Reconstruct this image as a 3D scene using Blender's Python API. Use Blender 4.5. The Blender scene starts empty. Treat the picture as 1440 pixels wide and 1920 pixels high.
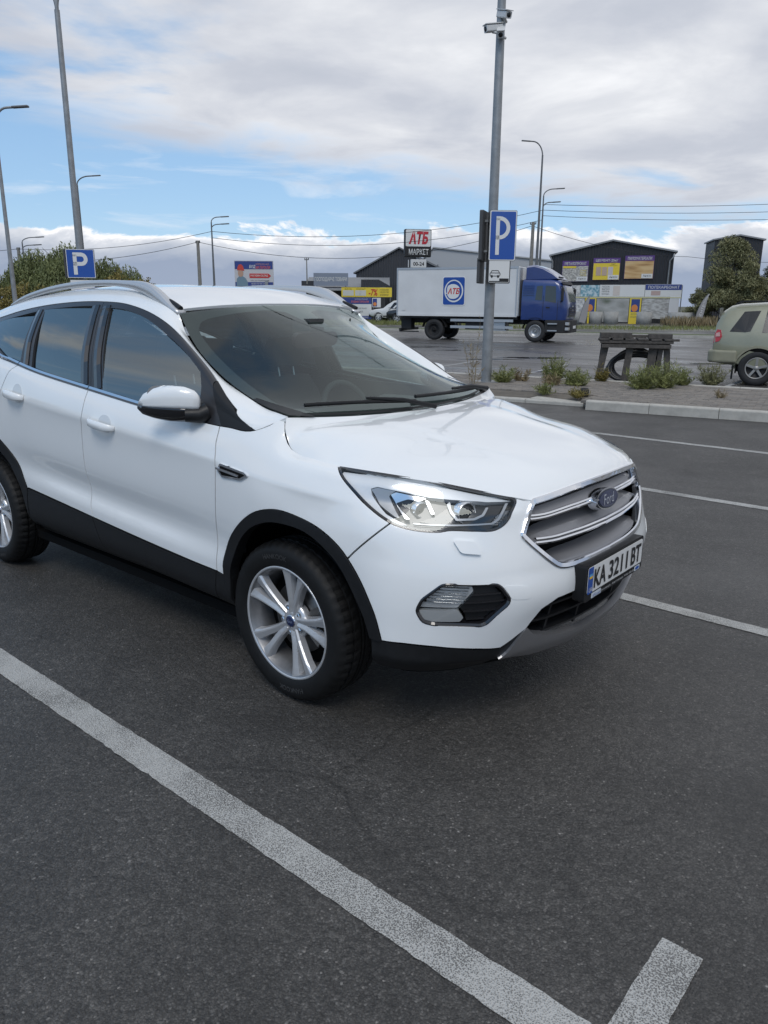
import bpy, bmesh, math, random
import numpy as np
from mathutils import Vector, Matrix
from mathutils.geometry import delaunay_2d_cdt
R = math.radians
random.seed(7); rng = np.random.default_rng(7)
scene = bpy.context.scene
COL = scene.collection

# ---------------------------------------------------------------- camera
CAM = Vector((2.1757, -2.8387, 1.6135)); YAW, PITCH, ROLL, FPX = 2.2715, .2664, .0063, 1427.7
cam_d = bpy.data.cameras.new('camera'); cam = bpy.data.objects.new('camera', cam_d); COL.objects.link(cam)
_f = Vector((math.cos(YAW)*math.cos(PITCH), math.sin(YAW)*math.cos(PITCH), -math.sin(PITCH)))
_r = Vector((math.sin(YAW), -math.cos(YAW), 0)); _u = _r.cross(_f)
_r2 = _r*math.cos(ROLL)+_u*math.sin(ROLL); _u2 = _u*math.cos(ROLL)-_r*math.sin(ROLL)
cam.matrix_world = Matrix(((_r2.x, _u2.x, -_f.x, CAM.x), (_r2.y, _u2.y, -_f.y, CAM.y), (_r2.z, _u2.z, -_f.z, CAM.z), (0, 0, 0, 1)))
cam_d.sensor_fit = 'VERTICAL'; cam_d.sensor_height = 36; cam_d.lens = 36*FPX/1920; cam_d.clip_start = .05; cam_d.clip_end = 4000
scene.camera = cam
scene.view_settings.view_transform = 'Standard'; scene.view_settings.look = 'None'
scene.view_settings.gamma = 1; scene.view_settings.use_curve_mapping = False
scene.view_settings.exposure = 0.15

# ---------------------------------------------------------------- node helpers
def N(nt, typ, **kw):
    n = nt.nodes.new(typ)
    for k, v in kw.items():
        if k.startswith('i_'):
            n.inputs[k[2:].replace('_', ' ')].default_value = v
        elif k[0] == 'n' and k[1:].isdigit(): n.inputs[int(k[1:])].default_value = v
        else: setattr(n, k, v)
    return n
def L(nt, a, b): nt.links.new(a, b)
def math_n(nt, op, a, b=None, c=None, clamp=False):
    n = nt.nodes.new('ShaderNodeMath'); n.operation = op; n.use_clamp = clamp
    for i, v in enumerate((a, b, c)):
        if v is None: continue
        if isinstance(v, (int, float)): n.inputs[i].default_value = v
        else: nt.links.new(v, n.inputs[i])
    return n.outputs[0]
def ramp(nt, fac, stops, interp='LINEAR'):
    n = nt.nodes.new('ShaderNodeValToRGB'); n.color_ramp.interpolation = interp
    e = n.color_ramp.elements
    while len(e) < len(stops): e.new(.5)
    for el, (p, c) in zip(e, stops):
        el.position = p; el.color = (c, c, c, 1) if isinstance(c, (int, float)) else (*c, 1)
    nt.links.new(fac, n.inputs[0]); return n.outputs[0]
def mixc(nt, f, a, b, mode='MIX'):
    n = nt.nodes.new('ShaderNodeMix'); n.data_type = 'RGBA'; n.blend_type = mode
    for idx, v in ((0, f), (6, a), (7, b)):
        if isinstance(v, (int, float)): n.inputs[idx].default_value = v
        elif isinstance(v, tuple): n.inputs[idx].default_value = (*v, 1)
        else: nt.links.new(v, n.inputs[idx])
    return n.outputs[2]
def noise(nt, vec, scale, detail=3, rough=.5, dist=0.0, dim='3D'):
    n = nt.nodes.new('ShaderNodeTexNoise'); n.noise_dimensions = dim
    n.inputs['Scale'].default_value = scale; n.inputs['Detail'].default_value = detail
    n.inputs['Roughness'].default_value = rough; n.inputs['Distortion'].default_value = dist
    if vec is not None: nt.links.new(vec, n.inputs['Vector'])
    return n.outputs['Fac']
# ---------------------------------------------------------------- sky and sun
SUN_EL, SUN_AZ = R(53), R(-57)          # azimuth of the direction TO the sun, measured from +x towards +y
world = bpy.data.worlds.new('World'); scene.world = world; world.use_nodes = True
SKY_STR = .12
def build_world():
    nt = world.node_tree; nt.nodes.clear()
    out = N(nt, 'ShaderNodeOutputWorld'); bg = N(nt, 'ShaderNodeBackground')
    sky = N(nt, 'ShaderNodeTexSky', sky_type='NISHITA', sun_disc=False, sun_elevation=SUN_EL,
            sun_rotation=R(90)-SUN_AZ, altitude=100, air_density=1.0, dust_density=.2, ozone_density=2.0)
    bg.inputs['Strength'].default_value = SKY_STR
    tc = N(nt, 'ShaderNodeTexCoord'); d = tc.outputs['Generated']
    def dot(v):
        n = N(nt, 'ShaderNodeVectorMath', operation='DOT_PRODUCT'); L(nt, d, n.inputs[0]); n.inputs[1].default_value = v; return n.outputs['Value']
    u = dot((-.6448, .7644, 0)); r = dot((.7644, .6448, 0)); z = dot((0, 0, 1))
    el = math_n(nt, 'MULTIPLY', math_n(nt, 'ARCSINE', z), 57.3)
    zp = math_n(nt, 'ADD', math_n(nt, 'MAXIMUM', z, 0.0), .07)
    cv = N(nt, 'ShaderNodeCombineXYZ'); L(nt, math_n(nt, 'DIVIDE', u, zp), cv.inputs[0]); L(nt, math_n(nt, 'DIVIDE', r, zp), cv.inputs[1])
    plan = cv.outputs[0]
    cl = N(nt, 'ShaderNodeCombineXYZ'); L(nt, u, cl.inputs[0]); L(nt, r, cl.inputs[1]); L(nt, math_n(nt, 'MULTIPLY', z, 2.2), cl.inputs[2])
    low = cl.outputs[0]
    def shift(v, o):
        n = N(nt, 'ShaderNodeVectorMath', operation='ADD'); L(nt, v, n.inputs[0]); n.inputs[1].default_value = o; return n.outputs[0]
    # high broken deck
    n1 = noise(nt, shift(plan, (3.1, 7.7, 0)), .55, 7, .55, .4)
    n2 = noise(nt, shift(plan, (9.3, 1.9, 4)), 1.25, 6, .55, .3)
    n3 = noise(nt, shift(plan, (1.4, 5.2, 8)), .28, 3, .5)
    edge = math_n(nt, 'MULTIPLY_ADD', r, -8.0, 8.2)
    e1 = math_n(nt, 'SUBTRACT', el, edge)
    e1 = math_n(nt, 'ADD', e1, math_n(nt, 'MULTIPLY_ADD', n2, 9.0, -4.5))
    deckE = ramp(nt, math_n(nt, 'MULTIPLY_ADD', e1, .12, .45), [(.30, 0.), (.72, 1.)], 'EASE')
    cov = math_n(nt, 'ADD', math_n(nt, 'MULTIPLY_ADD', u, .10, math_n(nt, 'MULTIPLY_ADD', r, .155, -.26)), math_n(nt, 'ADD', math_n(nt, 'MULTIPLY', n1, 1.15), math_n(nt, 'MULTIPLY', n3, .6)))
    hole = ramp(nt, cov, [(.47, 0.), (.60, 1.)], 'EASE')
    deck = math_n(nt, 'MULTIPLY', deckE, hole, clamp=True)
    # low cumulus bank above the horizon
    m1 = noise(nt, shift(low, (2.7, 0.4, 1.1)), 4.2, 9, .62, .3)
    m2 = noise(nt, shift(low, (8.0, 3.0, 2.0)), 2.0, 2, .5)
    top = math_n(nt, 'ADD', math_n(nt, 'MULTIPLY_ADD', m1, 8.5, -1.6), math_n(nt, 'MULTIPLY', m2, 5.0))
    dlow = math_n(nt, 'SUBTRACT', top, el)
    bank = ramp(nt, math_n(nt, 'MULTIPLY_ADD', dlow, .5, .5), [(.42, 0.), (.62, 1.)], 'EASE')
    # colours (already scene-linear radiance; divided by the strength)
    k = 1/SKY_STR
    def c(*v): return tuple(x*k for x in v)
    m3 = noise(nt, shift(low, (5.0, 9.0, 3.3)), 9.0, 6, .55)
    dd = math_n(nt, 'ADD', math_n(nt, 'MULTIPLY', dlow, .25), math_n(nt, 'MULTIPLY_ADD', m3, .9, -.45), clamp=True)
    def rampc(f, stops):
        return ramp(nt, f, stops)
    bankc = rampc(dd, [(0., (.95, .95, .97)), (.10, (.66, .69, .75)), (.34, (.46, .505, .59)), (.75, (.30, .36, .48)), (1., (.31, .37, .49))])
    shade = math_n(nt, 'ADD', math_n(nt, 'MULTIPLY', n2, .75), math_n(nt, 'MULTIPLY', n3, .35), clamp=True)
    deckc = rampc(shade, [(.28, (.92, .93, .95)), (.44, (.69, .71, .755)), (.58, (.53, .56, .63)), (.80, (.42, .46, .54))])
    sc = N(nt, 'ShaderNodeVectorMath', operation='SCALE'); L(nt, deckc, sc.inputs[0]); sc.inputs['Scale'].default_value = k
    sb = N(nt, 'ShaderNodeVectorMath', operation='SCALE'); L(nt, bankc, sb.inputs[0]); sb.inputs['Scale'].default_value = k
    # thin wisps in the clear gap
    wv = N(nt, 'ShaderNodeMapping'); wv.inputs['Scale'].default_value = (1.3, 1.3, 4.0); L(nt, low, wv.inputs[0])
    w1 = noise(nt, wv.outputs[0], 4.0, 6, .6, .6)
    wisp = math_n(nt, 'MULTIPLY', ramp(nt, w1, [(.55, 0.), (.80, .6)]), ramp(nt, z, [(.14, 1.), (.30, .25)]))
    skyc = mixc(nt, .60, sky.outputs[0], c(.27, .47, .74))
    c1 = mixc(nt, wisp, skyc, c(.80, .83, .88))
    c2 = mixc(nt, deck, c1, sc.outputs[0])
    c3 = mixc(nt, bank, c2, sb.outputs[0])
    L(nt, c3, bg.inputs['Color']); L(nt, bg.outputs[0], out.inputs['Surface'])
build_world()
sun_d = bpy.data.lights.new('sun', 'SUN'); sun = bpy.data.objects.new('sun', sun_d); COL.objects.link(sun)
sun_d.energy = 1.2; sun_d.angle = R(25); sun_d.color = (1, .965, .92)
_sd = Vector((math.cos(SUN_EL)*math.cos(SUN_AZ), math.cos(SUN_EL)*math.sin(SUN_AZ), math.sin(SUN_EL)))
sun.rotation_euler = _sd.to_track_quat('Z', 'Y').to_euler()
# ---------------------------------------------------------------- materials
MATS = {}
def mat(name, col, rough=.5, metal=0., coat=0., spec=.5, var=0., vscale=6., emis=None, bump=0., bscale=80., coatr=.03):
    if name in MATS: return MATS[name]
    m = bpy.data.materials.new(name); m.use_nodes = True; MATS[name] = m
    nt = m.node_tree; b = nt.nodes['Principled BSDF']
    b.inputs['Base Color'].default_value = (*col, 1); b.inputs['Roughness'].default_value = rough
    b.inputs['Metallic'].default_value = metal; b.inputs['Coat Weight'].default_value = coat
    b.inputs['Coat Roughness'].default_value = coatr; b.inputs['Specular IOR Level'].default_value = spec
    tc = N(nt, 'ShaderNodeTexCoord') if (var or bump) else None
    if var:
        f = noise(nt, tc.outputs['Object'], vscale, 5, .6)
        c = mixc(nt, ramp(nt, f, [(.3, 0.), (.7, 1.)]), tuple(x*(1-var) for x in col), tuple(min(1, x*(1+var)) for x in col))
        L(nt, c, b.inputs['Base Color'])
        rr = math_n(nt, 'MULTIPLY_ADD', f, rough*.5, rough*.75); L(nt, rr, b.inputs['Roughness'])
    if bump:
        f2 = noise(nt, tc.outputs['Object'], bscale, 3, .6)
        bn = N(nt, 'ShaderNodeBump'); bn.inputs['Strength'].default_value = bump; bn.inputs['Distance'].default_value = .01
        L(nt, f2, bn.inputs['Height']); L(nt, bn.outputs[0], b.inputs['Normal'])
    if emis:
        b.inputs['Emission Color'].default_value = (*emis[0], 1); b.inputs['Emission Strength'].default_value = emis[1]
    return m
def glass(name, tint, refl_ior=1.5, rough=0.0):
    """thin pane: Fresnel mirror over a tinted see-through sheet"""
    if name in MATS: return MATS[name]
    m = bpy.data.materials.new(name); m.use_nodes = True; MATS[name] = m
    nt = m.node_tree; nt.nodes.clear()
    out = N(nt, 'ShaderNodeOutputMaterial'); tr = N(nt, 'ShaderNodeBsdfTransparent'); gl = N(nt, 'ShaderNodeBsdfGlossy')
    tr.inputs['Color'].default_value = (*tint, 1); gl.inputs['Roughness'].default_value = rough
    gl.inputs['Color'].default_value = (.93, 1, .985, 1)
    f0 = ((refl_ior-1)/(refl_ior+1))**2                   # thin sheet: same reflectance from either side
    ge = N(nt, 'ShaderNodeNewGeometry'); dt = N(nt, 'ShaderNodeVectorMath', operation='DOT_PRODUCT'); L(nt, ge.outputs['Normal'], dt.inputs[0]); L(nt, ge.outputs['Incoming'], dt.inputs[1])
    cs = math_n(nt, 'SUBTRACT', 1.0, math_n(nt, 'ABSOLUTE', dt.outputs['Value']), clamp=True)
    frv = math_n(nt, 'MULTIPLY_ADD', math_n(nt, 'POWER', cs, 5.0), 1-f0, f0)
    mx = N(nt, 'ShaderNodeMixShader'); L(nt, frv, mx.inputs[0]); L(nt, tr.outputs[0], mx.inputs[1]); L(nt, gl.outputs[0], mx.inputs[2])
    L(nt, mx.outputs[0], out.inputs['Surface']); return m

# ---------------------------------------------------------------- object helpers
def link(o, parent=None):
    COL.objects.link(o)
    if parent is not None: o.parent = parent
    return o
def tag(o, label=None, cat=None, group=None, kind=None):
    if label: o['label'] = label
    if cat: o['category'] = cat
    if group: o['group'] = group
    if kind: o['kind'] = kind
    return o
def empty(name, loc=(0, 0, 0), rz=0., label=None, cat=None, group=None):
    o = bpy.data.objects.new(name, None); o.empty_display_size = .2; COL.objects.link(o)
    o.location = loc; o.rotation_euler = (0, 0, rz)
    return tag(o, label, cat, group)
def obj_from(name, verts, faces, m, parent=None, smooth=False, loc=None):
    me = bpy.data.meshes.new(name); me.from_pydata([tuple(v) for v in verts], [], [tuple(f) for f in faces]); me.update()
    if m is not None: me.materials.append(m)
    if smooth: me.polygons.foreach_set('use_smooth', [True]*len(me.polygons))
    o = bpy.data.objects.new(name, me); link(o, parent)
    if loc is not None: o.location = loc
    return o
class MB:
    """collects shapes for ONE mesh"""
    def __init__(self): self.v = []; self.f = []; self.sm = []; self.mi = []; self.cur = 0
    def add(self, v, f, smooth=False):
        n = len(self.v); self.v += [tuple(p) for p in v]; self.f += [tuple(i+n for i in q) for q in f]
        self.sm += [smooth]*len(f); self.mi += [self.cur]*len(f); return self
    def box(self, c, s, rz=0., M=None):
        x, y, z = s[0]/2, s[1]/2, s[2]/2
        P = [Vector(q) for q in ((-x,-y,-z),(x,-y,-z),(x,y,-z),(-x,y,-z),(-x,-y,z),(x,-y,z),(x,y,z),(-x,y,z))]
        if M is not None: P = [M @ q for q in P]
        if rz: P = [Matrix.Rotation(rz, 3, 'Z') @ q for q in P]
        P = [q+Vector(c) for q in P]
        return self.add(P, [(0,3,2,1),(4,5,6,7),(0,1,5,4),(1,2,6,5),(2,3,7,6),(3,0,4,7)])
    def bar(self, a, b, w, h, up=(0, 0, 1)):
        a = Vector(a); b = Vector(b); d = (b-a).normalized(); u = Vector(up); s = d.cross(u)
        if s.length < 1e-4: s = d.cross(Vector((1, 0, 0)))
        s.normalize(); u = s.cross(d)
        P = [a+s*i*w/2+u*j*h/2 for i, j in ((-1,-1),(1,-1),(1,1),(-1,1))]+[b+s*i*w/2+u*j*h/2 for i, j in ((-1,-1),(1,-1),(1,1),(-1,1))]
        return self.add(P, [(0,3,2,1),(4,5,6,7),(0,1,5,4),(1,2,6,5),(2,3,7,6),(3,0,4,7)])
    def tube(self, pts, r, n=8, cap=True, squash=None):
        pts = [Vector(p) for p in pts]; rs = r if isinstance(r, (list, tuple)) else [r]*len(pts)
        V = []; F = []
        up = None
        for i, p in enumerate(pts):
            d = (pts[min(i+1, len(pts)-1)]-pts[max(i-1, 0)]).normalized()
            if up is None:
                up = Vector((0, 0, 1)) if abs(d.z) < .9 else Vector((1, 0, 0))
            s = d.cross(up).normalized(); u = s.cross(d); up = u
            for k in range(n):
                a = 2*math.pi*k/n
                V.append(p+s*math.cos(a)*rs[i]*(squash or 1)+u*math.sin(a)*rs[i])
        for i in range(len(pts)-1):
            for k in range(n):
                k2 = (k+1) % n; F.append((i*n+k, i*n+k2, (i+1)*n+k2, (i+1)*n+k))
        self.add(V, F, True)
        if cap:
            m = len(pts)-1
            self.add(V[:n], [tuple(range(n-1, -1, -1))]); self.add(V[m*n:], [tuple(range(n))])
        return self
    def lathe(self, prof, n=32, axis='Z', c=(0, 0, 0), smooth=True):
        """prof [(r,h),...] around axis"""
        V = []
        for (r, h) in prof:
            for k in range(n):
                a = 2*math.pi*k/n; x, y = r*math.cos(a), r*math.sin(a)
                q = {'Z': (x, y, h), 'Y': (x, h, y), 'X': (h, x, y)}[axis]
                V.append((q[0]+c[0], q[1]+c[1], q[2]+c[2]))
        F = []
        for i in range(len(prof)-1):
            for k in range(n):
                k2 = (k+1) % n; F.append((i*n+k, i*n+k2, (i+1)*n+k2, (i+1)*n+k))
        return self.add(V, F, smooth)
    def prism(self, poly, a, b, axis='Y'):
        """2D polygon extruded between a and b along axis; poly in the two other axes"""
        n = len(poly)
        def m(p, h): return {'Y': (p[0], h, p[1]), 'X': (h, p[0], p[1]), 'Z': (p[0], p[1], h)}[axis]
        V = [m(p, a) for p in poly]+[m(p, b) for p in poly]
        F = [tuple(range(n)), tuple(range(2*n-1, n-1, -1))]+[(i, i+n, (i+1) % n+n, (i+1) % n) for i in range(n)]
        return self.add(V, F)
    def build(self, name, mats, parent=None, loc=None, rz=0., recalc=True):
        me = bpy.data.meshes.new(name); me.from_pydata(self.v, [], self.f)
        for m in (mats if isinstance(mats, (list, tuple)) else [mats]): me.materials.append(m)
        me.polygons.foreach_set('use_smooth', self.sm); me.polygons.foreach_set('material_index', self.mi); me.update()
        if recalc:
            bm = bmesh.new(); bm.from_mesh(me); bmesh.ops.recalc_face_normals(bm, faces=bm.faces); bm.to_mesh(me); bm.free()
        o = bpy.data.objects.new(name, me); link(o, parent)
        if loc is not None: o.location = loc
        if rz: o.rotation_euler = (0, 0, rz)
        return o
def subsurf(o, lv=2):
    md = o.modifiers.new('smooth', 'SUBSURF'); md.levels = lv; md.render_levels = lv
    o.data.polygons.foreach_set('use_smooth', [True]*len(o.data.polygons)); return o
def bevel(o, w=.01, seg=2):
    md = o.modifiers.new('bevel', 'BEVEL'); md.width = w; md.segments = seg; md.limit_method = 'ANGLE'; return o
_FONT = None
def text_mesh(body, width=None, height=None, shear=0., extrude=0., bold=0., align='CENTER', sx=None):
    """lettering as a mesh in the xy plane, centred on the origin, fitted to width x height"""
    cu = bpy.data.curves.new('lettering', 'FONT'); cu.body = body; cu.align_x = 'CENTER'; cu.align_y = 'CENTER'
    cu.size = 1; cu.shear = shear; cu.extrude = extrude; cu.offset = bold; cu.resolution_u = 3
    ob = bpy.data.objects.new('lettering', cu); COL.objects.link(ob)
    dg = bpy.context.evaluated_depsgraph_get()
    me = bpy.data.meshes.new_from_object(ob.evaluated_get(dg))
    bpy.data.objects.remove(ob); bpy.data.curves.remove(cu)
    n = len(me.vertices); co = np.empty(n*3); me.vertices.foreach_get('co', co); co = co.reshape(-1, 3)
    lo, hi = co.min(0), co.max(0)
    co[:, :2] -= ((lo+hi)/2)[:2]
    ext = hi-lo
    kx = width/ext[0] if width else None; ky = height/ext[1] if height else None
    if kx is None: kx = ky
    if ky is None: ky = kx
    co[:, 0] *= kx; co[:, 1] *= ky
    me.vertices.foreach_set('co', co.ravel()); me.update(); return me
def frame_matrix(o, ux, uy):
    ux = Vector(ux).normalized(); uy = Vector(uy); uz = ux.cross(uy).normalized(); uy = uz.cross(ux)
    o = Vector(o)
    return Matrix(((ux.x, uy.x, uz.x, o.x), (ux.y, uy.y, uz.y, o.y), (ux.z, uy.z, uz.z, o.z), (0, 0, 0, 1)))
def lettering(body, m, parent, origin, ux, uy=(0, 0, 1), width=None, height=None, name='lettering', **kw):
    me = text_mesh(body, width, height, **kw); me.materials.clear(); me.materials.append(m)
    o = bpy.data.objects.new(name, me); link(o, parent); o.matrix_local = frame_matrix(origin, ux, uy); return o
def plate(name, m, parent, origin, ux, w, h, uy=(0, 0, 1), t=.004, poly=None):
    """flat sheet of real thickness, centred on origin in plane ux,uy (front = ux x uy)"""
    b = MB()
    if poly is None: poly = [(-w/2, -h/2), (w/2, -h/2), (w/2, h/2), (-w/2, h/2)]
    b.prism(poly, -t, 0, 'Z')
    o = b.build(name, m, parent); o.matrix_local = frame_matrix(origin, ux, uy); return o
def rrect(w, h, r, n=4):
    P = []
    for cx, cy, a0 in ((w/2-r, h/2-r, 0), (-w/2+r, h/2-r, 90), (-w/2+r, -h/2+r, 180), (w/2-r, -h/2+r, 270)):
        for k in range(n+1):
            a = R(a0+90*k/n); P.append((cx+r*math.cos(a), cy+r*math.sin(a)))
    return P
def ellipse(a, b, n=32, c=(0, 0)): return [(c[0]+a*math.cos(2*math.pi*k/n), c[1]+b*math.sin(2*math.pi*k/n)) for k in range(n)]
# ---------------------------------------------------------------- setting: ground, lot, island, verge
O_SITE = Vector((2.1757, -2.8387, 0)); E_F = Vector((-.6448, .7644, 0)); E_R = Vector((.7644, .6448, 0))
def site(a, d, z=0.): return O_SITE+E_R*a+E_F*d+Vector((0, 0, z))     # site grid: a metres right, d metres out
def site_rz(ang=0.): return math.atan2(E_R.y, E_R.x)+ang               # heading of the grid's 'right' axis
def asphalt(name, base, wet=0., grain=1., seed=0.):
    m = bpy.data.materials.new(name); m.use_nodes = True; nt = m.node_tree; b = nt.nodes['Principled BSDF']
    g = N(nt, 'ShaderNodeNewGeometry'); P = g.outputs['Position']
    off = N(nt, 'ShaderNodeVectorMath', operation='ADD'); L(nt, P, off.inputs[0]); off.inputs[1].default_value = (seed, seed*2, 0); P = off.outputs[0]
    big = noise(nt, P, .30, 5, .6); mid = noise(nt, P, 2.4, 6, .7); fine = noise(nt, P, 260, 2, .6)
    wp = N(nt, 'ShaderNodeVectorMath', operation='SCALE'); L(nt, P, wp.inputs[0]); wp.inputs['Scale'].default_value = 1.0
    vo = N(nt, 'ShaderNodeTexVoronoi', feature='F1'); vo.inputs['Scale'].default_value = 165; L(nt, P, vo.inputs['Vector'])
    v2 = N(nt, 'ShaderNodeTexVoronoi', feature='F1'); v2.inputs['Scale'].default_value = 52; L(nt, P, v2.inputs['Vector'])
    stone = ramp(nt, vo.outputs['Color'], [(.0, .55), (.40, .85), (.70, 1.15), (.90, 1.7), (.975, 3.6)])
    gap = ramp(nt, vo.outputs['Distance'], [(.25, 1.08), (.70, .72)])
    st2 = ramp(nt, v2.outputs['Color'], [(.0, .80), (.6, 1.0), (.92, 1.35)])
    t = math_n(nt, 'MULTIPLY', math_n(nt, 'MULTIPLY', stone, gap), math_n(nt, 'MULTIPLY', st2, ramp(nt, fine, [(.3, .75), (.7, 1.3)])))
    t = math_n(nt, 'MULTIPLY', t, math_n(nt, 'MULTIPLY_ADD', mid, .9, .60))
    t = math_n(nt, 'MULTIPLY', t, math_n(nt, 'MULTIPLY_ADD', big, .7, .68))
    cb = N(nt, 'ShaderNodeVectorMath', operation='SCALE'); cb.inputs[0].default_value = base; L(nt, t, cb.inputs['Scale'])
    # oil stains, dusty patches
    st = ramp(nt, noise(nt, P, .8, 4, .6, .5), [(.54, 0.), (.72, .6)])
    col = mixc(nt, st, cb.outputs[0], tuple(x*.42 for x in base))
    du = ramp(nt, noise(nt, P, 3.7, 6, .75, .3), [(.62, 0.), (.80, .45)])
    col = mixc(nt, du, col, (base[0]*2.3, base[1]*2.25, base[2]*2.1))
    ds = N(nt, 'ShaderNodeVectorMath', operation='ADD'); nn = N(nt, 'ShaderNodeTexNoise'); nn.inputs['Scale'].default_value = 1.6; nn.inputs['Detail'].default_value = 6; L(nt, P, nn.inputs['Vector'])
    sc_ = N(nt, 'ShaderNodeVectorMath', operation='SCALE'); L(nt, nn.outputs['Color'], sc_.inputs[0]); sc_.inputs['Scale'].default_value = .55; L(nt, P, ds.inputs[0]); L(nt, sc_.outputs[0], ds.inputs[1])
    ve = N(nt, 'ShaderNodeTexVoronoi', feature='DISTANCE_TO_EDGE'); ve.inputs['Scale'].default_value = .30; L(nt, ds.outputs[0], ve.inputs['Vector'])
    ck = math_n(nt, 'MULTIPLY', ramp(nt, ve.outputs['Distance'], [(.0010, 1.), (.0032, 0.)]), ramp(nt, noise(nt, P, .45, 3, .5), [(.52, 0.), (.62, .5)]))
    col = mixc(nt, ck, col, (.012, .011, .010))
    L(nt, col, b.inputs['Base Color'])
    wn = noise(nt, P, .22, 4, .6, .8)
    if wet > .8:
        mp = N(nt, 'ShaderNodeMapping'); mp.inputs['Rotation'].default_value = (0, 0, -R(40)); mp.inputs['Scale'].default_value = (.16, 1.0, 1.0); L(nt, P, mp.inputs[0]); wn = noise(nt, mp.outputs[0], .8, 5, .6, .4)
    rr = ramp(nt, wn, [(.36, .50-.40*wet), (.62, .72-.22*wet)])
    L(nt, rr, b.inputs['Roughness'])
    b.inputs['Specular IOR Level'].default_value = .5
    bp = N(nt, 'ShaderNodeBump'); bp.inputs['Strength'].default_value = .7*grain; bp.inputs['Distance'].default_value = .006
    cn = noise(nt, P, 85, 4, .65)
    h = math_n(nt, 'SUBTRACT', math_n(nt, 'ADD', math_n(nt, 'MULTIPLY', fine, .7), math_n(nt, 'MULTIPLY', cn, 1.6)), math_n(nt, 'ADD', math_n(nt, 'MULTIPLY', vo.outputs['Distance'], .55), math_n(nt, 'MULTIPLY', v2.outputs['Distance'], .6)))
    L(nt, h, bp.inputs['Height']); L(nt, bp.outputs[0], b.inputs['Normal']); MATS[name] = m; return m
def paint_mat(name, col, under, wear=.5):
    m = bpy.data.materials.new(name); m.use_nodes = True; nt = m.node_tree; b = nt.nodes['Principled BSDF']
    P = N(nt, 'ShaderNodeNewGeometry').outputs['Position']
    f = noise(nt, P, 210, 3, .6); g = noise(nt, P, 2.2, 5, .7)
    vo = N(nt, 'ShaderNodeTexVoronoi'); vo.inputs['Scale'].default_value = 210; L(nt, P, vo.inputs['Vector'])
    s = math_n(nt, 'ADD', math_n(nt, 'MULTIPLY', f, .55), math_n(nt, 'ADD', math_n(nt, 'MULTIPLY_ADD', g, .95, -.20), math_n(nt, 'MULTIPLY', vo.outputs['Distance'], .75)))
    k = ramp(nt, s, [(wear-.22, .22), (wear+.20, 1.)])
    L(nt, mixc(nt, k, under, col), b.inputs['Base Color']); b.inputs['Roughness'].default_value = .7
    bp = N(nt, 'ShaderNodeBump'); bp.inputs['Strength'].default_value = .7; bp.inputs['Distance'].default_value = .005
    L(nt, math_n(nt, 'SUBTRACT', math_n(nt, 'MULTIPLY', f, .5), vo.outputs['Distance']), bp.inputs['Height']); L(nt, bp.outputs[0], b.inputs['Normal']); MATS[name] = m; return m
def sheet(name, pts, z, m, kind='structure', parent=None):
    o = obj_from(name, [(p[0], p[1], z) for p in pts], [tuple(range(len(pts)))], m, parent)
    if parent is None: o['kind'] = kind
    return o
M_ground = mat('field_soil', (.085, .085, .05), .9, var=.4, vscale=.15)
sheet('ground', [(-2000,-2000),(2000,-2000),(2000,2000),(-2000,2000)], -.02, M_ground)
M_lot = asphalt('lot_asphalt', (.059, .0553, .0505), .25)
M_lot2 = asphalt('wet_lot_asphalt', (.085, .080, .077), .9, .5, 13.)
M_paint = paint_mat('worn_white_paint', (.46, .455, .43), (.045, .042, .038), .93)
M_paint2 = paint_mat('faded_white_paint', (.46, .46, .45), (.05, .05, .05), .88)
ang = R(11.5); e1 = Vector((math.cos(ang), math.sin(ang), 0)); e2 = Vector((-math.sin(ang), math.cos(ang), 0)); K0 = Vector((-3.27, 8.58, 0))
def ks(a, b, z=0.): return K0+e1*a+e2*b+Vector((0, 0, z))               # kerb frame: along the kerb, across it
far_edge = 47.
sheet('car_park', [ks(-70,-60)[:2], ks(60,-60)[:2], ks(60,1.0)[:2], ks(-70,1.0)[:2]], 0., M_lot)
sheet('car_park', [ks(-75,1.0)[:2], ks(70,1.0)[:2], ks(70,31.5)[:2], ks(-75,31.5)[:2]], 0., M_lot2)
# bay lines
def line(name, x0, x1, y0, y1, m=M_paint):
    rj = random.Random(int(x0*91+y0*37)); J = lambda: rj.gauss(0, .0014); P = []
    nx = max(4, int((x1-x0)/.03)); ny = max(4, int((y1-y0)/.03))
    P += [(x0+(x1-x0)*i/nx, y0+J()) for i in range(nx)]+[(x1+J(), y0+(y1-y0)*i/ny) for i in range(ny)]+[(x1-(x1-x0)*i/nx, y1+J()) for i in range(nx)]+[(x0+J(), y1-(y1-y0)*i/ny) for i in range(ny)]
    o = sheet(name, P, .003, m); return o
line('bay_line', -6.2, 1.795, -1.575, -1.455); line('bay_line', -5.6, 1.8, 1.135, 1.235)
line('bay_line', -5.6, 1.8, 3.80, 3.91); line('bay_line', -5.6, 1.8, 6.45, 6.57)
line('bay_line', -6.2, 1.8, -4.27, -4.16)
line('bay_end_mark', 1.68, 1.787, -1.445, -1.10); line('bay_end_mark', 1.68, 1.787, -1.93, -1.585)
for y in (1.185, 3.855, 6.51): line('bay_end_mark', 1.68, 1.787, y+.055, y+.40); line('bay_end_mark', 1.68, 1.787, y-.40, y-.055)
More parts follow.
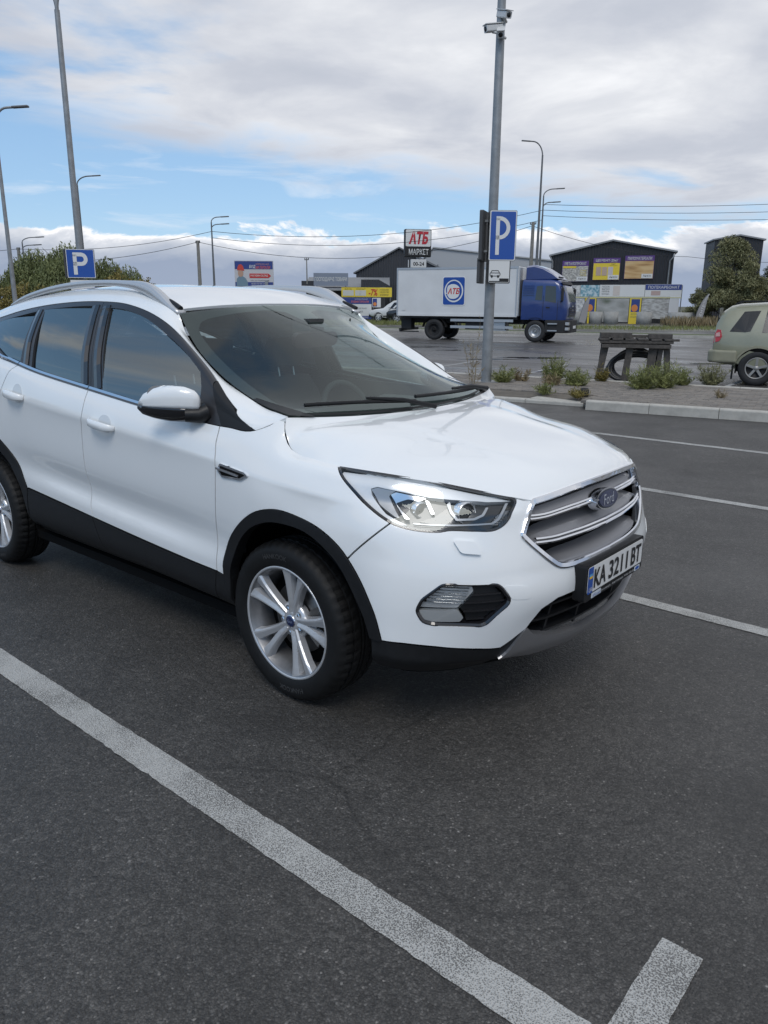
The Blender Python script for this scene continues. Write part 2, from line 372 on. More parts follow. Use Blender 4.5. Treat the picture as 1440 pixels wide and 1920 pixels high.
# lines of the far lot
def fline(a0, b0, a1, b1, w=.10):
    p, q = ks(a0, b0), ks(a1, b1); d = (q-p).normalized(); n = Vector((-d.y, d.x, 0))*w/2
    sheet('bay_line', [(p+n)[:2], (p-n)[:2], (q-n)[:2], (q+n)[:2]], .004, M_paint2)
for a in (1.6, 4.3, 7.0, 9.7): fline(a, 4.9, a+.5, 9.6)
for a in (-11, -8.3, -5.6, -2.9, -.2): fline(a, 5.0, a, 9.4)
for a in (-14, -9, -4, 1, 6, 11): fline(a, 13.5, a+2.0, 13.5)
for a in (-20, -13, -6, 1, 8): fline(a, 18.5, a+1.4, 18.6)
# puddles lying in the far lot
M_pud = mat('puddle_water', (.012, .012, .013), .03, spec=.6)
def puddle(c, a, b_, rz, seed):
    rg = np.random.default_rng(seed); n = 40; P = []
    ph = rg.uniform(0, 6.28, 6); 
    for k in range(n):
        t = 2*math.pi*k/n; r_ = 1+.22*math.sin(2*t+ph[0])+.18*math.sin(3*t+ph[1])+.12*math.sin(5*t+ph[2])+.08*math.sin(9*t+ph[3])
        v = Vector((a*r_*math.cos(t), b_*r_*math.sin(t), 0)); v.rotate(Matrix.Rotation(rz, 3, 'Z').to_euler()); P.append((c.x+v.x, c.y+v.y))
    sheet('puddle', P, .0045, M_pud)
RZ = site_rz()
for i, (a, d, la, lb) in enumerate(((4.7,24.6,1.15,.28),(3.2,23.8,.9,.16),(2.3,20.3,1.0,.18),(.9,18.6,.5,.10),(4.4,19.4,.55,.12),(2.6,28.5,.9,.2),(1.3,30.5,.8,.2),(9.5,22.4,1.0,.15),(4.6,29.5,1.0,.15))):
    puddle(site(a, d), la, lb, RZ+.12*(i % 3-1), 50+i)
# kerb stones along the island
M_kerb = mat('kerb_concrete', (.43, .41, .365), .85, var=.16, vscale=7, bump=.3, bscale=60)
kerb = empty('kerb', ks(0, 0), 0); kerb['kind'] = 'structure'
def kerbstone(a0, a1, b0=0., z0=0., h=.15, w=.15, tilt=0.):
    bb = MB(); p = ks((a0+a1)/2, b0+w/2); o = MB()
    x = (a1-a0)/2-.004; c = .022
    prof = [(-w/2, -.1), (w/2, -.1), (w/2, h), (-w/2+c, h), (-w/2+c*.3, h-c*.35), (-w/2, h-c)]
    bb.prism(prof, -x, x, 'X'); q = bb.build('kerb_stone', M_kerb, kerb); q.location = (p.x-kerb.location.x, p.y-kerb.location.y, z0); q.rotation_euler = (tilt, 0, ang+random.uniform(-.004, .004)); return q
a = .02
for ln in (.98, 1.0, 1.02, 1.0, 1.0, 1.0, 1.0, 1.0, 1.0, 1.0): kerbstone(a, a+ln, random.uniform(-.006, .006), random.uniform(-.006, .004)); a += ln
a = -.10
for k in range(16): kerbstone(a-1.0, a, .35+random.uniform(-.01, .01)+.02*k*0, -.085); a -= 1.0
a = -16.
for k in range(27): kerbstone(a, a+1.0, 3.62, -.01); a += 1.0
# island surface: sand bed, paving blocks
M_bed = mat('joint_sand', (.12, .105, .085), .95, var=.3, vscale=4, bump=.3)
M_block = [mat('paving_block_%d' % k, c_, .9, var=.2, vscale=9, bump=.35, bscale=70) for k, c_ in enumerate(((.20,.178,.155), (.175,.158,.14), (.225,.20,.172)))]
bed = sheet('island_bed', [ks(-16,.95)[:2], ks(-.35,.95)[:2], ks(.0,.12)[:2], ks(11,.12)[:2], ks(11,3.64)[:2], ks(-16,3.64)[:2]], .105, M_bed)
obj_from('island_edge', [tuple(ks(-16,.495,.058)), tuple(ks(-.09,.495,.058)), tuple(ks(-.09,.97,.112)), tuple(ks(-16,.97,.112))], [(0,1,2,3)], M_bed)['kind'] = 'structure'
obj_from('island_edge', [tuple(ks(-.09,.30,.05)), tuple(ks(.02,.13,.07)), tuple(ks(.02,.97,.108)), tuple(ks(-.09,.97,.108))], [(0,1,2,3)], M_bed)['kind'] = 'structure'
pave = empty('island_pavement', ks(0, 0)); pave['kind'] = 'structure'
def block_mesh():
    bb = MB(); w, l, t, c = .097, .197, .05, .007
    P = [(-l/2,-w/2),(-l/6,-w/2),(-l/12,-w/2-.012),(l/12,-w/2-.012),(l/6,-w/2),(l/2,-w/2),(l/2,w/2),(l/6,w/2),(l/12,w/2-.012),(-l/12,w/2-.012),(-l/6,w/2),(-l/2,w/2)]
    n = len(P); V = [(x, y, 0) for x, y in P]+[(x, y, t-c) for x, y in P]+[(x*.94, y*.90, t) for x, y in P]
    bb.add(V, [(k, (k+1) % n, n+(k+1) % n, n+k) for k in range(n)]+[(n+k, n+(k+1) % n, 2*n+(k+1) % n, 2*n+k) for k in range(n)]+[tuple(range(2*n, 3*n))]); return bb
bmsh = []
for k in range(3):
    o = block_mesh().build('paving_block', M_block[k]); bmsh.append(o.data); COL.objects.unlink(o); bpy.data.objects.remove(o)
cells = []
for j in range(34):
    for i in range(-30, 45):
        aa = i*.202+(.101 if j % 2 else 0); bb_ = .20+j*.101
        if aa < .0 and bb_ < 1.05: continue
        if aa < -6 or aa > 9: continue
        p = ks(aa, bb_); q = p-Vector((2.18, -2.84, 0)); cells.append((q.length, aa, bb_))
cells.sort()
rest = MB(); bm0 = block_mesh()
for n_, (dist, aa, bb_) in enumerate(cells):
    p = ks(aa, bb_); dz = random.uniform(-.006, .004); rz = ang+random.uniform(-.02, .02)
    if n_ < 300:
        o = bpy.data.objects.new('paving_block', bmsh[random.randrange(3)]); link(o, pave); o.location = (p.x-pave.location.x, p.y-pave.location.y, .085+dz); o.rotation_euler = (random.uniform(-.02,.02), random.uniform(-.02,.02), rz)
    else:
        M_ = Matrix.Translation((p.x-pave.location.x, p.y-pave.location.y, .085+dz)) @ Matrix.Rotation(rz, 4, 'Z'); rest.cur = random.randrange(3)
        rest.add([M_ @ Vector(v) for v in bm0.v], bm0.f)
tag(rest.build('paving_block', M_block, pave, recalc=False), kind='stuff')
# far verge: kerb, grass strip, road, second strip
M_grass = mat('verge_grass', (.075, .095, .035), .95, var=.45, vscale=.8)
M_road = asphalt('street_asphalt', (.10, .097, .095), .7, .4, 31.)
vk = MB(); vk.box((0, 0, .06), (150, .18, .16)); o = vk.build('far_kerb', M_kerb); c = ks(0, 31.5); o.location = c; o.rotation_euler = (0, 0, ang); o['kind'] = 'structure'
sheet('verge', [ks(-75,31.6)[:2], ks(70,31.6)[:2], ks(70,34.6)[:2], ks(-75,34.6)[:2]], .10, M_grass)
sheet('street', [ks(-110,34.6)[:2], ks(90,34.6)[:2], ks(90,42.5)[:2], ks(-110,42.5)[:2]], .03, M_road)
vk = MB(); vk.box((0, 0, .09), (180, .18, .18)); o = vk.build('far_kerb', M_kerb); c = ks(0, 42.6); o.location = c; o.rotation_euler = (0, 0, ang); o['kind'] = 'structure'
sheet('verge', [ks(-110,42.7)[:2], ks(90,42.7)[:2], ks(90,48)[:2], ks(-110,48)[:2]], .12, M_grass)
sheet('yard', [ks(-130,48)[:2], ks(110,48)[:2], ks(110,90)[:2], ks(-130,90)[:2]], .06, mat('yard_gravel', (.17,.165,.15), .95, var=.3, vscale=.6))
# ---------------------------------------------------------------- car body surfaces
# car frame = world frame: x forward, y left, z up; w = distance from the centre plane
def _cr(tk, P, t):
    """non-uniform Catmull-Rom through keys tk (n), P (n,...) evaluated at t (m) -> (m,...)"""
    tk = np.asarray(tk, float); P = np.asarray(P, float); t = np.clip(np.asarray(t, float), tk[0], tk[-1])
    n = len(tk)
    i = np.clip(np.searchsorted(tk, t, side='right') - 1, 0, n - 2)
    sh = (-1,) + (1,) * (P.ndim - 1)
    d = (P[1:] - P[:-1]) / (tk[1:] - tk[:-1]).reshape(sh)
    T = np.empty_like(P)
    h = tk[1:] - tk[:-1]
    T[0] = d[0]; T[-1] = d[-1]
    hh = (h[:-1] + h[1:]).reshape(sh)
    T[1:-1] = (d[:-1] * h[1:].reshape(sh) + d[1:] * h[:-1].reshape(sh)) / hh
    a = ((t - tk[i]) / h[i]).reshape(sh); H = h[i].reshape(sh)
    a2 = a * a; a3 = a2 * a
    return (2*a3-3*a2+1)*P[i] + (a3-2*a2+a)*H*T[i] + (-2*a3+3*a2)*P[i+1] + (a3-a2)*H*T[i+1]

class Net:
    """surface through rows of keyed 3D curves: rows[k] = (v, [(s,x,w,z),...])"""
    def __init__(self, rows, ns=260):
        self.v = np.array([r[0] for r in rows], float)
        s0 = rows[0][1][0][0]; s1 = rows[0][1][-1][0]
        self.s = np.linspace(s0, s1, ns)
        G = []
        for v, k in rows:
            k = np.array(k, float)
            G.append(_cr(k[:, 0], k[:, 1:], self.s))
        self.G = np.array(G)                       # rows, ns, 3
    def __call__(self, s, v):
        s = np.atleast_1d(np.asarray(s, float)); v = np.atleast_1d(np.asarray(v, float))
        h = self.s[1] - self.s[0]
        s = np.clip(s, self.s[0], self.s[-1])
        i = np.clip(((s - self.s[0]) / h).astype(int), 0, len(self.s) - 2)
        a = ((s - self.s[0]) / h - i)[:, None]
        i0 = np.clip(i-1, 0, None); i3 = np.clip(i+2, None, len(self.s)-1)
        def col(r):                                # smooth (uniform CR) along s
            g = self.G[r, ...] if np.isscalar(r) else None
            P0 = self.G[r, i0]; P1 = self.G[r, i]; P2 = self.G[r, i+1]; P3 = self.G[r, i3]
            return 0.5*((2*P1)+(P2-P0)*a+(2*P0-5*P1+4*P2-P3)*a*a+(3*P1-P0-3*P2+P3)*a**3)
        n = len(self.v)
        v = np.clip(v, self.v[0], self.v[-1])
        j = np.clip(np.searchsorted(self.v, v, side='right') - 1, 0, n - 2)
        vk = self.v
        jm = np.clip(j-1, 0, None); jp = np.clip(j+2, None, n-1)
        A = col(jm); B = col(j); C_ = col(j+1); D = col(jp)
        h0 = (vk[j]-vk[jm])[:, None]; h1 = (vk[j+1]-vk[j])[:, None]; h2 = (vk[jp]-vk[j+1])[:, None]
        d1 = (C_-B)/h1
        d0 = np.where(h0 > 0, (B-A)/np.where(h0 > 0, h0, 1), d1)
        d2 = np.where(h2 > 0, (D-C_)/np.where(h2 > 0, h2, 1), d1)
        T1 = (d0*h1+d1*h0)/(h0+h1); T1 = np.where(h0 > 0, T1, d1)
        T2 = (d1*h2+d2*h1)/(h1+h2); T2 = np.where(h2 > 0, T2, d1)
        b = ((v-vk[j])/(vk[j+1]-vk[j]))[:, None]; b2 = b*b; b3 = b2*b
        P = (2*b3-3*b2+1)*B+(b3-2*b2+b)*h1*T1+(-2*b3+3*b2)*C_+(b3-b2)*h1*T2
        return P                                   # (x,w,z)

def _side(xs, ws, zs):
    return [(x, x, w, z) for x, w, z in zip(xs, ws, zs)]
_X = [-2.69, -2.2, -1.8, -1.4, -1.0, -.6, -.35, -.2, -.1, 0, .1, .215, .33]
def _rear(w, z, dx=0.0, zr=None):
    zr = z if zr is None else zr
    return [(-4.3, -3.53+dx, 0, zr), (-4.0, -3.52+dx, w*.5, zr), (-3.75, -3.44+dx, w*.78, zr), (-3.5, -3.28+dx*.6, w*.91, z), (-3.15, -3.05, w*.975, z)]
_F = [.45, .60, .75, .90, 1.05, 1.2, 1.4]
def _front(p): return [(s,)+q for s, q in zip(_F, p)]

BAND = Net([
 (.00, _rear(.80, .28, .08)+_side(_X, [.80]*13, [.30,.30,.30,.30,.30,.29,.28,.27,.27,.27,.27,.27,.27]) +
   _front([(.46,.84,.27),(.57,.78,.255),(.67,.67,.25),(.735,.54,.25),(.80,.40,.25),(.85,.21,.25),(.865,0,.25)])),
 (.08, _rear(.85, .36, .03)+_side(_X, [.868]*11+[.876,.884], [.37,.37,.37,.368,.36,.345,.338,.335,.335,.335,.335,.335,.335]) +
   _front([(.50,.885,.335),(.62,.825,.325),(.72,.715,.32),(.79,.575,.315),(.855,.42,.31),(.91,.22,.31),(.925,0,.31)])),
 (.24, _rear(.88, .60)+_side(_X, [.89]*7+[.892,.895,.90,.90,.90,.90], [.60,.58,.555,.528,.503,.482,.472,.46,.452,.447,.444,.44,.438]) +
   _front([(.50,.902,.436),(.635,.845,.425),(.755,.742,.408),(.845,.605,.395),(.905,.45,.42),(.955,.23,.43),(.97,0,.43)])),
 (.275, _rear(.88, .65)+_side(_X, [.896,.891,.891,.891,.891,.891,.893,.896,.90,.905,.905,.904,.904], [.64,.615,.59,.563,.538,.517,.507,.50,.495,.49,.488,.486,.485]) +
   _front([(.495,.903,.485),(.638,.845,.478),(.765,.743,.465),(.865,.605,.46),(.92,.45,.475),(.965,.23,.48),(.978,0,.48)])),
 (.38, _rear(.89, .75)+_side(_X, [.908,.885,.875,.873,.873,.877,.889,.905,.912,.915,.913,.908,.905], [.73,.70,.675,.648,.625,.607,.60,.595,.592,.59,.588,.586,.584]) +
   _front([(.49,.903,.58),(.64,.845,.575),(.785,.743,.57),(.893,.60,.572),(.945,.45,.57),(.975,.23,.57),(.984,0,.57)])),
 (.55, _rear(.895, .90)+_side(_X, [.916,.906,.903,.902,.902,.903,.908,.916,.92,.92,.918,.911,.903], [.88,.845,.815,.79,.77,.755,.75,.752,.755,.757,.755,.75,.74]) +
   _front([(.475,.892,.725),(.635,.828,.712),(.775,.735,.703),(.87,.605,.697),(.925,.46,.69),(.962,.23,.683),(.974,0,.68)])),
 (.78, _rear(.895, 1.08)+_side(_X, [.918,.916,.915,.915,.915,.914,.913,.912,.912,.908,.901,.888,.870], [1.11,1.075,1.045,1.02,.99,.966,.948,.936,.928,.92,.912,.905,.897]) +
   _front([(.463,.843,.885),(.615,.768,.866),(.745,.682,.858),(.835,.572,.853),(.885,.45,.85),(.925,.225,.858),(.938,0,.86)])),
 (.815, _rear(.892, 1.115)+_side(_X, [.916,.917,.918,.918,.918,.916,.913,.909,.906,.903,.898,.885,.861], [1.15,1.112,1.079,1.053,1.022,.997,.979,.966,.956,.946,.938,.93,.922]) +
   _front([(.458,.823,.908),(.61,.752,.89),(.743,.672,.88),(.833,.566,.873),(.88,.448,.868),(.92,.225,.878),(.932,0,.88)])),
 (.845, _rear(.885, 1.15)+_side(_X, [.908,.91,.912,.913,.913,.91,.905,.899,.894,.890,.883,.869,.846], [1.18,1.145,1.110,1.080,1.048,1.022,1.003,.99,.98,.972,.965,.955,.945]) +
   _front([(.455,.805,.928),(.605,.738,.911),(.74,.663,.90),(.83,.56,.893),(.876,.446,.887),(.915,.225,.898),(.926,0,.90)])),
 (.92, _rear(.865, 1.26)+_side(_X, [.885,.886,.889,.891,.892,.89,.883,.868,.855,.850,.845,.836,.816], [1.27,1.23,1.175,1.142,1.105,1.075,1.06,1.058,1.05,1.03,1.017,1.005,.99]) +
   _front([(.455,.788,.976),(.592,.703,.962),(.718,.632,.944),(.818,.540,.922),(.870,.446,.911),(.908,.223,.925),(.918,0,.93)])),
 (1.0, _rear(.845, 1.37)+_side([-2.69,-2.2,-1.8,-1.4,-1.0,-.6,-.35,-.2,-.135,-.105,-.085,-.04,0,.091,.226,.33], [.852,.858,.861,.862,.863,.861,.852,.828,.785,.757,.780,.799,.797,.797,.790,.772], [1.342,1.275,1.227,1.191,1.155,1.127,1.116,1.118,1.150,1.170,1.13,1.069,1.046,1.035,1.024,1.02]) +
   _front([(.45,.75,1.017),(.578,.676,.999),(.70,.606,.978),(.806,.522,.950),(.862,.445,.930),(.90,.22,.944),(.912,0,.949)])),
])

_GS = [-3.2,-2.75,-2.4,-2.0,-1.55,-1.2,-.95,-.72,-.52,-.35,-.2,-.10]
def _g(pts): return [(s,)+q for s, q in zip(_GS, pts)]
GREEN = Net([
 (0, _g([(-3.2,.80,1.37),(-2.75,.85,1.345),(-2.4,.856,1.312),(-2.0,.86,1.25),(-1.55,.862,1.204),(-1.2,.863,1.172),(-.95,.863,1.15),(-.72,.863,1.135),(-.52,.86,1.123),(-.35,.852,1.116),(-.2,.828,1.118),(-.10,.757,1.170)])),
 (.5, _g([(-3.2,.745,1.42),(-2.75,.775,1.445),(-2.4,.785,1.445),(-2.0,.788,1.44),(-1.55,.79,1.42),(-1.23,.79,1.40),(-1.0,.793,1.37),(-.78,.805,1.30),(-.56,.825,1.23),(-.37,.835,1.16),(-.205,.820,1.132),(-.10,.755,1.1705)])),
 (.85, _g([(-3.2,.69,1.46),(-2.75,.692,1.515),(-2.42,.69,1.562),(-2.0,.688,1.602),(-1.55,.688,1.619),(-1.26,.69,1.602),(-1.06,.696,1.552),(-.86,.715,1.47),(-.60,.765,1.345),(-.39,.808,1.212),(-.205,.806,1.146),(-.10,.753,1.171)])),
 (1., _g([(-3.2,.63,1.495),(-2.75,.635,1.57),(-2.42,.637,1.615),(-2.0,.64,1.645),(-1.55,.645,1.653),(-1.26,.648,1.632),(-1.03,.665,1.575),(-.865,.682,1.475),(-.61,.722,1.335),(-.35,.77,1.207),(-.185,.778,1.165),(-.10,.749,1.172)])),
 (1.15, _g([(-3.2,.56,1.52),(-2.75,.575,1.60),(-2.42,.58,1.648),(-2.0,.585,1.675),(-1.55,.592,1.680),(-1.25,.605,1.652),(-.98,.630,1.580),(-.868,.650,1.456),(-.63,.679,1.304),(-.30,.718,1.199),(-.17,.735,1.180),(-.10,.745,1.173)])),
])

def hood_curves(s):
    """s in [0,1] rear to front: edge curve and centre curve"""
    E = _cr([0,.04,.09,.14,.24,.42,.56,.72,.88,1.0],
      [(-.102,.752,1.170),(-.082,.778,1.13),(-.038,.797,1.069),(.0,.796,1.046),(.091,.796,1.035),(.226,.789,1.024),(.45,.75,1.017),(.625,.650,.991),(.79,.538,.955),(.862,.445,.930)], s)
    Cn = _cr([0,.25,.5,.75,.88,.95,1.0], [(.04,0,1.146),(.26,0,1.128),(.50,0,1.088),(.735,0,1.038),(.845,0,1.000),(.892,0,.972),(.912,0,.948)], s)
    return E, Cn
def HOOD(s, t):
    """t 0 centre .. 1 edge"""
    s = np.atleast_1d(s); sg_ = np.sign(np.atleast_1d(t))[:, None]; t = np.abs(np.atleast_1d(t))[:, None]
    E, Cn = hood_curves(s)
    k = _cr([0,.03,.08,.2,.35,.6,.85,1.0], [2., 3., 15., 12., 7., 4.5, 2.8, 2.0], s)[:, None]
    q0 = _cr([0,.05,.3,.7,1.], [.22,.12,.14,.22,.25], s)[:, None]
    P = np.empty((len(s), 3))
    P[:, 0:1] = Cn[:, 0:1] + (E[:, 0:1]-Cn[:, 0:1])*t**2.2
    P[:, 1:2] = E[:, 1:2]*t*sg_
    P[:, 2:3] = Cn[:, 2:3] + (E[:, 2:3]-Cn[:, 2:3])*(q0*t**2+(1-q0)*t**k)
    # raised centre panel of the bonnet with soft crease lines
    q = np.clip((t*E[:, 1:2]-(.40-.10*s[:, None]))/.05, -1, 1)
    P[:, 2:3] -= .007*(1+np.sin(q*np.pi/2))*.5*np.clip(1-np.abs(s[:, None]-.45)/.5, 0, 1)
    return P
def ws_curves(b):
    """b 0 bottom .. 1 top"""
    E = _cr([0,.22,.55,.85,1.0], [(-.10,.744,1.173),(-.30,.718,1.199),(-.63,.679,1.304),(-.868,.650,1.456),(-.975,.632,1.577)], b)
    Cn = _cr([0,.33,.66,1.0], [(.06,0,1.128),(-.27,0,1.325),(-.585,0,1.485),(-.90,0,1.612)], b)
    return E, Cn
def WSH(b, a):
    b = np.atleast_1d(b); a = np.atleast_1d(a)[:, None]
    E, Cn = ws_curves(b)
    P = np.empty((len(b), 3))
    P[:, 0:1] = Cn[:, 0:1]+(E[:, 0:1]-Cn[:, 0:1])*np.abs(a)**2.2
    P[:, 1:2] = E[:, 1:2]*a
    P[:, 2:3] = Cn[:, 2:3]+(E[:, 2:3]-Cn[:, 2:3])*np.abs(a)**2.2
    return P
def ROOF(s, t):
    """s = x station -3.2..-.95 , t 0 centre .. 1 edge"""
    s = np.atleast_1d(s); sg_ = np.sign(np.atleast_1d(t))[:, None]; t = np.abs(np.atleast_1d(t))[:, None]
    E = GREEN(s, np.full(len(s), 1.15))
    Cn = _cr([-3.2,-2.75,-2.4,-2.0,-1.55,-1.2,-.95], [(-3.25,0,1.565),(-2.75,0,1.66),(-2.4,0,1.695),(-2.0,0,1.715),(-1.55,0,1.712),(-1.2,0,1.683),(-.90,0,1.612)], s)
    P = np.empty((len(s), 3))
    P[:, 0:1] = Cn[:, 0:1]+(E[:, 0:1]-Cn[:, 0:1])*t**2.2
    P[:, 1:2] = E[:, 1:2]*t*sg_
    P[:, 2:3] = Cn[:, 2:3]+(E[:, 2:3]-Cn[:, 2:3])*t**2.6
    return P
UV = {
'hl': [(0.221,0.997),(0.268,0.922),(0.329,0.865),(0.402,0.812),(0.464,0.773),(0.513,0.750),(0.569,0.742),(0.653,0.747),(0.688,0.759),(0.779,0.761),(0.847,0.762),(0.885,0.787),(0.912,0.832),(0.944,0.960),(0.931,0.995),(0.867,1.000),(0.737,0.998),(0.589,0.999),(0.426,1.000)],
'grille': [(1.051,1.000),(1.084,1.000),(1.196,1.000),(1.390,0.998),(1.357,0.519),(1.193,0.518),(1.116,0.530),(1.097,0.550),(1.045,0.625),(0.973,0.717),(0.968,0.734),(1.004,0.828)],
'fog': [(0.602,0.372),(0.617,0.420),(0.677,0.497),(0.701,0.502),(0.854,0.499),(0.869,0.480),(0.891,0.419),(0.887,0.396),(0.827,0.315),(0.811,0.308),(0.653,0.310),(0.624,0.317),(0.609,0.347)],
'bumplow': [(0.476,0.238),(0.675,0.246),(0.826,0.244),(0.905,0.240),(1.026,0.272),(1.040,0.324),(1.099,0.365),(1.189,0.356)],
'skid': [(0.925,0.198),(1.008,0.272),(1.087,0.225),(1.155,0.191),(1.343,0.166),(1.400,0.082),(1.275,0.050),(1.060,0.087)],
'arch': [(-0.378,0.232),(-0.373,0.302),(-0.331,0.413),(-0.237,0.524),(-0.128,0.609),(-0.030,0.650),(0.046,0.661),(0.137,0.649),(0.235,0.617),(0.328,0.561),(0.395,0.478),(0.444,0.358),(0.476,0.238)],
'archin': [(-0.342,0.113),(-0.327,0.267),(-0.265,0.408),(-0.169,0.515),(-0.054,0.574),(0.047,0.590),(0.141,0.586),(0.238,0.548),(0.329,0.484),(0.379,0.403),(0.420,0.298),(0.436,0.238)],
'rarch': [(-2.400,0.531),(-2.324,0.456),(-2.262,0.345),(-2.158,0.238)],
'cladtop': [(-2.158,0.238),(-1.456,0.238),(-0.429,0.237)],
'cladbot': [(-2.159,0.074),(-1.373,0.078),(-0.480,0.064)],
'doorF': [(-0.394,0.981),(-0.409,0.994),(-0.390,0.921),(-0.417,0.436),(-0.429,0.237),(-0.442,0.101)],
'doorB': [(-1.430,0.996),(-1.418,0.846),(-1.449,0.698),(-1.472,0.482),(-1.482,0.350),(-1.456,0.238),(-1.407,0.146),(-1.373,0.078)],
'char': [(-0.361,0.814),(-0.717,0.820),(-1.115,0.812),(-1.414,0.815),(-1.706,0.818),(-2.015,0.818)],
'bumpfend': [(0.362,0.536),(0.489,0.753)],
'vent': [(-0.355,0.790),(-0.313,0.811),(-0.160,0.808),(-0.214,0.762),(-0.324,0.752)],
'shut': [(-0.114,1.000),(-0.086,0.995),(-0.040,0.999),(0.001,0.998),(0.093,0.997),(0.232,0.984)],
'sailtip': [(-0.199,0.978),(-0.394,0.981)],
'handF': [(-1.349,0.821),(-1.111,0.810)],
'handR': [(-2.236,0.823),(-2.015,0.815)],
'washer': [(0.703,0.710),(0.777,0.707),(0.803,0.642),(0.733,0.649)],
'beltlow': [(-2.397,1.000),(-2.183,0.991),(-1.430,0.996),(-0.987,0.994),(-0.696,0.990)],
'hl_side': [(0.392,0.889),(0.413,0.914),(0.483,0.910),(0.461,0.872),(0.517,0.796),(0.504,0.796),(0.437,0.837)],
'hl_brow': [(0.246,0.979),(0.427,0.993),(0.591,0.982),(0.737,0.979),(0.924,0.979),(0.816,0.938),(0.671,0.911),(0.598,0.903),(0.478,0.912),(0.413,0.918),(0.392,0.893),(0.402,0.862),(0.472,0.799),(0.549,0.764),(0.511,0.760),(0.462,0.781),(0.400,0.819),(0.327,0.875),(0.277,0.922)],
'hl_frame1': [(0.467,0.881),(0.484,0.901),(0.589,0.897),(0.564,0.879),(0.528,0.878),(0.490,0.852),(0.550,0.796),(0.535,0.795)],
'hl_lens1': [(0.538,0.855),(0.555,0.881),(0.586,0.888),(0.600,0.831),(0.567,0.809)],
'hl_vane': [(0.586,0.886),(0.598,0.886),(0.625,0.833),(0.616,0.828)],
'hl_lens2': [(0.681,0.856),(0.683,0.881),(0.702,0.903),(0.738,0.917),(0.790,0.924),(0.785,0.893),(0.759,0.848),(0.732,0.822),(0.704,0.818)],
'hl_strip2': [(0.661,0.886),(0.672,0.901),(0.680,0.865),(0.705,0.823),(0.766,0.830),(0.795,0.854),(0.811,0.902),(0.822,0.905),(0.804,0.843),(0.772,0.820),(0.702,0.813),(0.677,0.846)],
'hl_strip3': [(0.892,0.950),(0.905,0.954),(0.875,0.826),(0.846,0.797),(0.565,0.774),(0.564,0.780),(0.842,0.807),(0.865,0.833)],
'hl_dark': [(0.579,0.796),(0.628,0.831),(0.664,0.880),(0.695,0.817),(0.773,0.818),(0.824,0.928),(0.889,0.946),(0.848,0.809),(0.652,0.792)],
'hl_low': [(0.516,0.758),(0.565,0.771),(0.849,0.793),(0.881,0.826),(0.923,0.940),(0.918,0.838),(0.878,0.796),(0.841,0.770),(0.679,0.765),(0.648,0.754),(0.568,0.749)],
'fog_lamp': [(0.611,0.380),(0.626,0.416),(0.680,0.488),(0.775,0.488),(0.777,0.465),(0.728,0.386)],
'fog_drl': [(0.611,0.371),(0.730,0.381),(0.750,0.346),(0.742,0.327),(0.656,0.321),(0.627,0.328)],
'fog_slot': [(0.782,0.488),(0.849,0.485),(0.880,0.421),(0.874,0.393),(0.818,0.329),(0.761,0.330),(0.757,0.353),(0.735,0.386)],
'bumpcap': [(0.874,0.487),(0.964,0.472),(0.979,0.420),(0.964,0.403),(0.893,0.413)],
'bars': [(1.050,0.802),(1.065,0.663)],
'gF': [(-1.402,0.783),(-1.226,0.787),(-1.006,0.780),(-0.800,0.757),(-0.655,0.752),(-0.537,0.718),(-0.523,0.581),(-0.542,0.000),(-1.010,0.038),(-1.298,0.043)],
'gR': [(-2.100,0.798),(-1.840,0.789),(-1.580,0.797),(-1.493,0.033),(-2.036,0.034)],
'gQ': [(-2.647,0.754),(-2.397,0.774),(-2.186,0.794),(-2.152,0.032),(-2.283,0.020),(-2.355,0.030),(-2.427,0.130)],
'bl': [(-1.510,0.793),(-1.416,0.031)],
'cl': [(-2.192,0.850),(-2.166,0.007)],
'top': [(-2.715,0.857),(-2.188,0.866),(-1.521,0.851),(-1.165,0.851),(-0.868,0.876),(-0.626,0.921),(-0.446,0.909),(-0.308,0.855),(-0.216,0.000)],
'wsedge': [(-0.921,1.127),(-0.671,1.150),(-0.447,1.070),(-0.321,1.150),(-0.130,1.150)],
'mirbase': [(-0.493,0.549),(-0.505,1.078),(-0.407,0.142)],
}
# ---------------------------------------------------------------- panel machinery
def _inpoly(P, poly):
    x, y = P[:, 0], P[:, 1]; q = np.asarray(poly); ins = np.zeros(len(P), bool); j = len(q)-1
    for i in range(len(q)):
        xi, yi = q[i]; xj, yj = q[j]
        c = ((yi > y) != (yj > y))
        with np.errstate(all='ignore'):
            c &= x < (xj-xi)*(y-yi)/(yj-yi if yj != yi else 1e-12)+xi
        ins ^= c; j = i
    return ins
def _dens(poly, h):
    out = []
    n = len(poly)
    for i in range(n):
        a = np.array(poly[i]); b = np.array(poly[(i+1) % n]); k = max(1, int(math.ceil(np.linalg.norm(b-a)/h)))
        for t in range(k): out.append(a+(b-a)*t/k)
    return np.array(out)
def smooth(pts, n=40, per=False):
    """smooth open curve through points, n samples"""
    P = np.array(pts, float); d = np.r_[0, np.cumsum(np.maximum(1e-6, np.linalg.norm(np.diff(P, axis=0), axis=1))**.5)]
    return [tuple(q) for q in _cr(d, P, np.linspace(0, d[-1], n))]
def roundpoly(poly, r, k=4):
    """round the corners of a closed polygon"""
    out = []; n = len(poly)
    for i in range(n):
        p = np.array(poly[i]); a = np.array(poly[i-1]); b = np.array(poly[(i+1) % n])
        da = np.linalg.norm(a-p); db = np.linalg.norm(b-p); rr = min(r, da*.45, db*.45)
        p0 = p+(a-p)/da*rr; p1 = p+(b-p)/db*rr
        for t in np.linspace(0, 1, k+1): out.append(tuple((1-t)**2*p0+2*t*(1-t)*p+t*t*p1))
    return out
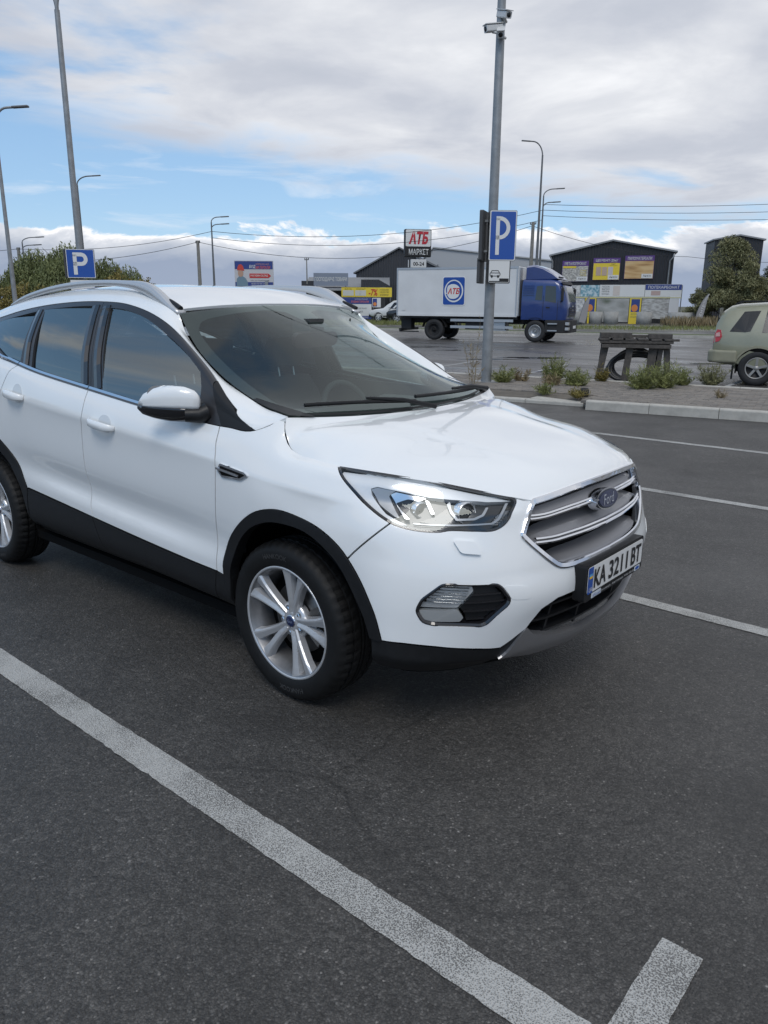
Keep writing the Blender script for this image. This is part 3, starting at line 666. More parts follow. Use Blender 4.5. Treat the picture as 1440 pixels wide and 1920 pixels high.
def inset(poly, d):
    """move a closed polygon inwards by d"""
    P = np.array(poly, float); n = len(P)
    A = .5*np.sum(P[:, 0]*np.roll(P[:, 1], -1)-np.roll(P[:, 0], -1)*P[:, 1]); sg = 1 if A > 0 else -1
    out = []
    for i in range(n):
        e0 = P[i]-P[i-1]; e1 = P[(i+1) % n]-P[i]
        e0 = e0/(np.linalg.norm(e0)+1e-9); e1 = e1/(np.linalg.norm(e1)+1e-9)
        n0 = np.array([-e0[1], e0[0]])*sg; n1 = np.array([-e1[1], e1[0]])*sg
        m = n0+n1; l = np.linalg.norm(m)
        if l < .3: m = n0; l = 1.
        m = m/l; c = max(.4, float(m@n0))
        out.append(tuple(P[i]+m*d/c))
    return out
def surf_n(fn, s, v, ns, e=2e-3):
    s = np.asarray(s, float); v = np.asarray(v, float)
    ds = fn(s+e, v)-fn(s-e, v); dv = fn(s, v+e)-fn(s, v-e)
    n = np.cross(ds, dv)*ns; l = np.linalg.norm(n, axis=1, keepdims=True)
    return n/np.maximum(l, 1e-12)
def panel(name, fn, ns, outer, m, parent, holes=(), side='R', h=.03, off=0., flange=.014, gap=.0034, hv=None, zero=None, fair=False):
    """cut a panel out of a body surface.  outer/holes: polygons in the surface's own (s,v) coordinates.
    side 'R','L' one side; 'B' both halves in one mesh (mirrored about the centre plane)."""
    outer = inset(outer, gap) if gap else list(outer)
    if zero is not None:                                  # keep the centre edge exactly on the centre plane
        outer = [(zero, b) if abs(a-zero) < gap*1.6+1e-6 and gap else (a, b) for a, b in outer] if zero > .5 else outer
    loops = [_dens(outer, h)]+[_dens(q, h) for q in holes]
    pts = []; edges = []
    for lp in loops:
        n0 = len(pts); pts += [tuple(q) for q in lp]; k = len(lp)
        edges += [(n0+i, n0+(i+1) % k) for i in range(k)]
    B = np.array(pts); lo = B.min(0); hi = B.max(0)
    hv = hv or h
    gx, gy = np.meshgrid(np.arange(lo[0]+h*.5, hi[0], h), np.arange(lo[1]+hv*.5, hi[1], hv))
    Gp = np.stack([gx.ravel(), gy.ravel()], 1)
    ok = _inpoly(Gp, loops[0])
    for q in loops[1:]: ok &= ~_inpoly(Gp, q)
    Gp = Gp[ok]
    if len(Gp):
        dmin = np.full(len(Gp), 9.)
        for b in B: dmin = np.minimum(dmin, np.hypot((Gp[:, 0]-b[0]), (Gp[:, 1]-b[1])))
        Gp = Gp[dmin > .38*min(h, hv)]
    allp = [Vector(q) for q in pts]+[Vector(q) for q in Gp]
    vo, eo, fo, ov, oe, of = delaunay_2d_cdt(allp, edges, [], 0, 1e-7)
    V2 = np.array([(q.x, q.y) for q in vo])
    tri = np.array([t for f in fo for t in ([f] if len(f) == 3 else [(f[0], f[i], f[i+1]) for i in range(1, len(f)-1)])])
    cen = V2[tri].mean(1); ok = _inpoly(cen, loops[0])
    for q in loops[1:]: ok &= ~_inpoly(cen, q)
    tri = tri[ok]
    P = fn(V2[:, 0], V2[:, 1]); Nn = surf_n(fn, V2[:, 0], V2[:, 1], ns)
    if fair:                                              # one fair, gently curved pane instead of the net's own surface
        xm, zm = P[:, 0].mean(), P[:, 2].mean(); X_ = P[:, 0]-xm; Z_ = P[:, 2]-zm
        A_ = np.stack([np.ones(len(P)), X_, Z_, X_*X_, Z_*Z_], 1); co = np.linalg.lstsq(A_, P[:, 1], rcond=None)[0]
        P[:, 1] = A_ @ co; Nn = np.stack([-(co[1]+2*co[3]*X_), np.ones(len(P)), -(co[2]+2*co[4]*Z_)], 1); Nn /= np.linalg.norm(Nn, axis=1, keepdims=True)
    P = P+Nn*off
    fnrm = np.cross(P[tri[:, 1]]-P[tri[:, 0]], P[tri[:, 2]]-P[tri[:, 0]])
    fl = np.einsum('ij,ij->i', fnrm, Nn[tri].mean(1)) < 0
    tri[fl] = tri[fl][:, ::-1]
    # boundary edges for the flange
    ec = {}
    for t in tri:
        for a, b in ((t[0], t[1]), (t[1], t[2]), (t[2], t[0])):
            ec.setdefault((min(a, b), max(a, b)), []).append((a, b))
    verts = []; faces = []; lnorm = []
    for sg in ({'R': (-1,), 'L': (1,), 'B': (-1, 1)}[side]):
        Q = P.copy(); Q[:, 1] *= sg; M_ = Nn.copy(); M_[:, 1] *= sg
        n0 = len(verts); verts += [tuple(q) for q in Q]
        for t in tri:
            tt = t if sg == 1 else t[::-1]                # fn frame (x,w,z): +w side keeps winding
            faces.append(tuple(int(i)+n0 for i in tt)); lnorm += [tuple(M_[i]) for i in tt]
        if flange:
            n1 = len(verts); verts += [tuple(q) for q in (Q-M_*flange)]
            for k, e in ec.items():
                if len(e) != 1: continue
                a, b = e[0]
                if side == 'B' and P[a, 1] < 2e-3 and P[b, 1] < 2e-3: continue
                q = (b+n0, a+n0, a+n1, b+n1)
                if sg == -1: q = q[::-1]
                pa, pb, pc = (Vector(verts[i]) for i in q[:3]); fnm = (pb-pa).cross(pc-pa)
                fnm = tuple(fnm.normalized()) if fnm.length > 1e-12 else (0, 0, 1)
                faces.append(tuple(int(i) for i in q)); lnorm += [fnm]*4
    me = bpy.data.meshes.new(name); me.from_pydata(verts, [], faces)
    me.polygons.foreach_set('use_smooth', [True]*len(me.polygons)); me.update()
    me.normals_split_custom_set(lnorm)
    me.materials.append(m)
    o = bpy.data.objects.new(name, me); link(o, parent); return o
def both(name, *a, **k):
    return [panel(name, *a, side=sd, **k) for sd in ('R', 'L')]
def pt(fn, ns, s, v, d=0., sg=-1):
    """point on a surface, d along the outward normal, on the right (-1) or left (+1) side"""
    P = fn(np.array([s]), np.array([v]))[0]+surf_n(fn, [s], [v], ns)[0]*d
    return Vector((P[0], P[1]*sg, P[2]))
def strip_on(name, fn, ns, line, prof, m, parent, sg=-1, closed=False, smoothn=True):
    """sweep a profile [(across in v direction, height along the normal)] along a line of (s,v) on the surface"""
    Ls = np.array(line, float); P = fn(Ls[:, 0], Ls[:, 1]); Nn = surf_n(fn, Ls[:, 0], Ls[:, 1], ns)
    if closed: T = np.roll(P, -1, 0)-np.roll(P, 1, 0)
    else: T = np.gradient(P, axis=0)
    T /= np.linalg.norm(T, axis=1, keepdims=True)+1e-12
    A = np.cross(Nn, T); A /= np.linalg.norm(A, axis=1, keepdims=True)+1e-12
    k = len(prof); V = []
    for i in range(len(P)):
        for (a, hh) in prof:
            q = P[i]+A[i]*a+Nn[i]*hh; V.append((q[0], q[1]*sg, q[2]))
    F = []; n = len(P)
    for i in range(n if closed else n-1):
        j = (i+1) % n
        for c in range(k):
            c2 = (c+1) % k; F.append((i*k+c, i*k+c2, j*k+c2, j*k+c))
    if not closed: F += [tuple(range(k)), tuple(range((n-1)*k+k-1, (n-1)*k-1, -1))]
    b = MB(); b.add(V, F, False); return b
def vz(s, z):
    lo, hi = 0., 1.
    for _ in range(40):
        m_ = (lo+hi)/2
        if BAND([s], [m_])[0, 2] < z: lo = m_
        else: hi = m_
    return (lo+hi)/2
# ---------------------------------------------------------------- the white car
M_white = mat('car_white_paint', (.83, .845, .84), .30, coat=1.0, coatr=.02)
M_clad = mat('car_black_plastic', (.010, .0105, .0115), .46, spec=.35, var=.15, vscale=30)
M_gloss = mat('gloss_black', (.012, .012, .014), .12, coat=.6)
M_frame = mat('window_frame_black', (.03, .03, .033), .28)
M_chrome = mat('chrome', (.80, .81, .83), .09, metal=1)
M_satin = mat('satin_silver', (.50, .50, .515), .34, metal=.85)
M_tray = mat('grille_silver', (.27, .27, .28), .45, metal=.6)
M_dark = mat('dark_void', (.006, .006, .006), .8, spec=.1)
M_rubber = mat('tyre_rubber', (.0085, .0085, .0085), .6, spec=.3, var=.25, vscale=14, bump=.05, bscale=120)
M_alloy = mat('alloy_silver', (.60, .605, .615), .30, metal=.55, coat=.3, var=.06, vscale=9)
M_barrel = mat('alloy_barrel', (.26, .26, .265), .42, metal=.7, var=.25, vscale=12)
M_steel = mat('brake_steel', (.20, .19, .18), .45, metal=.9, var=.3)
M_glassS = glass('side_glass', (.46, .52, .52), 2.9)
M_glassP = glass('privacy_glass', (.04, .045, .05), 2.9)
M_glassW = glass('windscreen_glass', (.70, .83, .79), 1.85)
M_lens = glass('clear_lens', (.93, .94, .95), 1.42)
M_int = mat('interior_grey', (.05, .051, .052), .75, var=.2)
M_intL = mat('interior_light', (.16, .155, .15), .85)
M_seat = mat('seat_cloth', (.04, .04, .043), .9, var=.2)
M_blue = mat('badge_blue', (.008, .018, .07), .18, coat=1)
M_brow = mat('lamp_silver', (.84, .85, .85), .28, metal=.1)
M_mirror = mat('reflector_chrome', (.88, .89, .90), .12, metal=1)
M_lampdark = mat('lamp_dark', (.035, .036, .038), .25, coat=.5)
M_lampgrey = mat('lamp_grey', (.42, .43, .44), .3, metal=.4)
M_frit = mat('glass_frit', (.02, .019, .021), .35)

car = empty('parked_car', (0, 0, 0), label='white compact SUV parked in the foreground bay with silver roof rails', cat='car')

DF = smooth([(-.400,1.0),(-.393,.95),(-.388,.90),(-.372,.815),(-.378,.70),(-.395,.55),(-.415,.436),(-.424,.33),(-.429,.238)], 24)
DFlow = [(-.429,.238),(-.436,.16),(-.447,.075)]
DB = smooth([(-1.432,1.0),(-1.426,.92),(-1.425,.846),(-1.443,.76),(-1.455,.68),(-1.472,.48),(-1.478,.36),(-1.470,.29),(-1.456,.238)], 24)
DBlow = smooth([(-1.456,.238),(-1.41,.15),(-1.372,.07)], 8)
DR = smooth([(-2.18,1.0),(-2.24,.92),(-2.30,.83),(-2.36,.72),(-2.405,.60),(-2.41,.55)], 16)
ARCH = smooth(UV['arch'], 46)
ARCHI = smooth([UV['archin'][0]]+UV['archin'][1:], 46)
def rear_arch(r0, a0, a1, n=40):
    out = []
    for a in np.linspace(a0, a1, n):
        x = -2.69+r0*math.cos(a); z = .345+r0*math.sin(a)*1.0
        out.append((x, vz(x, z)))
    return out
RA_F = rear_arch(.565, R(23.5), R(180-20), 60)          # from the sill in front of the wheel, over the top, to behind it
RA_I = rear_arch(.49, R(4), R(180-8), 60)
iDR = min(range(len(RA_F)), key=lambda i: (RA_F[i][0]+2.41)**2+(RA_F[i][1]-.55)**2)
HL = UV['hl']; HLo = smooth(HL[:13], 46)+smooth(HL[12:16], 12)[1:]+smooth(HL[15:]+[(.30,1.0)], 14)[1:]
HLlow = smooth(HL[:13], 46); seam_i = min(range(46), key=lambda i: (HLlow[i][0]-.489)**2+(HLlow[i][1]-.752)**2)
iArch = min(range(46), key=lambda i: (ARCH[i][0]-.362)**2+(ARCH[i][1]-.536)**2)

# --- white panels
fender = DF[::-1][:0]+[p for p in DF]+ARCH[:iArch+1]+HLlow[:seam_i+1][::-1]+[(.215,1.0),(.1,1.0),(0,1.0),(-.10,1.0),(-.2,1.0),(-.3,1.0)]
both('front_fender', BAND, -1, fender, M_white, car)
fd = DF+[(-.70,.238),(-1.1,.238)]+DB[::-1]+[(-1.1,1.0),(-.7,1.0)]
doors = both('front_door', BAND, -1, fd, M_white, car, hv=.022)
rd = DB+[(-1.8,.238),(-2.158,.238)]+RA_F[:iDR+1]+DR[::-1]+[(-1.8,1.0)]
rdoors = both('rear_door', BAND, -1, rd, M_white, car, hv=.022)
quarter = DR+RA_F[iDR:]+[(-3.3,.12),(-3.75,.10),(-4.3,.10),(-4.3,1.0),(-3.75,1.0),(-3.2,1.0),(-2.7,1.0)]
panel('rear_quarter', BAND, -1, quarter, M_white, car, side='R', h=.05, gap=.0015); panel('rear_quarter', BAND, -1, quarter, M_white, car, side='L', h=.05, gap=.0015)
FOG = roundpoly(UV['fog'], .012, 2)
GRI = [(1.4,.518)]+[(1.357,.519),(1.27,.518),(1.193,.518),(1.116,.528),(1.097,.548),(1.045,.625),(.975,.717),(.972,.734),(1.006,.828),(1.046,1.0)]
LOWT = [(.905,.240),(1.000,.268),(1.026,.300),(1.042,.328),(1.10,.362),(1.19,.362),(1.4,.362)]
bumper = HLlow[seam_i:]+[HL[13], (.945,1.0), (1.046,1.0)]+GRI[::-1][1:]+LOWT[::-1]+[(.826,.244),(.675,.246),(.56,.243)]+ARCH[iArch:][::-1]
bump = panel('front_bumper', BAND, -1, bumper, M_white, car, holes=[FOG], side='B', h=.02, hv=.018, zero=1.4)
# bonnet
hd = [(0,0),(0,.25),(0,.5),(0,.75),(0,1.0)]+[(s, 1.0) for s in np.linspace(0,1,40)[1:]]+[(1.0,.75),(1.0,.5),(1.0,.25),(1.0,0)]
hood = panel('bonnet', HOOD, 1, [(a*1.0, b*1.0) for a, b in hd], M_white, car, side='B', h=.02, gap=.0, flange=.02)
# roof, cant rail and windscreen pillar
rf = [(-3.2,0)]+[(-3.2,t) for t in (.25,.5,.75,1.)]+[(s,1.) for s in np.linspace(-3.2,-.955,30)[1:]]+[(-.955,t) for t in (.75,.5,.25,0)]
panel('roof', ROOF, 1, rf, M_white, car, side='B', h=.04, gap=0)
TOP = smooth(UV['top'][:-1], 50)
TOPf = [(-3.19,.86)]+TOP+[(-.222,.40),(-.205,.0)]
pil = TOPf+[(-.15,0),(-.103,0),(-.103,.6),(-.103,1.149)]+[(s,1.149) for s in np.linspace(-.103,-3.19,60)[1:]]
both('roof_pillar', GREEN, -1, pil, M_white, car, gap=.001)
pin = [(s, v) for s, v in pil if True]
both('pillar_lining', GREEN, -1, pin, M_int, car, off=-.022, gap=.006, flange=0, h=.06)
# tailgate glass area and rear closing surface
b = MB()
for (xa, za, wa), (xb, zb, wb) in (((-3.22,1.56,.56),(-3.52,1.36,.64)),):
    n = 9; V = []
    for (x, z, w, bow) in ((xa, za, wa, .04), (xb, zb, wb, .03)):
        for k in range(n):
            t = k/(n-1)*2-1; V.append((x-bow*(1-t*t), w*t, z))
    b.add(V, [(k, k+1, n+k+1, n+k) for k in range(n-1)], True)
b.build('tailgate_glass', M_glassP, car)
for sg in (-1, 1):
    b = MB(); b.add([(-3.2,.63*sg,1.495),(-3.2,.56*sg,1.52),(-3.25,.56*sg,1.55),(-3.52,.64*sg,1.36),(-3.43,.72*sg,1.36),(-3.2,.80*sg,1.37)], [(0,1,2,3,4,5)]); b.build('rear_pillar', M_white, car)

# --- window frames, glass
gF = smooth(UV['gF'][:6], 20)+[(-.525,.60),(-.53,.32),(-.548,.045),(-1.01,.04),(-1.298,.045)]
gR = smooth([(-2.100,.798),(-1.84,.796),(-1.580,.797)], 8)+[(-1.495,.04),(-2.036,.04)]
gQ = smooth([(-2.86,.62),(-2.647,.754),(-2.397,.776),(-2.186,.794)], 10)+[(-2.152,.04),(-2.283,.03)]+smooth([(-2.36,.04),(-2.50,.18),(-2.70,.42),(-2.86,.62)], 8)[:-1]
topv = lambda s: float(np.interp(s, [q[0] for q in TOPf[:-2]], [q[1] for q in TOPf[:-2]]))
sB0, sB1 = -1.512, -1.416
frF = [(s, topv(s)) for s in np.linspace(sB0, -.455, 26)]+[(-.44,.72),(-.405,.30),(-.395,.004),(-.7,.004),(sB1,.004)]
frR = [(s, topv(s)) for s in np.linspace(-2.198, sB0, 20)]+[(sB1,.004),(-1.8,.004),(-2.168,.004)]
frQ = [(s, topv(s)) for s in np.linspace(-2.95, -2.198, 16)]+[(-2.168,.004),(-2.30,.004)]+smooth([(-2.37,.004),(-2.53,.14),(-2.75,.40),(-2.95,.72)], 8)
sail = [(-.453,topv(-.453)),(-.40,topv(-.40)),(-.34,topv(-.34)),(-.30,.80),(-.25,.66),(-.222,.40),(-.207,.012),(-.30,.004),(-.393,.004),(-.403,.30),(-.437,.72)]
dF = both('door_frame', GREEN, -1, frF, M_frame, car, holes=[gF], off=-.003, h=.035, gap=.0015)
dR_ = both('door_frame', GREEN, -1, frR, M_frame, car, holes=[gR], off=-.003, h=.035, gap=.0015)
both('window_surround', GREEN, -1, frQ, M_frame, car, holes=[gQ], off=-.003, h=.035, gap=.0015)
both('sail_panel', GREEN, -1, sail, M_clad, car, off=.002, h=.03, gap=.002)
for nm, g, m in (('front_side_window', gF, M_glassS), ('rear_side_window', gR, M_glassP), ('quarter_window', gQ, M_glassP)):
    both(nm, GREEN, -1, g, m, car, off=-.010, h=.04, gap=-.006, flange=0, fair=True)
# gloss black pillar covers either side of the door gap
for line, w in (([(sB0-.055,.80),(sB1-.062,.03)], .030), ([(sB0+.062,.80),(sB1+.068,.03)], .030), ([(-2.152,.80),(-2.098,.03)], .026)):
    for sg in (-1, 1):
        q = smooth([line[0], ((line[0][0]+line[1][0])/2-.004, .42), line[1]], 10)
        strip_on('pillar_cover', GREEN, -1, q, [(-w,-.004),(-w,.001),(0,.004),(w,.001),(w,-.004)], M_gloss, car, sg).build('pillar_cover', M_gloss, car)
# bright strip along the belt line
beltS = [(s, .0) for s in np.linspace(-2.31, -.60, 40)]
for sg in (-1, 1):
    for a, bb in ((-2.30, -2.166), (-2.160, -1.430), (-1.423, -.56)):
        ln = [(s, .012) for s in np.linspace(a, bb, 24)]
        strip_on('belt_trim', GREEN, -1, ln, [(-.012,-.004),(-.012,.004),(0,.009),(.010,.004),(.010,-.004)], M_chrome, car, sg).build('belt_trim', M_chrome, car)
    ln = smooth([(-2.30,.012),(-2.38,.012),(-2.54,.14),(-2.76,.40),(-2.95,.71)], 24)
    strip_on('belt_trim', GREEN, -1, ln, [(-.011,-.004),(-.011,.004),(0,.008),(.009,.004),(.009,-.004)], M_chrome, car, sg).build('belt_trim', M_chrome, car)
# --- windscreen
wsO = [(.03,0)]+[(.03,a) for a in (.25,.5,.75,.985)]+[(b_,.985) for b_ in np.linspace(.03,.985,20)[1:]]+[(.985,a) for a in (.75,.5,.25,0)]
ws = panel('windscreen', lambda b_, a: WSH(b_, a), -1, wsO, M_glassW, car, side='B', h=.05, gap=0, flange=0, off=0.)
frI = [(.11,.0)]+[(.11,a) for a in (.3,.6)]+smooth([(.115,.82),(.13,.89),(.18,.915)],6)+[(b_,.915) for b_ in np.linspace(.24,.84,10)]+smooth([(.88,.91),(.915,.87),(.93,.80)],6)+[(.935,.6),(.935,.3),(.935,.28),(.90,.14),(.85,.12),(.72,.075),(.70,.0)]
frO = wsO[1:-1]
def frit():
    outer = [(.012,0.),(.012,.5),(.012,.985)]+[(b_,.985) for b_ in np.linspace(.05,.988,20)]+[(.988,.5),(.988,0.)]
    poly = outer+frI[::-1]
    panel('windscreen_frit', WSH, -1, poly, M_frit, ws, side='B', h=.05, gap=0, flange=0, off=-.004)
frit()
# --- cladding: arch trims, door cladding, sill, lower bumper
def ring(o_, i_): return o_+i_[::-1]
trim = ring(ARCH, ARCHI)
both('arch_trim', BAND, -1, trim, M_clad, car, off=.006, flange=.05, gap=0, h=.025)
both('arch_trim', BAND, -1, ring(RA_F, RA_I), M_clad, car, off=.006, flange=.05, gap=0, h=.03)
cl1 = DFlow+[(-.7,.072),(-1.1,.072)]+DBlow[::-1]+[(-1.1,.236),(-.7,.236)]
both('door_cladding', BAND, -1, cl1, M_clad, car, off=.006, gap=.0025)
iR0 = [q for q in RA_I if q[0] > -2.3 and q[1] < .236]
cl2 = DBlow+[(-1.7,.072),(-2.10,.072),(-2.155,.085),(-2.185,.12),(-2.175,.18),(-2.160,.236),(-1.8,.236)]
both('door_cladding', BAND, -1, cl2, M_clad, car, off=.006, gap=.0025)
cl3 = [(-.43,.236),(-.437,.16),(-.447,.072),(-.33,.06),(-.335,.11),(-.33,.236)]
both('sill_end', BAND, -1, cl3, M_clad, car, off=.005, gap=.0015)
cl4 = [(-2.162,.236),(-2.178,.18),(-2.188,.12),(-2.158,.085),(-2.15,.06),(-2.195,.055),(-2.215,.12),(-2.205,.20)]
both('sill_end', BAND, -1, cl4, M_clad, car, off=.004, gap=.001)
sill = [(-2.2,.002),(-.33,.002),(-.33,.073),(-2.2,.073)]
both('sill', BAND, -1, sill, M_clad, car, off=.0, gap=0, h=.06)
low = [(.436,.236),(.56,.241),(.675,.244),(.826,.242),(.906,.238),(.935,.185),(.905,.09),(.88,.062),(.7,.055),(.45,.055),(.43,.1)]
both('bumper_lower', BAND, -1, low, M_clad, car, off=-.004, gap=0, h=.025, flange=.03)
edge = [(.897,.236),(.905,.243),(.999,.275),(1.018,.262),(.985,.235),(.925,.165),(.915,.16)]
both('bumper_edge', BAND, -1, edge, M_clad, car, off=-.006, gap=0, h=.02)
skid = [(.918,.185),(.99,.268),(1.006,.268),(1.04,.245),(1.087,.224),(1.155,.190),(1.25,.172),(1.4,.163),(1.4,.07),(1.275,.06),(1.06,.075),(.945,.12)]
panel('skid_plate', BAND, -1, skid, M_satin, car, side='B', off=.004, gap=0, h=.02, zero=1.4, flange=.03)
# --- lower intake
def recess(s, v, d, sg): return pt(BAND, -1, s, v, -d, sg)
intake = LOWT[1:]+[(1.4,.15),(1.155,.175),(1.04,.22),(.99,.25)]
panel('intake_mesh', BAND, -1, intake, M_dark, car, side='B', off=-.07, gap=0, h=.04, flange=0)
for vv in (.215, .262, .31):
    for sg in (-1, 1):
        ln = [(s, vv+max(0,(1.1-s))*.12) for s in np.linspace(1.03, 1.4, 12)]
        strip_on('intake_slat', BAND, -1, ln, [(-.005,-.06),(-.005,-.022),(.005,-.022),(.005,-.06)], M_gloss, car, sg).build('intake_slat', M_clad, car)
for ss in (1.11, 1.25):
    for sg in (-1, 1):
        ln = [(ss, v_) for v_ in np.linspace(.185,.35,8)]
        strip_on('intake_rib', BAND, -1, ln, [(-.006,-.06),(-.006,-.028),(.006,-.028),(.006,-.06)], M_clad, car, sg).build('intake_rib', M_clad, car)
# inner lip of the intake
for sg in (-1, 1):
    strip_on('intake_lip', BAND, -1, smooth(LOWT[1:], 30), [(-.001,-.004),(-.012,-.008),(-.012,-.07),(-.001,-.07)], M_clad, car, sg).build('intake_lip', M_clad, car)

# --- grille
gri_in = [(1.4,.505),(1.2,.505),(1.115,.515),(1.06,.585),(.965,.717),(.963,.74),(1.0,.84),(1.035,1.0),(1.4,1.0)]
panel('grille_back', BAND, -1, gri_in, M_dark, car, side='B', off=-.085, gap=0, h=.04, flange=0)
grille = empty('grille'); grille.parent = car
frl = smooth([(1.4,.528),(1.3,.527),(1.2,.527)], 8)+smooth([(1.2,.527),(1.15,.529),(1.118,.540),(1.100,.560)], 8)[1:]+[(1.052,.630),(1.012,.682),(.986,.716)]+smooth([(.986,.716),(.981,.728),(.985,.742)], 4)[1:]+[(1.0,.79),(1.013,.828),(1.035,.92)]+smooth([(1.045,.958),(1.056,.982),(1.085,.988)], 5)+[(1.15,.988),(1.25,.988),(1.4,.988)]
sa = MB()
for sg in (-1, 1):
    q = strip_on('frame', BAND, -1, _cr(np.arange(len(frl)), np.array(frl), np.linspace(0, len(frl)-1, 120)), [(-.012,-.03),(-.012,.004),(-.007,.008),(.008,.006),(.012,.0),(.012,-.03)], M_chrome, grille, sg)
    sa.add(q.v, q.f)
sa.build('grille_frame', M_chrome, grille)
def blade(v_top, v_bot, d_top, d_bot, s0, m, nm='grille_bar', lip=.010):
    bb = MB()
    for sg in (-1, 1):
        S = np.r_[np.linspace(s0[0], s0[0]+.06, 5), np.linspace(s0[0]+.09, 1.4, 22)]
        V = []; k = 6
        for s in S:
            t = np.clip((s-s0[0])/.07, 0, 1); vt = v_bot+(v_top-v_bot)*(.55+.45*t)+(1-t)*.012
            vb = v_bot+(1-t)*.012
            for (v_, d_) in ((vt, d_top), ((vt*.55+vb*.45), d_top*.45+d_bot*.55), (vb+lip, d_bot+.001), (vb, d_bot), (vb-.004, d_bot+.012), (vb-.003, d_top)):
                V.append(tuple(pt(BAND, -1, s, v_, -d_, sg)))
        F = [(i*k+c, i*k+(c+1) % k, (i+1)*k+(c+1) % k, (i+1)*k+c) for i in range(len(S)-1) for c in range(k)]
        bb.add(V, F, False)
    return bb.build(nm, m, grille)
blade(.955, .800, .070, .014, (1.018,), M_tray)
blade(.765, .662, .070, .014, (1.030,), M_tray)
blade(.612, .545, .075, .016, (1.085,), M_tray)
for (v_, s0) in ((.803, 1.03), (.665, 1.045)):
    for dv in (.014, -.004):
        bb = MB()
        for sg in (-1, 1):
            ln = [(s, v_+dv+.012*np.clip(1-(s-s0)/.07, 0, 1)) for s in np.r_[np.linspace(s0, s0+.08, 5), np.linspace(s0+.1, 1.4, 20)]]
            q = strip_on('bar_trim', BAND, -1, ln, [(-.006,-.02),(-.006,-.006),(0,-.002),(.006,-.006),(.006,-.02)], M_chrome, grille, sg); bb.add(q.v, q.f)
        bb.build('bar_trim', M_chrome, grille)
# badge
bc = pt(BAND, -1, 1.399, .790, .006); bc.y = 0
bmx = frame_matrix(bc, (0, 1, 0), (-.22, 0, 1))
def on_badge(o): o.matrix_local = bmx; return o
b = MB(); b.prism(ellipse(.096, .043, 40), -.03, .012, 'Z'); on_badge(b.build('badge', M_chrome, car))
bd = [o for o in car.children if o.name.startswith('badge')][0]
def bchild(o, z): o.parent = bd; o.matrix_local = Matrix.Translation((0, 0, z)); return o
b = MB(); b.prism(ellipse(.089, .037, 40), 0, .002, 'Z'); bchild(b.build('badge_rim', mat('badge_dark', (.02,.025,.04), .3), None), .0125)
b = MB(); b.prism(ellipse(.083, .0325, 40), 0, .002, 'Z'); bchild(b.build('badge_face', M_blue, None), .0147)
me = text_mesh('Ford', .10, .040, shear=.35); me.materials.clear(); me.materials.append(mat('badge_letter', (.62,.64,.68), .25, metal=.6))
bchild(bpy.data.objects.new('lettering', me), .0175); COL.objects.link(bpy.data.objects[me.name] if me.name in bpy.data.objects else bd.children[-1]) if False else None
for o in bd.children:
    if o.name not in COL.objects: COL.objects.link(o)

# --- headlamps
def lamp_poly(key, d, m, parent, sg, nm, r=.004, th=.006):
    return panel(nm, BAND, -1, roundpoly(UV[key] if isinstance(key, str) else key, r, 2), m, parent, side='R' if sg < 0 else 'L', off=-d, h=.03, flange=th, gap=0)
for sg in (-1, 1):
    sd = 'R' if sg < 0 else 'L'
    hl = panel('headlamp', BAND, -1, HLo, M_lens, car, side=sd, off=.0, gap=.004, h=.025, flange=0)
    panel('lamp_housing', BAND, -1, HLo, M_lampdark, hl, side=sd, off=-.045, gap=.004, h=.03, flange=0)
    strip_on('lamp_seal', BAND, -1, inset(HLo, .005), [(-.0045,-.045),(-.0045,-.002),(.0045,-.002),(.0045,-.045)], M_clad, hl, sg, closed=True).build('lamp_seal', M_gloss, hl)
    lamp_poly('hl_brow', .016, M_brow, hl, sg, 'lamp_brow', th=.028)
    lamp_poly('hl_side', .020, M_lampgrey, hl, sg, 'side_reflector', th=.02)
    lamp_poly('hl_frame1', .018, M_mirror, hl, sg, 'lamp_frame', th=.025)
    lamp_poly('hl_vane', .016, M_mirror, hl, sg, 'lamp_vane', th=.026)
    lamp_poly('hl_strip2', .016, M_lampgrey, hl, sg, 'lamp_strip', th=.026)
    lamp_poly('hl_strip3', .014, M_lampgrey, hl, sg, 'lamp_strip', th=.012)
    lamp_poly('hl_dark', .034, M_gloss, hl, sg, 'lamp_bezel', th=.01)
    lamp_poly('hl_low', .030, M_lampdark, hl, sg, 'lamp_bezel', th=.012)
    for key, rr in (('hl_lens1', .023), ('hl_lens2', .033)):
        q = np.array(UV[key]).mean(0); c = pt(BAND, -1, q[0], q[1], -.040, sg); n_ = surf_n(BAND, [q[0]], [q[1]], -1)[0]; n_ = Vector((n_[0], n_[1]*sg, n_[2]))
        n_ = (n_*.45+Vector((1, 0, 0))*.7).normalized()
        up = Vector((0, 0, 1)); ux = up.cross(n_).normalized(); fm = frame_matrix(c, ux, up)
        b = MB(); b.lathe([(rr*1.28, -.02), (rr*1.3, .014), (rr*1.12, .016), (rr*1.05, .004)], 28); o = b.build('lamp_ring', M_mirror, hl); o.matrix_local = fm
        b = MB(); b.lathe([(rr*1.05*math.sin(a), -.006+rr*.62*math.cos(a)) for a in np.linspace(R(90), R(2), 9)], 28); o = b.build('projector', M_gloss, hl); o.matrix_local = fm
    for k in range(9):
        t = k/8; q0 = (.80+.10*t, .775+.02*t); 
        b = MB(); b.bar(pt(BAND, -1, .842+.006*k, .80+.012*k, -.030, sg), pt(BAND, -1, .885+.004*k, .79+.014*k, -.030, sg), .0025, .006); b.build('lamp_fin', M_lampgrey, hl)
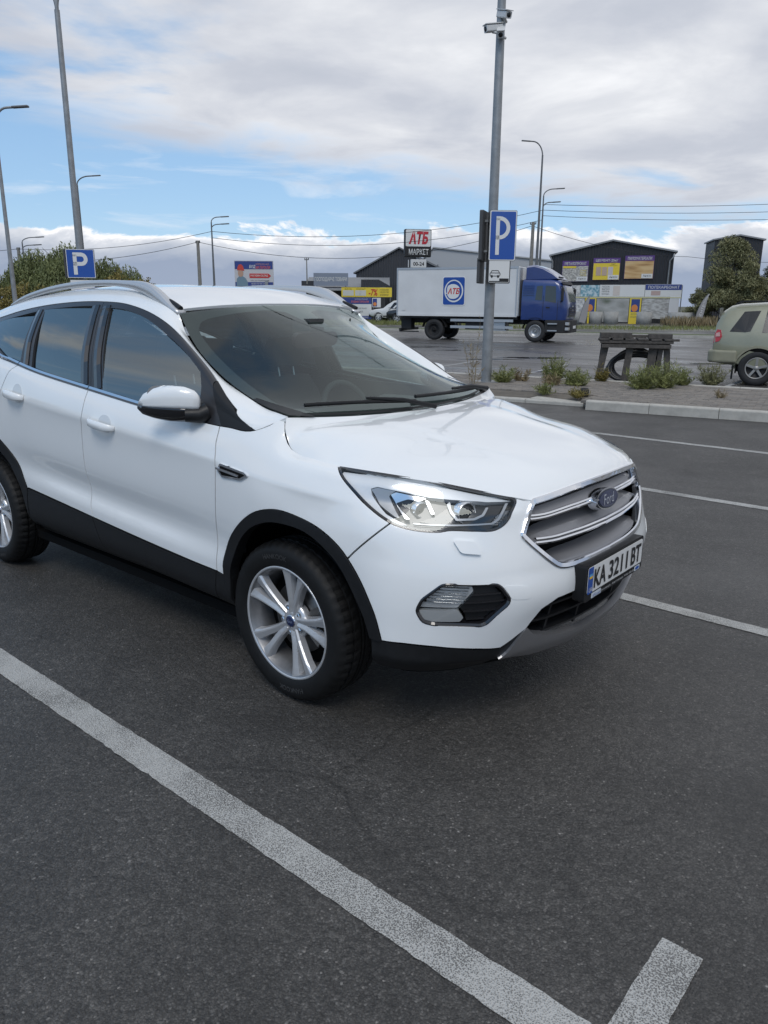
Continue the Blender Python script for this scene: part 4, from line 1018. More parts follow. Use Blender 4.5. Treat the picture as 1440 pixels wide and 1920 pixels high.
# --- fog lamps
for sg in (-1, 1):
    sd = 'R' if sg < 0 else 'L'
    fg = panel('fog_lamp', BAND, -1, FOG, M_dark, car, side=sd, off=-.05, gap=0, h=.03, flange=0)
    strip_on('fog_bezel', BAND, -1, inset(FOG, .004), [(-.006,-.05),(-.006,.001),(-.001,.003),(.006,-.004),(.006,-.05)], M_gloss, fg, sg, closed=True).build('fog_bezel', M_gloss, fg)
    lamp_poly('fog_lamp', .020, mat('fog_silver', (.62,.63,.63), .2, metal=.6), fg, sg, 'fog_reflector', th=.02)
    lamp_poly('fog_lamp', .006, M_lens, fg, sg, 'fog_lens', th=.004)
    lamp_poly('fog_drl', .008, mat('drl_white', (.30,.31,.31), .25, coat=1), fg, sg, 'day_light', th=.02)
    lamp_poly('fog_slot', .026, M_clad, fg, sg, 'fog_mesh', th=.01)
    fa, fb = np.array(UV['fog_lamp'][0]), np.array(UV['fog_lamp'][3])
    for k in range(7):
        v_ = .41+.014*k; s0_ = .607+(v_-.41)*.9; s1_ = .757+(v_-.41)*.28
        ln = [(s, v_) for s in np.linspace(max(.607, s0_)+.008, s1_-.012, 8)]
        strip_on('lens_rib', BAND, -1, ln, [(-.002,-.018),(0,-.012),(.002,-.018)], M_mirror, fg, sg).build('lens_rib', M_mirror, fg)
    for k in range(4):
        v_ = .332+.038*k
        sl = [q for q in np.linspace(.70, .885, 40) if _inpoly(np.array([[q, v_]]), UV['fog_slot'])[0]]
        if len(sl) > 3:
            strip_on('mesh_bar', BAND, -1, [(s, v_) for s in np.linspace(sl[0], sl[-1], 8)], [(-.003,-.026),(-.003,-.016),(.003,-.016),(.003,-.026)], M_gloss, fg, sg).build('mesh_bar', M_gloss, fg)
# small covers on the bumper: washer flap and towing-eye cap
for sg in (-1, 1):
    sd = 'R' if sg < 0 else 'L'
    panel('washer_flap', BAND, -1, roundpoly(UV['washer'], .012, 3), M_white, car, side=sd, off=.013, gap=0, h=.03, flange=.014)
    panel('towing_cap', BAND, -1, roundpoly(UV['bumpcap'], .015, 3), M_white, car, side=sd, off=.0015, gap=0, h=.03, flange=.003)
    # side vent on the fender
    vt = [(-.352,.775),(-.335,.812),(-.185,.806),(-.160,.795),(-.205,.762),(-.325,.748)]
    vo_ = panel('side_vent', BAND, -1, roundpoly(vt, .008, 2), M_chrome, car, side=sd, off=.007, gap=0, h=.03, flange=.01)
    panel('vent_mesh', BAND, -1, inset(vt, .010), M_dark, vo_, side=sd, off=.008, gap=0, h=.03, flange=.002)
    strip_on('vent_blade', BAND, -1, [(-.356,.786),(-.30,.784),(-.215,.781)], [(-.005,.006),(-.004,.013),(.004,.013),(.005,.006)], M_satin, vo_, sg).build('vent_blade', M_satin, vo_)
# --- door handles
for sg in (-1, 1):
    for (s0, s1, v_) in ((-1.345, -1.125, .822), (-2.235, -2.03, .826)):
        d = (doors if s0 > -1.5 else rdoors)[0 if sg < 0 else 1]
        c0 = (s0+s1)/2
        # flush oval in greyer white: shade of the handle recess put into colour
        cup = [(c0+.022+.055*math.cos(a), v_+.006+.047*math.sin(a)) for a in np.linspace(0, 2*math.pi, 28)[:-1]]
        panel('handle_cup_shade', BAND, -1, cup, mat('car_white_shade', (.62,.64,.65), .35, coat=1), d, side='R' if sg < 0 else 'L', off=.0015, gap=0, h=.03, flange=.002)
        V = []; k = 8; S = np.linspace(s0, s1, 13)
        for i, s in enumerate(S):
            t = i/12; rise = .034*(1-abs(2*t-1)**4)+.004; hw = .017*(1-.25*abs(2*t-1)**3); th = .009*(1-.5*abs(2*t-1)**4)
            vc = v_+(s-c0)*(-.0)-.004
            for j in range(k):
                a = 2*math.pi*j/k
                V.append(tuple(pt(BAND, -1, s, vc+hw*math.cos(a), rise+th*math.sin(a), sg)))
        F = [(i*k+j, i*k+(j+1) % k, (i+1)*k+(j+1) % k, (i+1)*k+j) for i in range(12) for j in range(k)]+[tuple(range(k)), tuple(range(12*k+k-1, 12*k-1, -1))]
        b = MB(); b.add(V, F, True); b.build('door_handle', M_white, d)
# ---------------------------------------------------------------- wheels
def make_wheel(name, parent, loc, flip, steer=0.):
    """outer face towards -y; flip turns it round for the far side"""
    w = empty(name); w.parent = parent; w.location = loc; w.rotation_euler = (0, 0, steer+(math.pi if flip else 0))
    n = 144
    prof = [(.232,.085),(.236,.098),(.246,.107),(.262,.113),(.285,.117),(.305,.116),(.320,.110),(.331,.100),(.339,.088),(.3435,.070),
            (.3445,.058),(.337,.056),(.337,.047),(.345,.045),(.3455,.016),(.338,.014),(.338,.005),(.3455,.003)]
    prof = prof+[(r, -h) for r, h in prof[::-1]]
    V = []; 
    for i, (r, h) in enumerate(prof):
        for k in range(n):
            a = 2*math.pi*k/n; rr = r
            if .3305 < r < .3440 and (k % 3 == 0): rr = r-.006
            elif .344 <= r and abs(h) > .044 and k % 3 == 0: rr = r-.005
            V.append((rr*math.cos(a), -h, rr*math.sin(a)))
    F = [(i*n+k, i*n+(k+1) % n, (i+1)*n+(k+1) % n, (i+1)*n+k) for i in range(len(prof)-1) for k in range(n)]
    b = MB(); nb = 8*n; b.add(V, F[:nb], True); b.f += [tuple(q) for q in F[nb:]]; b.sm += [not (8 <= i//n < len(prof)-9) for i in range(nb, len(F))]; b.mi += [0]*(len(F)-nb); ty = b.build('tyre', M_rubber, w)
    for k in range(2):                                   # raised maker's name on the sidewall
        me = text_mesh('HANKOOK', .145, .021, bold=.01)
        co = np.empty(len(me.vertices)*3); me.vertices.foreach_get('co', co); co = co.reshape(-1, 3)
        ang = R(98)+math.pi*k-co[:, 0]/.285; rad = .287+co[:, 1]
        out = np.stack([rad*np.cos(ang), -np.interp(rad, [.262,.285,.305,.320],[.113,.117,.116,.110])-.0012, rad*np.sin(ang)], 1)
        me.vertices.foreach_set('co', out.ravel()); me.materials.clear(); me.materials.append(mat('tyre_letter', (.05,.05,.05), .45)); me.update()
        o = bpy.data.objects.new('lettering', me); link(o, w)
    b = MB(); b.lathe([(.2415,-.100),(.2425,-.104),(.2405,-.1065),(.232,-.103),(.226,-.094),(.221,-.078),(.213,-.060),(.207,-.03),(.205,.05),(.215,.09)], 72, 'Y'); b.build('rim', M_barrel, w)
    b = MB(); b.lathe([(.2430,-.098),(.2440,-.103),(.2415,-.1075),(.2345,-.1055),(.2295,-.099)], 72, 'Y'); b.build('rim_lip', M_alloy, w)
    # hub bowl
    b = MB(); b.lathe([(.028,-.074),(.040,-.0745),(.046,-.071),(.060,-.066),(.074,-.062),(.082,-.050),(.080,-.03)], 40, 'Y'); b.build('hub', M_alloy, w)
    b = MB(); b.lathe([(.0001,-.0795),(.020,-.079),(.0265,-.077),(.029,-.072),(.029,-.06)], 32, 'Y'); b.build('hub_ring', M_chrome, w)
    b = MB(); b.lathe([(.0001,-.0812),(.018,-.0808),(.0245,-.0792),(.025,-.077)], 32, 'Y'); cap = b.build('hub_cap', M_blue, w)
    me = text_mesh('Ford', .028, .011, shear=.3); me.materials.append(mat('cap_letter', (.25,.3,.42), .3)) if not me.materials else None
    me.materials.clear(); me.materials.append(mat('cap_letter', (.25, .3, .42), .3))
    o = bpy.data.objects.new('lettering', me); link(o, w); o.matrix_local = frame_matrix((0, -.0816, 0), (1, 0, 0), (0, 0, 1))
    for k in range(5):
        ph = R(90+72*k-13)
        for sgn in (-1, 1):
            # one arm of the split pair
            Vs = []; m_ = 7; K = 9
            for i in range(K):
                t = i/(K-1); r = .040+t*.192
                a = ph+sgn*(R(6.0)+R(5.5)*t**.8)
                if r < .07: a = ph+sgn*(R(11)*(.07/r)**.5*.8)
                half = .0125+.0055*t+.016*max(0, t-.74)**1.2*2.2
                yc = -.0735-.026*t**1.6-.004*math.sin(t*math.pi)
                er = Vector((math.cos(a), 0, math.sin(a))); et = Vector((-math.sin(a), 0, math.cos(a)))
                c = er*r
                ridge = sgn*half*.45
                for (o_, dy) in ((-half*1.25, .030), (-half, .004), (ridge-half*.18, -.003), (ridge+half*.18, -.003), (half, .004), (half*1.25, .030), (0, .036)):
                    Vs.append(tuple(c+et*o_+Vector((0, yc+dy, 0))))
            Fs = [(i*m_+j, i*m_+(j+1) % m_, (i+1)*m_+(j+1) % m_, (i+1)*m_+j) for i in range(K-1) for j in range(m_)]+[tuple(range(m_)), tuple(range((K-1)*m_+m_-1, (K-1)*m_-1, -1))]
            b = MB(); b.add(Vs, Fs, False); b.build('spoke', M_alloy, w)
        # web between the two arms near the hub
        b = MB(); P = []
        for r, da in ((.05, 11), (.115, 10), (.150, 5.5)):
            for s_ in (-1, 1):
                a = ph+s_*R(da); P.append((r*math.cos(a), -.058-.02*(r/.23)**1.5, r*math.sin(a)))
        b.add(P+[(x, y+.02, z) for x, y, z in P], [(0,1,3,2),(2,3,5,4),(6,8,9,7),(8,10,11,9),(4,5,11,10)], False); b.build('spoke_web', M_barrel, w)
        a = ph+R(36); b = MB(); c = (.054*math.cos(a), 0, .054*math.sin(a))
        b.lathe([(.0145,-.0665),(.0135,-.069),(.0125,-.060),(.0105,-.058)], 16, 'Y', c); b.build('lug_seat', M_barrel, w)
        b = MB(); b.lathe([(.0001,-.073),(.006,-.0725),(.0088,-.070),(.0098,-.052)], 6, 'Y', c, False); b.build('lug_nut', M_chrome, w)
    b = MB(); b.lathe([(.06,-.022),(.148,-.022),(.150,-.018),(.150,.0),(.06,.0)], 48, 'Y'); b.build('brake_disc', M_steel, w)
    b = MB(); b.prism([(.155*math.cos(a), .155*math.sin(a)) for a in np.linspace(R(-35), R(35), 10)]+[(.095*math.cos(a), .095*math.sin(a)) for a in np.linspace(R(35), R(-35), 8)], -.042, .0, 'Y')
    b.build('brake_caliper', M_steel, w)
    b = MB(); b.lathe([(.0,-.008),(.19,-.008),(.206,.03)], 40, 'Y'); b.build('wheel_shade_disc', M_dark, w)  # black disc added so the gaps between the spokes read as deep shade
    return w
make_wheel('wheel', car, (0, -.778, .345), False, -.021)
make_wheel('wheel', car, (-2.69, -.778, .345), False)
make_wheel('wheel', car, (0, .778, .345), True, -.021)
make_wheel('wheel', car, (-2.69, .778, .345), True)
# wheel housings
for sg in (-1, 1):
    for cx, r0 in ((.06, .475), (-2.69, .50)):
        b = MB(); V = []; n = 25
        for yy in (.855, .50):
            for k in range(n):
                a = R(-4+188*k/(n-1)); V.append((cx+r0*math.cos(a), sg*yy, .345+r0*.97*math.sin(a)))
        b.add(V, [(k, k+1, n+k+1, n+k) for k in range(n-1)], True)
        b.add(V[n:], [tuple(range(n))]); b.build('wheel_housing', M_dark, car)
# dark inner structure behind the panel gaps, floor pan
def inner_shell():
    S = np.linspace(-4.25, 1.39, 150); Vv = np.linspace(.02, .985, 26); bb = MB()
    for sg in (-1, 1):
        SS, VV = np.meshgrid(S, Vv, indexing='ij'); P = BAND(SS.ravel(), VV.ravel()); Nn = surf_n(BAND, SS.ravel(), VV.ravel(), -1); P = P-Nn*.016
        V = [(p[0], p[1]*sg, p[2]) for p in P]; F = []
        nv = len(Vv)
        for i in range(len(S)-1):
            for j in range(nv-1):
                c = P[i*nv+j]; x, z, s_, v_ = c[0], c[2], S[i], Vv[j]
                if math.hypot(x-.06, (z-.345)) < .50 and s_ < .52: continue
                if math.hypot(x+2.69, z-.345) < .53: continue
                if s_ > .2 and (_inpoly(np.array([[s_+.02, v_+.02]]), HLo)[0] or _inpoly(np.array([[s_+.02, v_+.02]]), FOG)[0]): continue
                if s_ > .19 and (_inpoly(np.array([[s_, v_]]), HLo)[0] or _inpoly(np.array([[s_, v_]]), FOG)[0]): continue
                if s_ > .95 and (v_ > .48 or v_ < .37): continue
                F.append((i*nv+j, (i+1)*nv+j, (i+1)*nv+j+1, i*nv+j+1))
        bb.add(V, F, True)
    bb.build('inner_body', M_dark, car, recalc=False)
inner_shell()
b = MB(); b.box((-1.35, 0, .24), (2.0, 1.56, .05)); b.box((.22, 0, .27), (.6, 1.0, .04)); b.box((-3.0, 0, .30), (1.0, 1.0, .05)); b.box((-1.3, 0, .20), (2.4, .25, .06)); b.build('floor_pan', M_dark, car)
# ---------------------------------------------------------------- interior
b = MB()
S = np.linspace(-.95, .95, 21); V = []
for (x, z, wd, dz) in ((-.05, 1.075, .72, .0), (-.25, 1.10, .72, .01), (-.50, 1.095, .72, .0), (-.62, 1.05, .72, 0), (-.64, .80, .70, 0), (-.60, .55, .7, 0)):
    for t in S:
        hump = .055*math.exp(-((t*wd-.36)/.17)**2)*(1 if -.7 < x < -.2 else .1)
        V.append((x-.05*t*t, t*wd, z+hump-.03*t*t))
n = len(S); b.add(V, [(i*n+k, i*n+k+1, (i+1)*n+k+1, (i+1)*n+k) for i in range(5) for k in range(n-1)], True)
b.build('dashboard', M_int, car)
b = MB()
cx, cy, cz = -.80, .37, 1.01; tilt = R(-26)
pts = [(cx+.185*math.sin(a)*math.sin(tilt)*1.0, cy+.185*math.cos(a), cz+.185*math.sin(a)*math.cos(tilt)) for a in np.linspace(0, 2*math.pi, 37)]
b.tube(pts, .017, 10, False); sw = b.build('steering_wheel', M_int, car)
b = MB()
b.tube([(cx+.10, cy, cz-.03), (cx-.005, cy, cz)], .06, 14)
for a in (R(10), R(170), R(270)): b.bar((cx, cy, cz), (cx+.18*math.sin(a)*math.sin(tilt), cy+.18*math.cos(a), cz+.18*math.sin(a)*math.cos(tilt)), .03, .015)
b.build('steering_hub', M_int, sw)
def seat(y):
    b = MB()
    sec = lambda x, z, hw, th, lean: [(x+lean*0-th, -hw, z), (x, -hw*.95, z), (x+th*.3, -hw*.5, z), (x+th*.3, hw*.5, z), (x, hw*.95, z), (x-th, hw, z)]
    V = []
    prof = [(-1.10,.58,.25,.10),(-1.16,.75,.26,.11),(-1.22,.95,.255,.11),(-1.27,1.10,.235,.10),(-1.30,1.19,.18,.08)]
    for (x, z, hw, th) in prof: V += [(p[0], p[1]+y, p[2]) for p in sec(x, z, hw, th, 0)]
    F = [(i*6+k, i*6+(k+1) % 6, (i+1)*6+(k+1) % 6, (i+1)*6+k) for i in range(4) for k in range(6)]+[tuple(range(24, 30))]
    b.add(V, F, True)
    b.box((-.88, y, .56), (.50, .50, .16)); o = b.build('seat', M_seat, car)
    b = MB(); b.prism(rrect(.25, .17, .06), -.05, .05, 'X'); h_ = b.build('headrest', M_seat, o, loc=(-1.33, y, 1.33)); bevel(h_, .02, 3)
    b = MB(); b.tube([(-1.31, y-.06, 1.17), (-1.33, y-.06, 1.28)], .007, 6); b.tube([(-1.31, y+.06, 1.17), (-1.33, y+.06, 1.28)], .007, 6); b.build('headrest_post', M_satin, o)
seat(.37); seat(-.37)
b = MB(); b.box((-2.02, 0, .60), (.5, 1.3, .2)); b.box((-2.32, 0, .92), (.16, 1.3, .62)); bs = b.build('rear_seat', M_seat, car); bevel(bs, .05, 3)
for y in (-.42, .42):
    b = MB(); b.prism(rrect(.26, .15, .05), -.05, .05, 'X'); o = b.build('headrest', M_seat, bs, loc=(-2.34, y, 1.32)); bevel(o, .02, 2)
b = MB(); V = []
xs = np.linspace(-3.1, -.955, 12)
for x in xs:
    e = GREEN([x], [1.13])[0]; c = ROOF([x], [0.])[0]
    for t in np.linspace(-1, 1, 9): V.append((x, e[1]*t, c[2]-.04+(e[2]-c[2])*abs(t)**2.4))
b.add(V, [(i*9+k, i*9+k+1, (i+1)*9+k+1, (i+1)*9+k) for i in range(11) for k in range(8)], True); b.build('headliner', M_intL, car)
for sg in (-1, 1):                                        # inner pillars and door cards
    b = MB(); b.bar((-1.47, .70*sg, 1.58), (-1.43, .82*sg, 1.18), .09, .03, (0, 1, 0)); b.build('pillar_trim', M_int, car)
    b = MB(); b.box((-1.35, .80*sg, .85), (2.0, .03, .60)); b.build('door_card', M_int, car)
    b = MB(); b.box((-2.85, .785*sg, 1.06), (1.0, .03, .60)); b.build('luggage_trim', M_int, car)
b = MB(); b.box((-2.85, 0, 1.10), (.9, 1.5, .03)); b.build('parcel_shelf', M_int, car)
# rear-view mirror with sensor housing
b = MB(); b.prism(rrect(.25, .075, .03), -.02, .015, 'X'); rv = b.build('interior_mirror', mat('mirror_case', (.06,.035,.037), .4), car, loc=(-.66, -.03, 1.44)); rv.rotation_euler = (R(3), R(12), R(-14))
b = MB(); b.box((-.74, 0, 1.50), (.13, .10, .08)); o = b.build('sensor_housing', M_int, car)
# cowl, wipers
b = MB(); V = []
A = np.linspace(-.93, .93, 25)
for (bb_, dx, dz) in ((.11, 0, .003), (.045, 0, .004), (.0, .0, -.02), (0, .09, -.10)):
    q = WSH(np.full(25, bb_), np.abs(A)*.985)
    for k in range(25): V.append((q[k, 0]+dx, q[k, 1]*(1 if A[k] > 0 else -1), q[k, 2]+dz))
b.add(V[25:], [(i*25+k, i*25+k+1, (i+1)*25+k+1, (i+1)*25+k) for i in range(2) for k in range(24)], True)
b.build('scuttle_panel', M_clad, car)
def wpt(b_, y, d=.012):
    e = ws_curves(np.array([b_]))[0][0]; q = WSH(np.array([b_]), np.array([abs(y)/e[1]]))[0]; return Vector((q[0]+d*.45, y, q[2]+d))
for (y0, y1, b0, b1, ya, ba) in ((.60, -.02, .055, .085, .62, -.02), (-.05, -.62, .06, .10, .02, -.03)):
    b = MB(); n = 14
    b.tube([wpt(b0+(b1-b0)*t, y0+(y1-y0)*t, .020+.004*math.sin(t*3.1)) for t in np.linspace(0, 1, n)], .009, 6); wp = b.build('wiper', M_clad, car)
    b = MB(); mid = wpt((b0+b1)/2+.01, (y0+y1)/2, .035)
    st = wpt(max(.0, ba), ya, .03); b.tube([st, st*.5+mid*.5+Vector((0, 0, .012)), mid], [.013, .010, .007], 6); b.build('wiper_arm', M_clad, wp)
# corner trims at the foot of the pillars
for sg in (-1, 1):
    b = MB(); bs_ = (.0, .07, .14, .21, .28); ia = (.86, .90, .93, .955, .978)
    q = [WSH(np.array([t]), np.array([1.0]))[0] for t in bs_]; q2 = [WSH(np.array([t]), np.array([a_]))[0] for t, a_ in zip(bs_, ia)]
    P = [(p[0]+.004, p[1]*sg, p[2]+.006) for p in q]+[(p[0]+.006, p[1]*sg, p[2]+.008) for p in q2]
    b.add(P, [(k, k+1, 6+k, 5+k) for k in range(4)], True); b.build('pillar_foot', M_clad, car)
# ---------------------------------------------------------------- roof rails
for sg in (-1, 1):
    x = [-2.76, -2.68, -2.55, -2.40, -2.128, -1.9, -1.672, -1.45, -1.302, -1.2, -1.105, -1.02, -.955]
    zz = [1.592, 1.612, 1.640, 1.663, 1.694, 1.708, 1.712, 1.706, 1.692, 1.668, 1.628, 1.590, 1.566]
    ww = [.575, .578, .581, .585, .59, .594, .598, .603, .606, .61, .614, .617, .618]
    P = _cr(np.array(x), np.stack([x, ww, zz], 1), np.linspace(-2.76, -.955, 60)); b = MB(); V = []; k = 10
    T = np.gradient(P, axis=0); T /= np.linalg.norm(T, axis=1, keepdims=True)
    for i, p in enumerate(P):
        t = i/59; sc = min(1, (1-t)*9+.3, t*9+.3)
        hh = (.016+.016*math.exp(-((t-.87)/.09)**2))*min(1, .45+sc*.55); hw = .020+.006*max(0, 1-(1-t)/.25)
        up = np.cross(T[i], [0, 1, 0]); up = up*(-1 if up[2] < 0 else 1)
        for j in range(k):
            a = 2*math.pi*j/k; c_, s_ = math.cos(a), math.sin(a)
            q = p+np.array([0, 1, 0])*hw*np.sign(c_)*abs(c_)**.7+up*hh*np.sign(s_)*abs(s_)**.7
            V.append((q[0], q[1]*sg, q[2]))
    b.add(V, [(i*k+j, i*k+(j+1) % k, (i+1)*k+(j+1) % k, (i+1)*k+j) for i in range(59) for j in range(k)]+[tuple(range(k)), tuple(range(59*k+k-1, 59*k-1, -1))], True)
    rl = b.build('roof_rail', mat('rail_silver', (.58,.585,.59), .33, metal=.55), car)
    for (x0, x1, nm) in ((-1.06, -.962, 1), (-2.74, -2.60, 0)):
        b = MB(); P2 = []
        for xx in np.linspace(x0, x1, 6):
            e = GREEN([xx], [1.15])[0]
            P2.append((xx, (e[1]-.012)*sg, e[2]+.006))
        b.tube([Vector(q)+Vector((0, 0, -.004)) for q in P2], .013, 8); b.build('rail_foot', M_clad, rl)
    # black foot tip at the windscreen corner
# ---------------------------------------------------------------- door mirrors
def door_mirror(sg):
    root = empty('door_mirror'); root.parent = car
    # housing lofted outwards along w: each section a rounded rectangle in (x,z)
    secs = [(.868, -.560, 1.188, .050, .056), (.885, -.572, 1.192, .070, .070), (.91, -.598, 1.196, .080, .078), (.945, -.643, 1.198, .083, .077), (.975, -.693, 1.196, .075, .064), (.995, -.733, 1.192, .055, .046), (1.004, -.758, 1.189, .024, .022)]
    def shell(z0, z1, sc, m, nm, kk=28):
        V = []; n = kk
        for (w_, x_, z_, hx, hz) in secs:
            for k in range(n):
                a = 2*math.pi*k/n; c_, s_ = math.cos(a), math.sin(a)
                px = hx*sc*np.sign(c_)*abs(c_)**.75; pz = hz*sc*np.sign(s_)*abs(s_)**.72
                px = px*(1 if px > 0 else .55)
                zz = min(max(pz, z0*hz), z1*hz)
                V.append((x_+px+.012*(zz/hz), w_*sg, z_+zz))
        F = [(i*n+k, i*n+(k+1) % n, (i+1)*n+(k+1) % n, (i+1)*n+k) for i in range(len(secs)-1) for k in range(n)]+[tuple(range(n)), tuple(range((len(secs)-1)*n+n-1, (len(secs)-1)*n-1, -1))]
        b = MB(); b.add(V, F, True); return b.build(nm, m, root)
    shell(-.18, 1.0, 1.0, M_white, 'mirror_cap'); shell(-1.12, -.19, .985, M_gloss, 'mirror_base')
    b = MB(); b.tube([(-.50, .84*sg, 1.165), (-.515, .875*sg, 1.152), (-.55, .92*sg, 1.155)], [.040, .034, .030], 12); b.build('mirror_arm', M_clad, root)
    b = MB(); b.prism(rrect(.15, .115, .04), -.003, .003, 'X'); o = b.build('mirror_glass', M_chrome, root, loc=(-.665, .935*sg, 1.215)); o.rotation_euler = (0, 0, R(38)*sg)
door_mirror(-1); door_mirror(1)
# ---------------------------------------------------------------- number plate
px, pz = 1.0131, .5999
np_root = empty('number_plate', (px, 0, pz)); np_root.parent = car
M_pw = mat('plate_white', (.70, .70, .685), .45); M_pk = mat('plate_black', (.012, .012, .013), .5); M_pb = mat('plate_blue', (.015, .075, .33), .4); M_py = mat('plate_yellow', (.80, .50, .03), .4); M_pc = mat('plate_cyan', (.10, .33, .60), .4)
b = MB(); b.prism(rrect(.548, .150, .014), -.045, .004, 'X'); o = b.build('plate_holder', M_clad, np_root, loc=(-.006, 0, -.010))
def pl(nm, m, x, y, z, w, h, t=.002, poly=None):
    b = MB(); b.prism(poly or rrect(w, h, min(w, h)*.1, 3), 0, t, 'X'); return b.build(nm, m, np_root, loc=(x, y, z))
pl('plate_sheet', M_pw, 0, 0, 0, .516, .107)
pl('plate_band', M_pb, .0022, -.2375, 0, .041, .106, .001)
pl('flag_stripe', M_pc, .0034, -.2375, .022, .026, .009, .0008); pl('flag_stripe', M_py, .0034, -.2375, .013, .026, .009, .0008)
def ptxt(t, y, z, w, h, m, bold=0.): return lettering(t, m, np_root, (.0045, y, z), (0, 1, 0), (0, 0, 1), w, h, bold=bold)
ptxt('UA', -.2375, -.036, .026, .019, M_pw)
for t, y, w in (('KA', -.155, .106), ('3211', .014, .180), ('BT', .190, .100)): ptxt(t, y, .0, w, .078, M_pk, .022)
pl('plate_edge', M_pk, .0022, 0, -.0525, .50, .002, .0006)
ptxt('Вінниця, Автомир 496-00-06', .02, -.068, .34, .012, mat('plate_small_text', (.5, .5, .5), .5))
pl('holder_sticker', mat('sticker_white', (.6,.65,.7), .4), .0, -.175, -.0685, .085, .021, .001); ptxt('Winner', -.175, -.0685, .07, .012, M_pb)
pl('holder_sticker', mat('sticker_white', (.6,.65,.7), .4), .0, .222, -.0685, .055, .021, .001); pl('sticker_oval', M_pb, .0012, .222, -.0685, .04, .014, .001, ellipse(.02, .007, 20))
# ---------------------------------------------------------------- street furniture
M_galv = mat('galvanised_steel', (.30, .31, .315), .5, metal=.55, var=.18, vscale=5)
M_galvd = mat('weathered_steel', (.16, .165, .17), .55, metal=.4, var=.15)
M_signblue = mat('sign_blue', (.008, .075, .36), .35, coat=.4)
M_signwhite = mat('sign_white', (.72, .72, .70), .45)
M_signback = mat('sign_back_grey', (.06, .062, .065), .6)
M_black = mat('matt_black', (.014, .014, .015), .6)
M_plasticw = mat('white_plastic', (.62, .62, .61), .5)
def P_shape(w, h):                                     # the letter P as a solid polygon with a hole, built from quads
    return None
def p_letter(parent, c, ux, w, h, m):
    """letter P drawn as a stroke: stem and bowl"""
    b = MB(); t = w*.26; n = 12; out = []; inn = []
    x0, x1, y0, y1 = -w/2, w/2, -h/2, h/2; ym = y0+h*.40
    ro = (y1-ym)/2; cx = x1-ro; cy = (y1+ym)/2
    O = [(x0, y1)]+[(cx+ro*math.sin(a), cy+ro*math.cos(a)) for a in np.linspace(0, math.pi, n)]+[(x0, ym)]
    I = [(x0, y1-t)]+[(cx+(ro-t)*math.sin(a), cy+(ro-t)*math.cos(a)) for a in np.linspace(0, math.pi, n)]+[(x0, ym+t)]
    for i in range(len(O)-1): b.add([(*O[i], 0), (*O[i+1], 0), (*I[i+1], 0), (*I[i], 0)], [(0, 1, 2, 3)])
    b.add([(x0, y0, 0), (x0+t, y0, 0), (x0+t, y1-t*.5, 0), (x0, y1-t*.5, 0)], [(0, 1, 2, 3)])
    b.add([(p[0], p[1], .0015) for p in O], []); b.v = b.v[:len(b.v)-len(O)]
    o = b.build('letter_p', m, parent, recalc=False); o.matrix_local = frame_matrix(c, ux, (0, 0, 1)); return o
def parking_sign(name, loc, rz, w, h, label, group, sub=None, t=.06):
    """lit-box style sign; local: face towards -y"""
    s = empty(name, loc, rz, label, 'sign', group)
    b = MB(); b.prism(rrect(w, h, .03), -t/2, t/2, 'Y'); b.build('sign_box', M_signback, s)
    b = MB(); b.prism(rrect(w-.012, h-.012, .028), -t/2-.004, -t/2-.001, 'Y'); b.build('sign_border', M_signwhite, s)
    b = MB(); b.prism(rrect(w-.05, h-.05, .022), -t/2-.007, -t/2-.0045, 'Y'); b.build('sign_face', M_signblue, s)
    p_letter(s, (0, -t/2-.011, 0), (1, 0, 0), w*.52, h*.76, M_signwhite)
    b = MB(); b.box((0, t/2+.03, h*.3), (.10, .06, .04)); b.build('clamp', M_galv, s); b = MB(); b.box((0, t/2+.03, -h*.3), (.10, .06, .04)); b.build('clamp', M_galv, s)
    return s
def plate_sign(loc, rz, w, h, label, group, t=.05, picto=True):
    s = empty('plate_sign', loc, rz, label, 'sign', group)
    b = MB(); b.prism(rrect(w, h, .02), -t/2, t/2, 'Y'); b.build('sign_box', M_signback, s)
    b = MB(); b.prism(rrect(w-.012, h-.012, .02), -t/2-.004, -t/2-.001, 'Y'); b.build('sign_border', M_black, s)
    b = MB(); b.prism(rrect(w-.035, h-.035, .015), -t/2-.007, -t/2-.0045, 'Y'); b.build('sign_face', M_signwhite, s)
    if picto:
        f = -t/2-.0095
        kerbp = [(-w*.44,-h*.44),(w*.44,-h*.44),(w*.44,-h*.30),(w*.02,-h*.30),(w*.02,-h*.40),(-w*.44,-h*.40)]
        b = MB(); b.prism(kerbp, f, f+.002, 'Y'); b.build('pictogram_kerb', M_black, s)
        k = w*.5; cx, cz = -w*.18, -h*.16
        body = [(-.42,-.10),(.42,-.10),(.46,.10),(.40,.16),(.28,.36),(-.28,.36),(-.40,.16),(-.46,.10)]
        win = [(-.30,.15),(.30,.15),(.22,.31),(-.22,.31)]
        bb = MB()
        for (A, B) in ((0,1),(1,2),(2,3),(3,4),(4,5),(5,6),(6,7),(7,0),(6,3)):
            p, q = body[A], body[B]; bb.bar((cx+p[0]*k, f, cz+p[1]*k), (cx+q[0]*k, f, cz+q[1]*k), .012, .002, (0, 1, 0))
        bb.build('pictogram_car', M_black, s)
        for x in (-.28, .28):
            b = MB(); b.prism([(cx+(x+.09*math.cos(a))*k, cz+(-.13+.13*math.sin(a))*k) for a in np.linspace(0, 6.28, 13)[:-1]], f-.001, f+.002, 'Y'); b.build('pictogram_wheel', M_black, s)
    return s
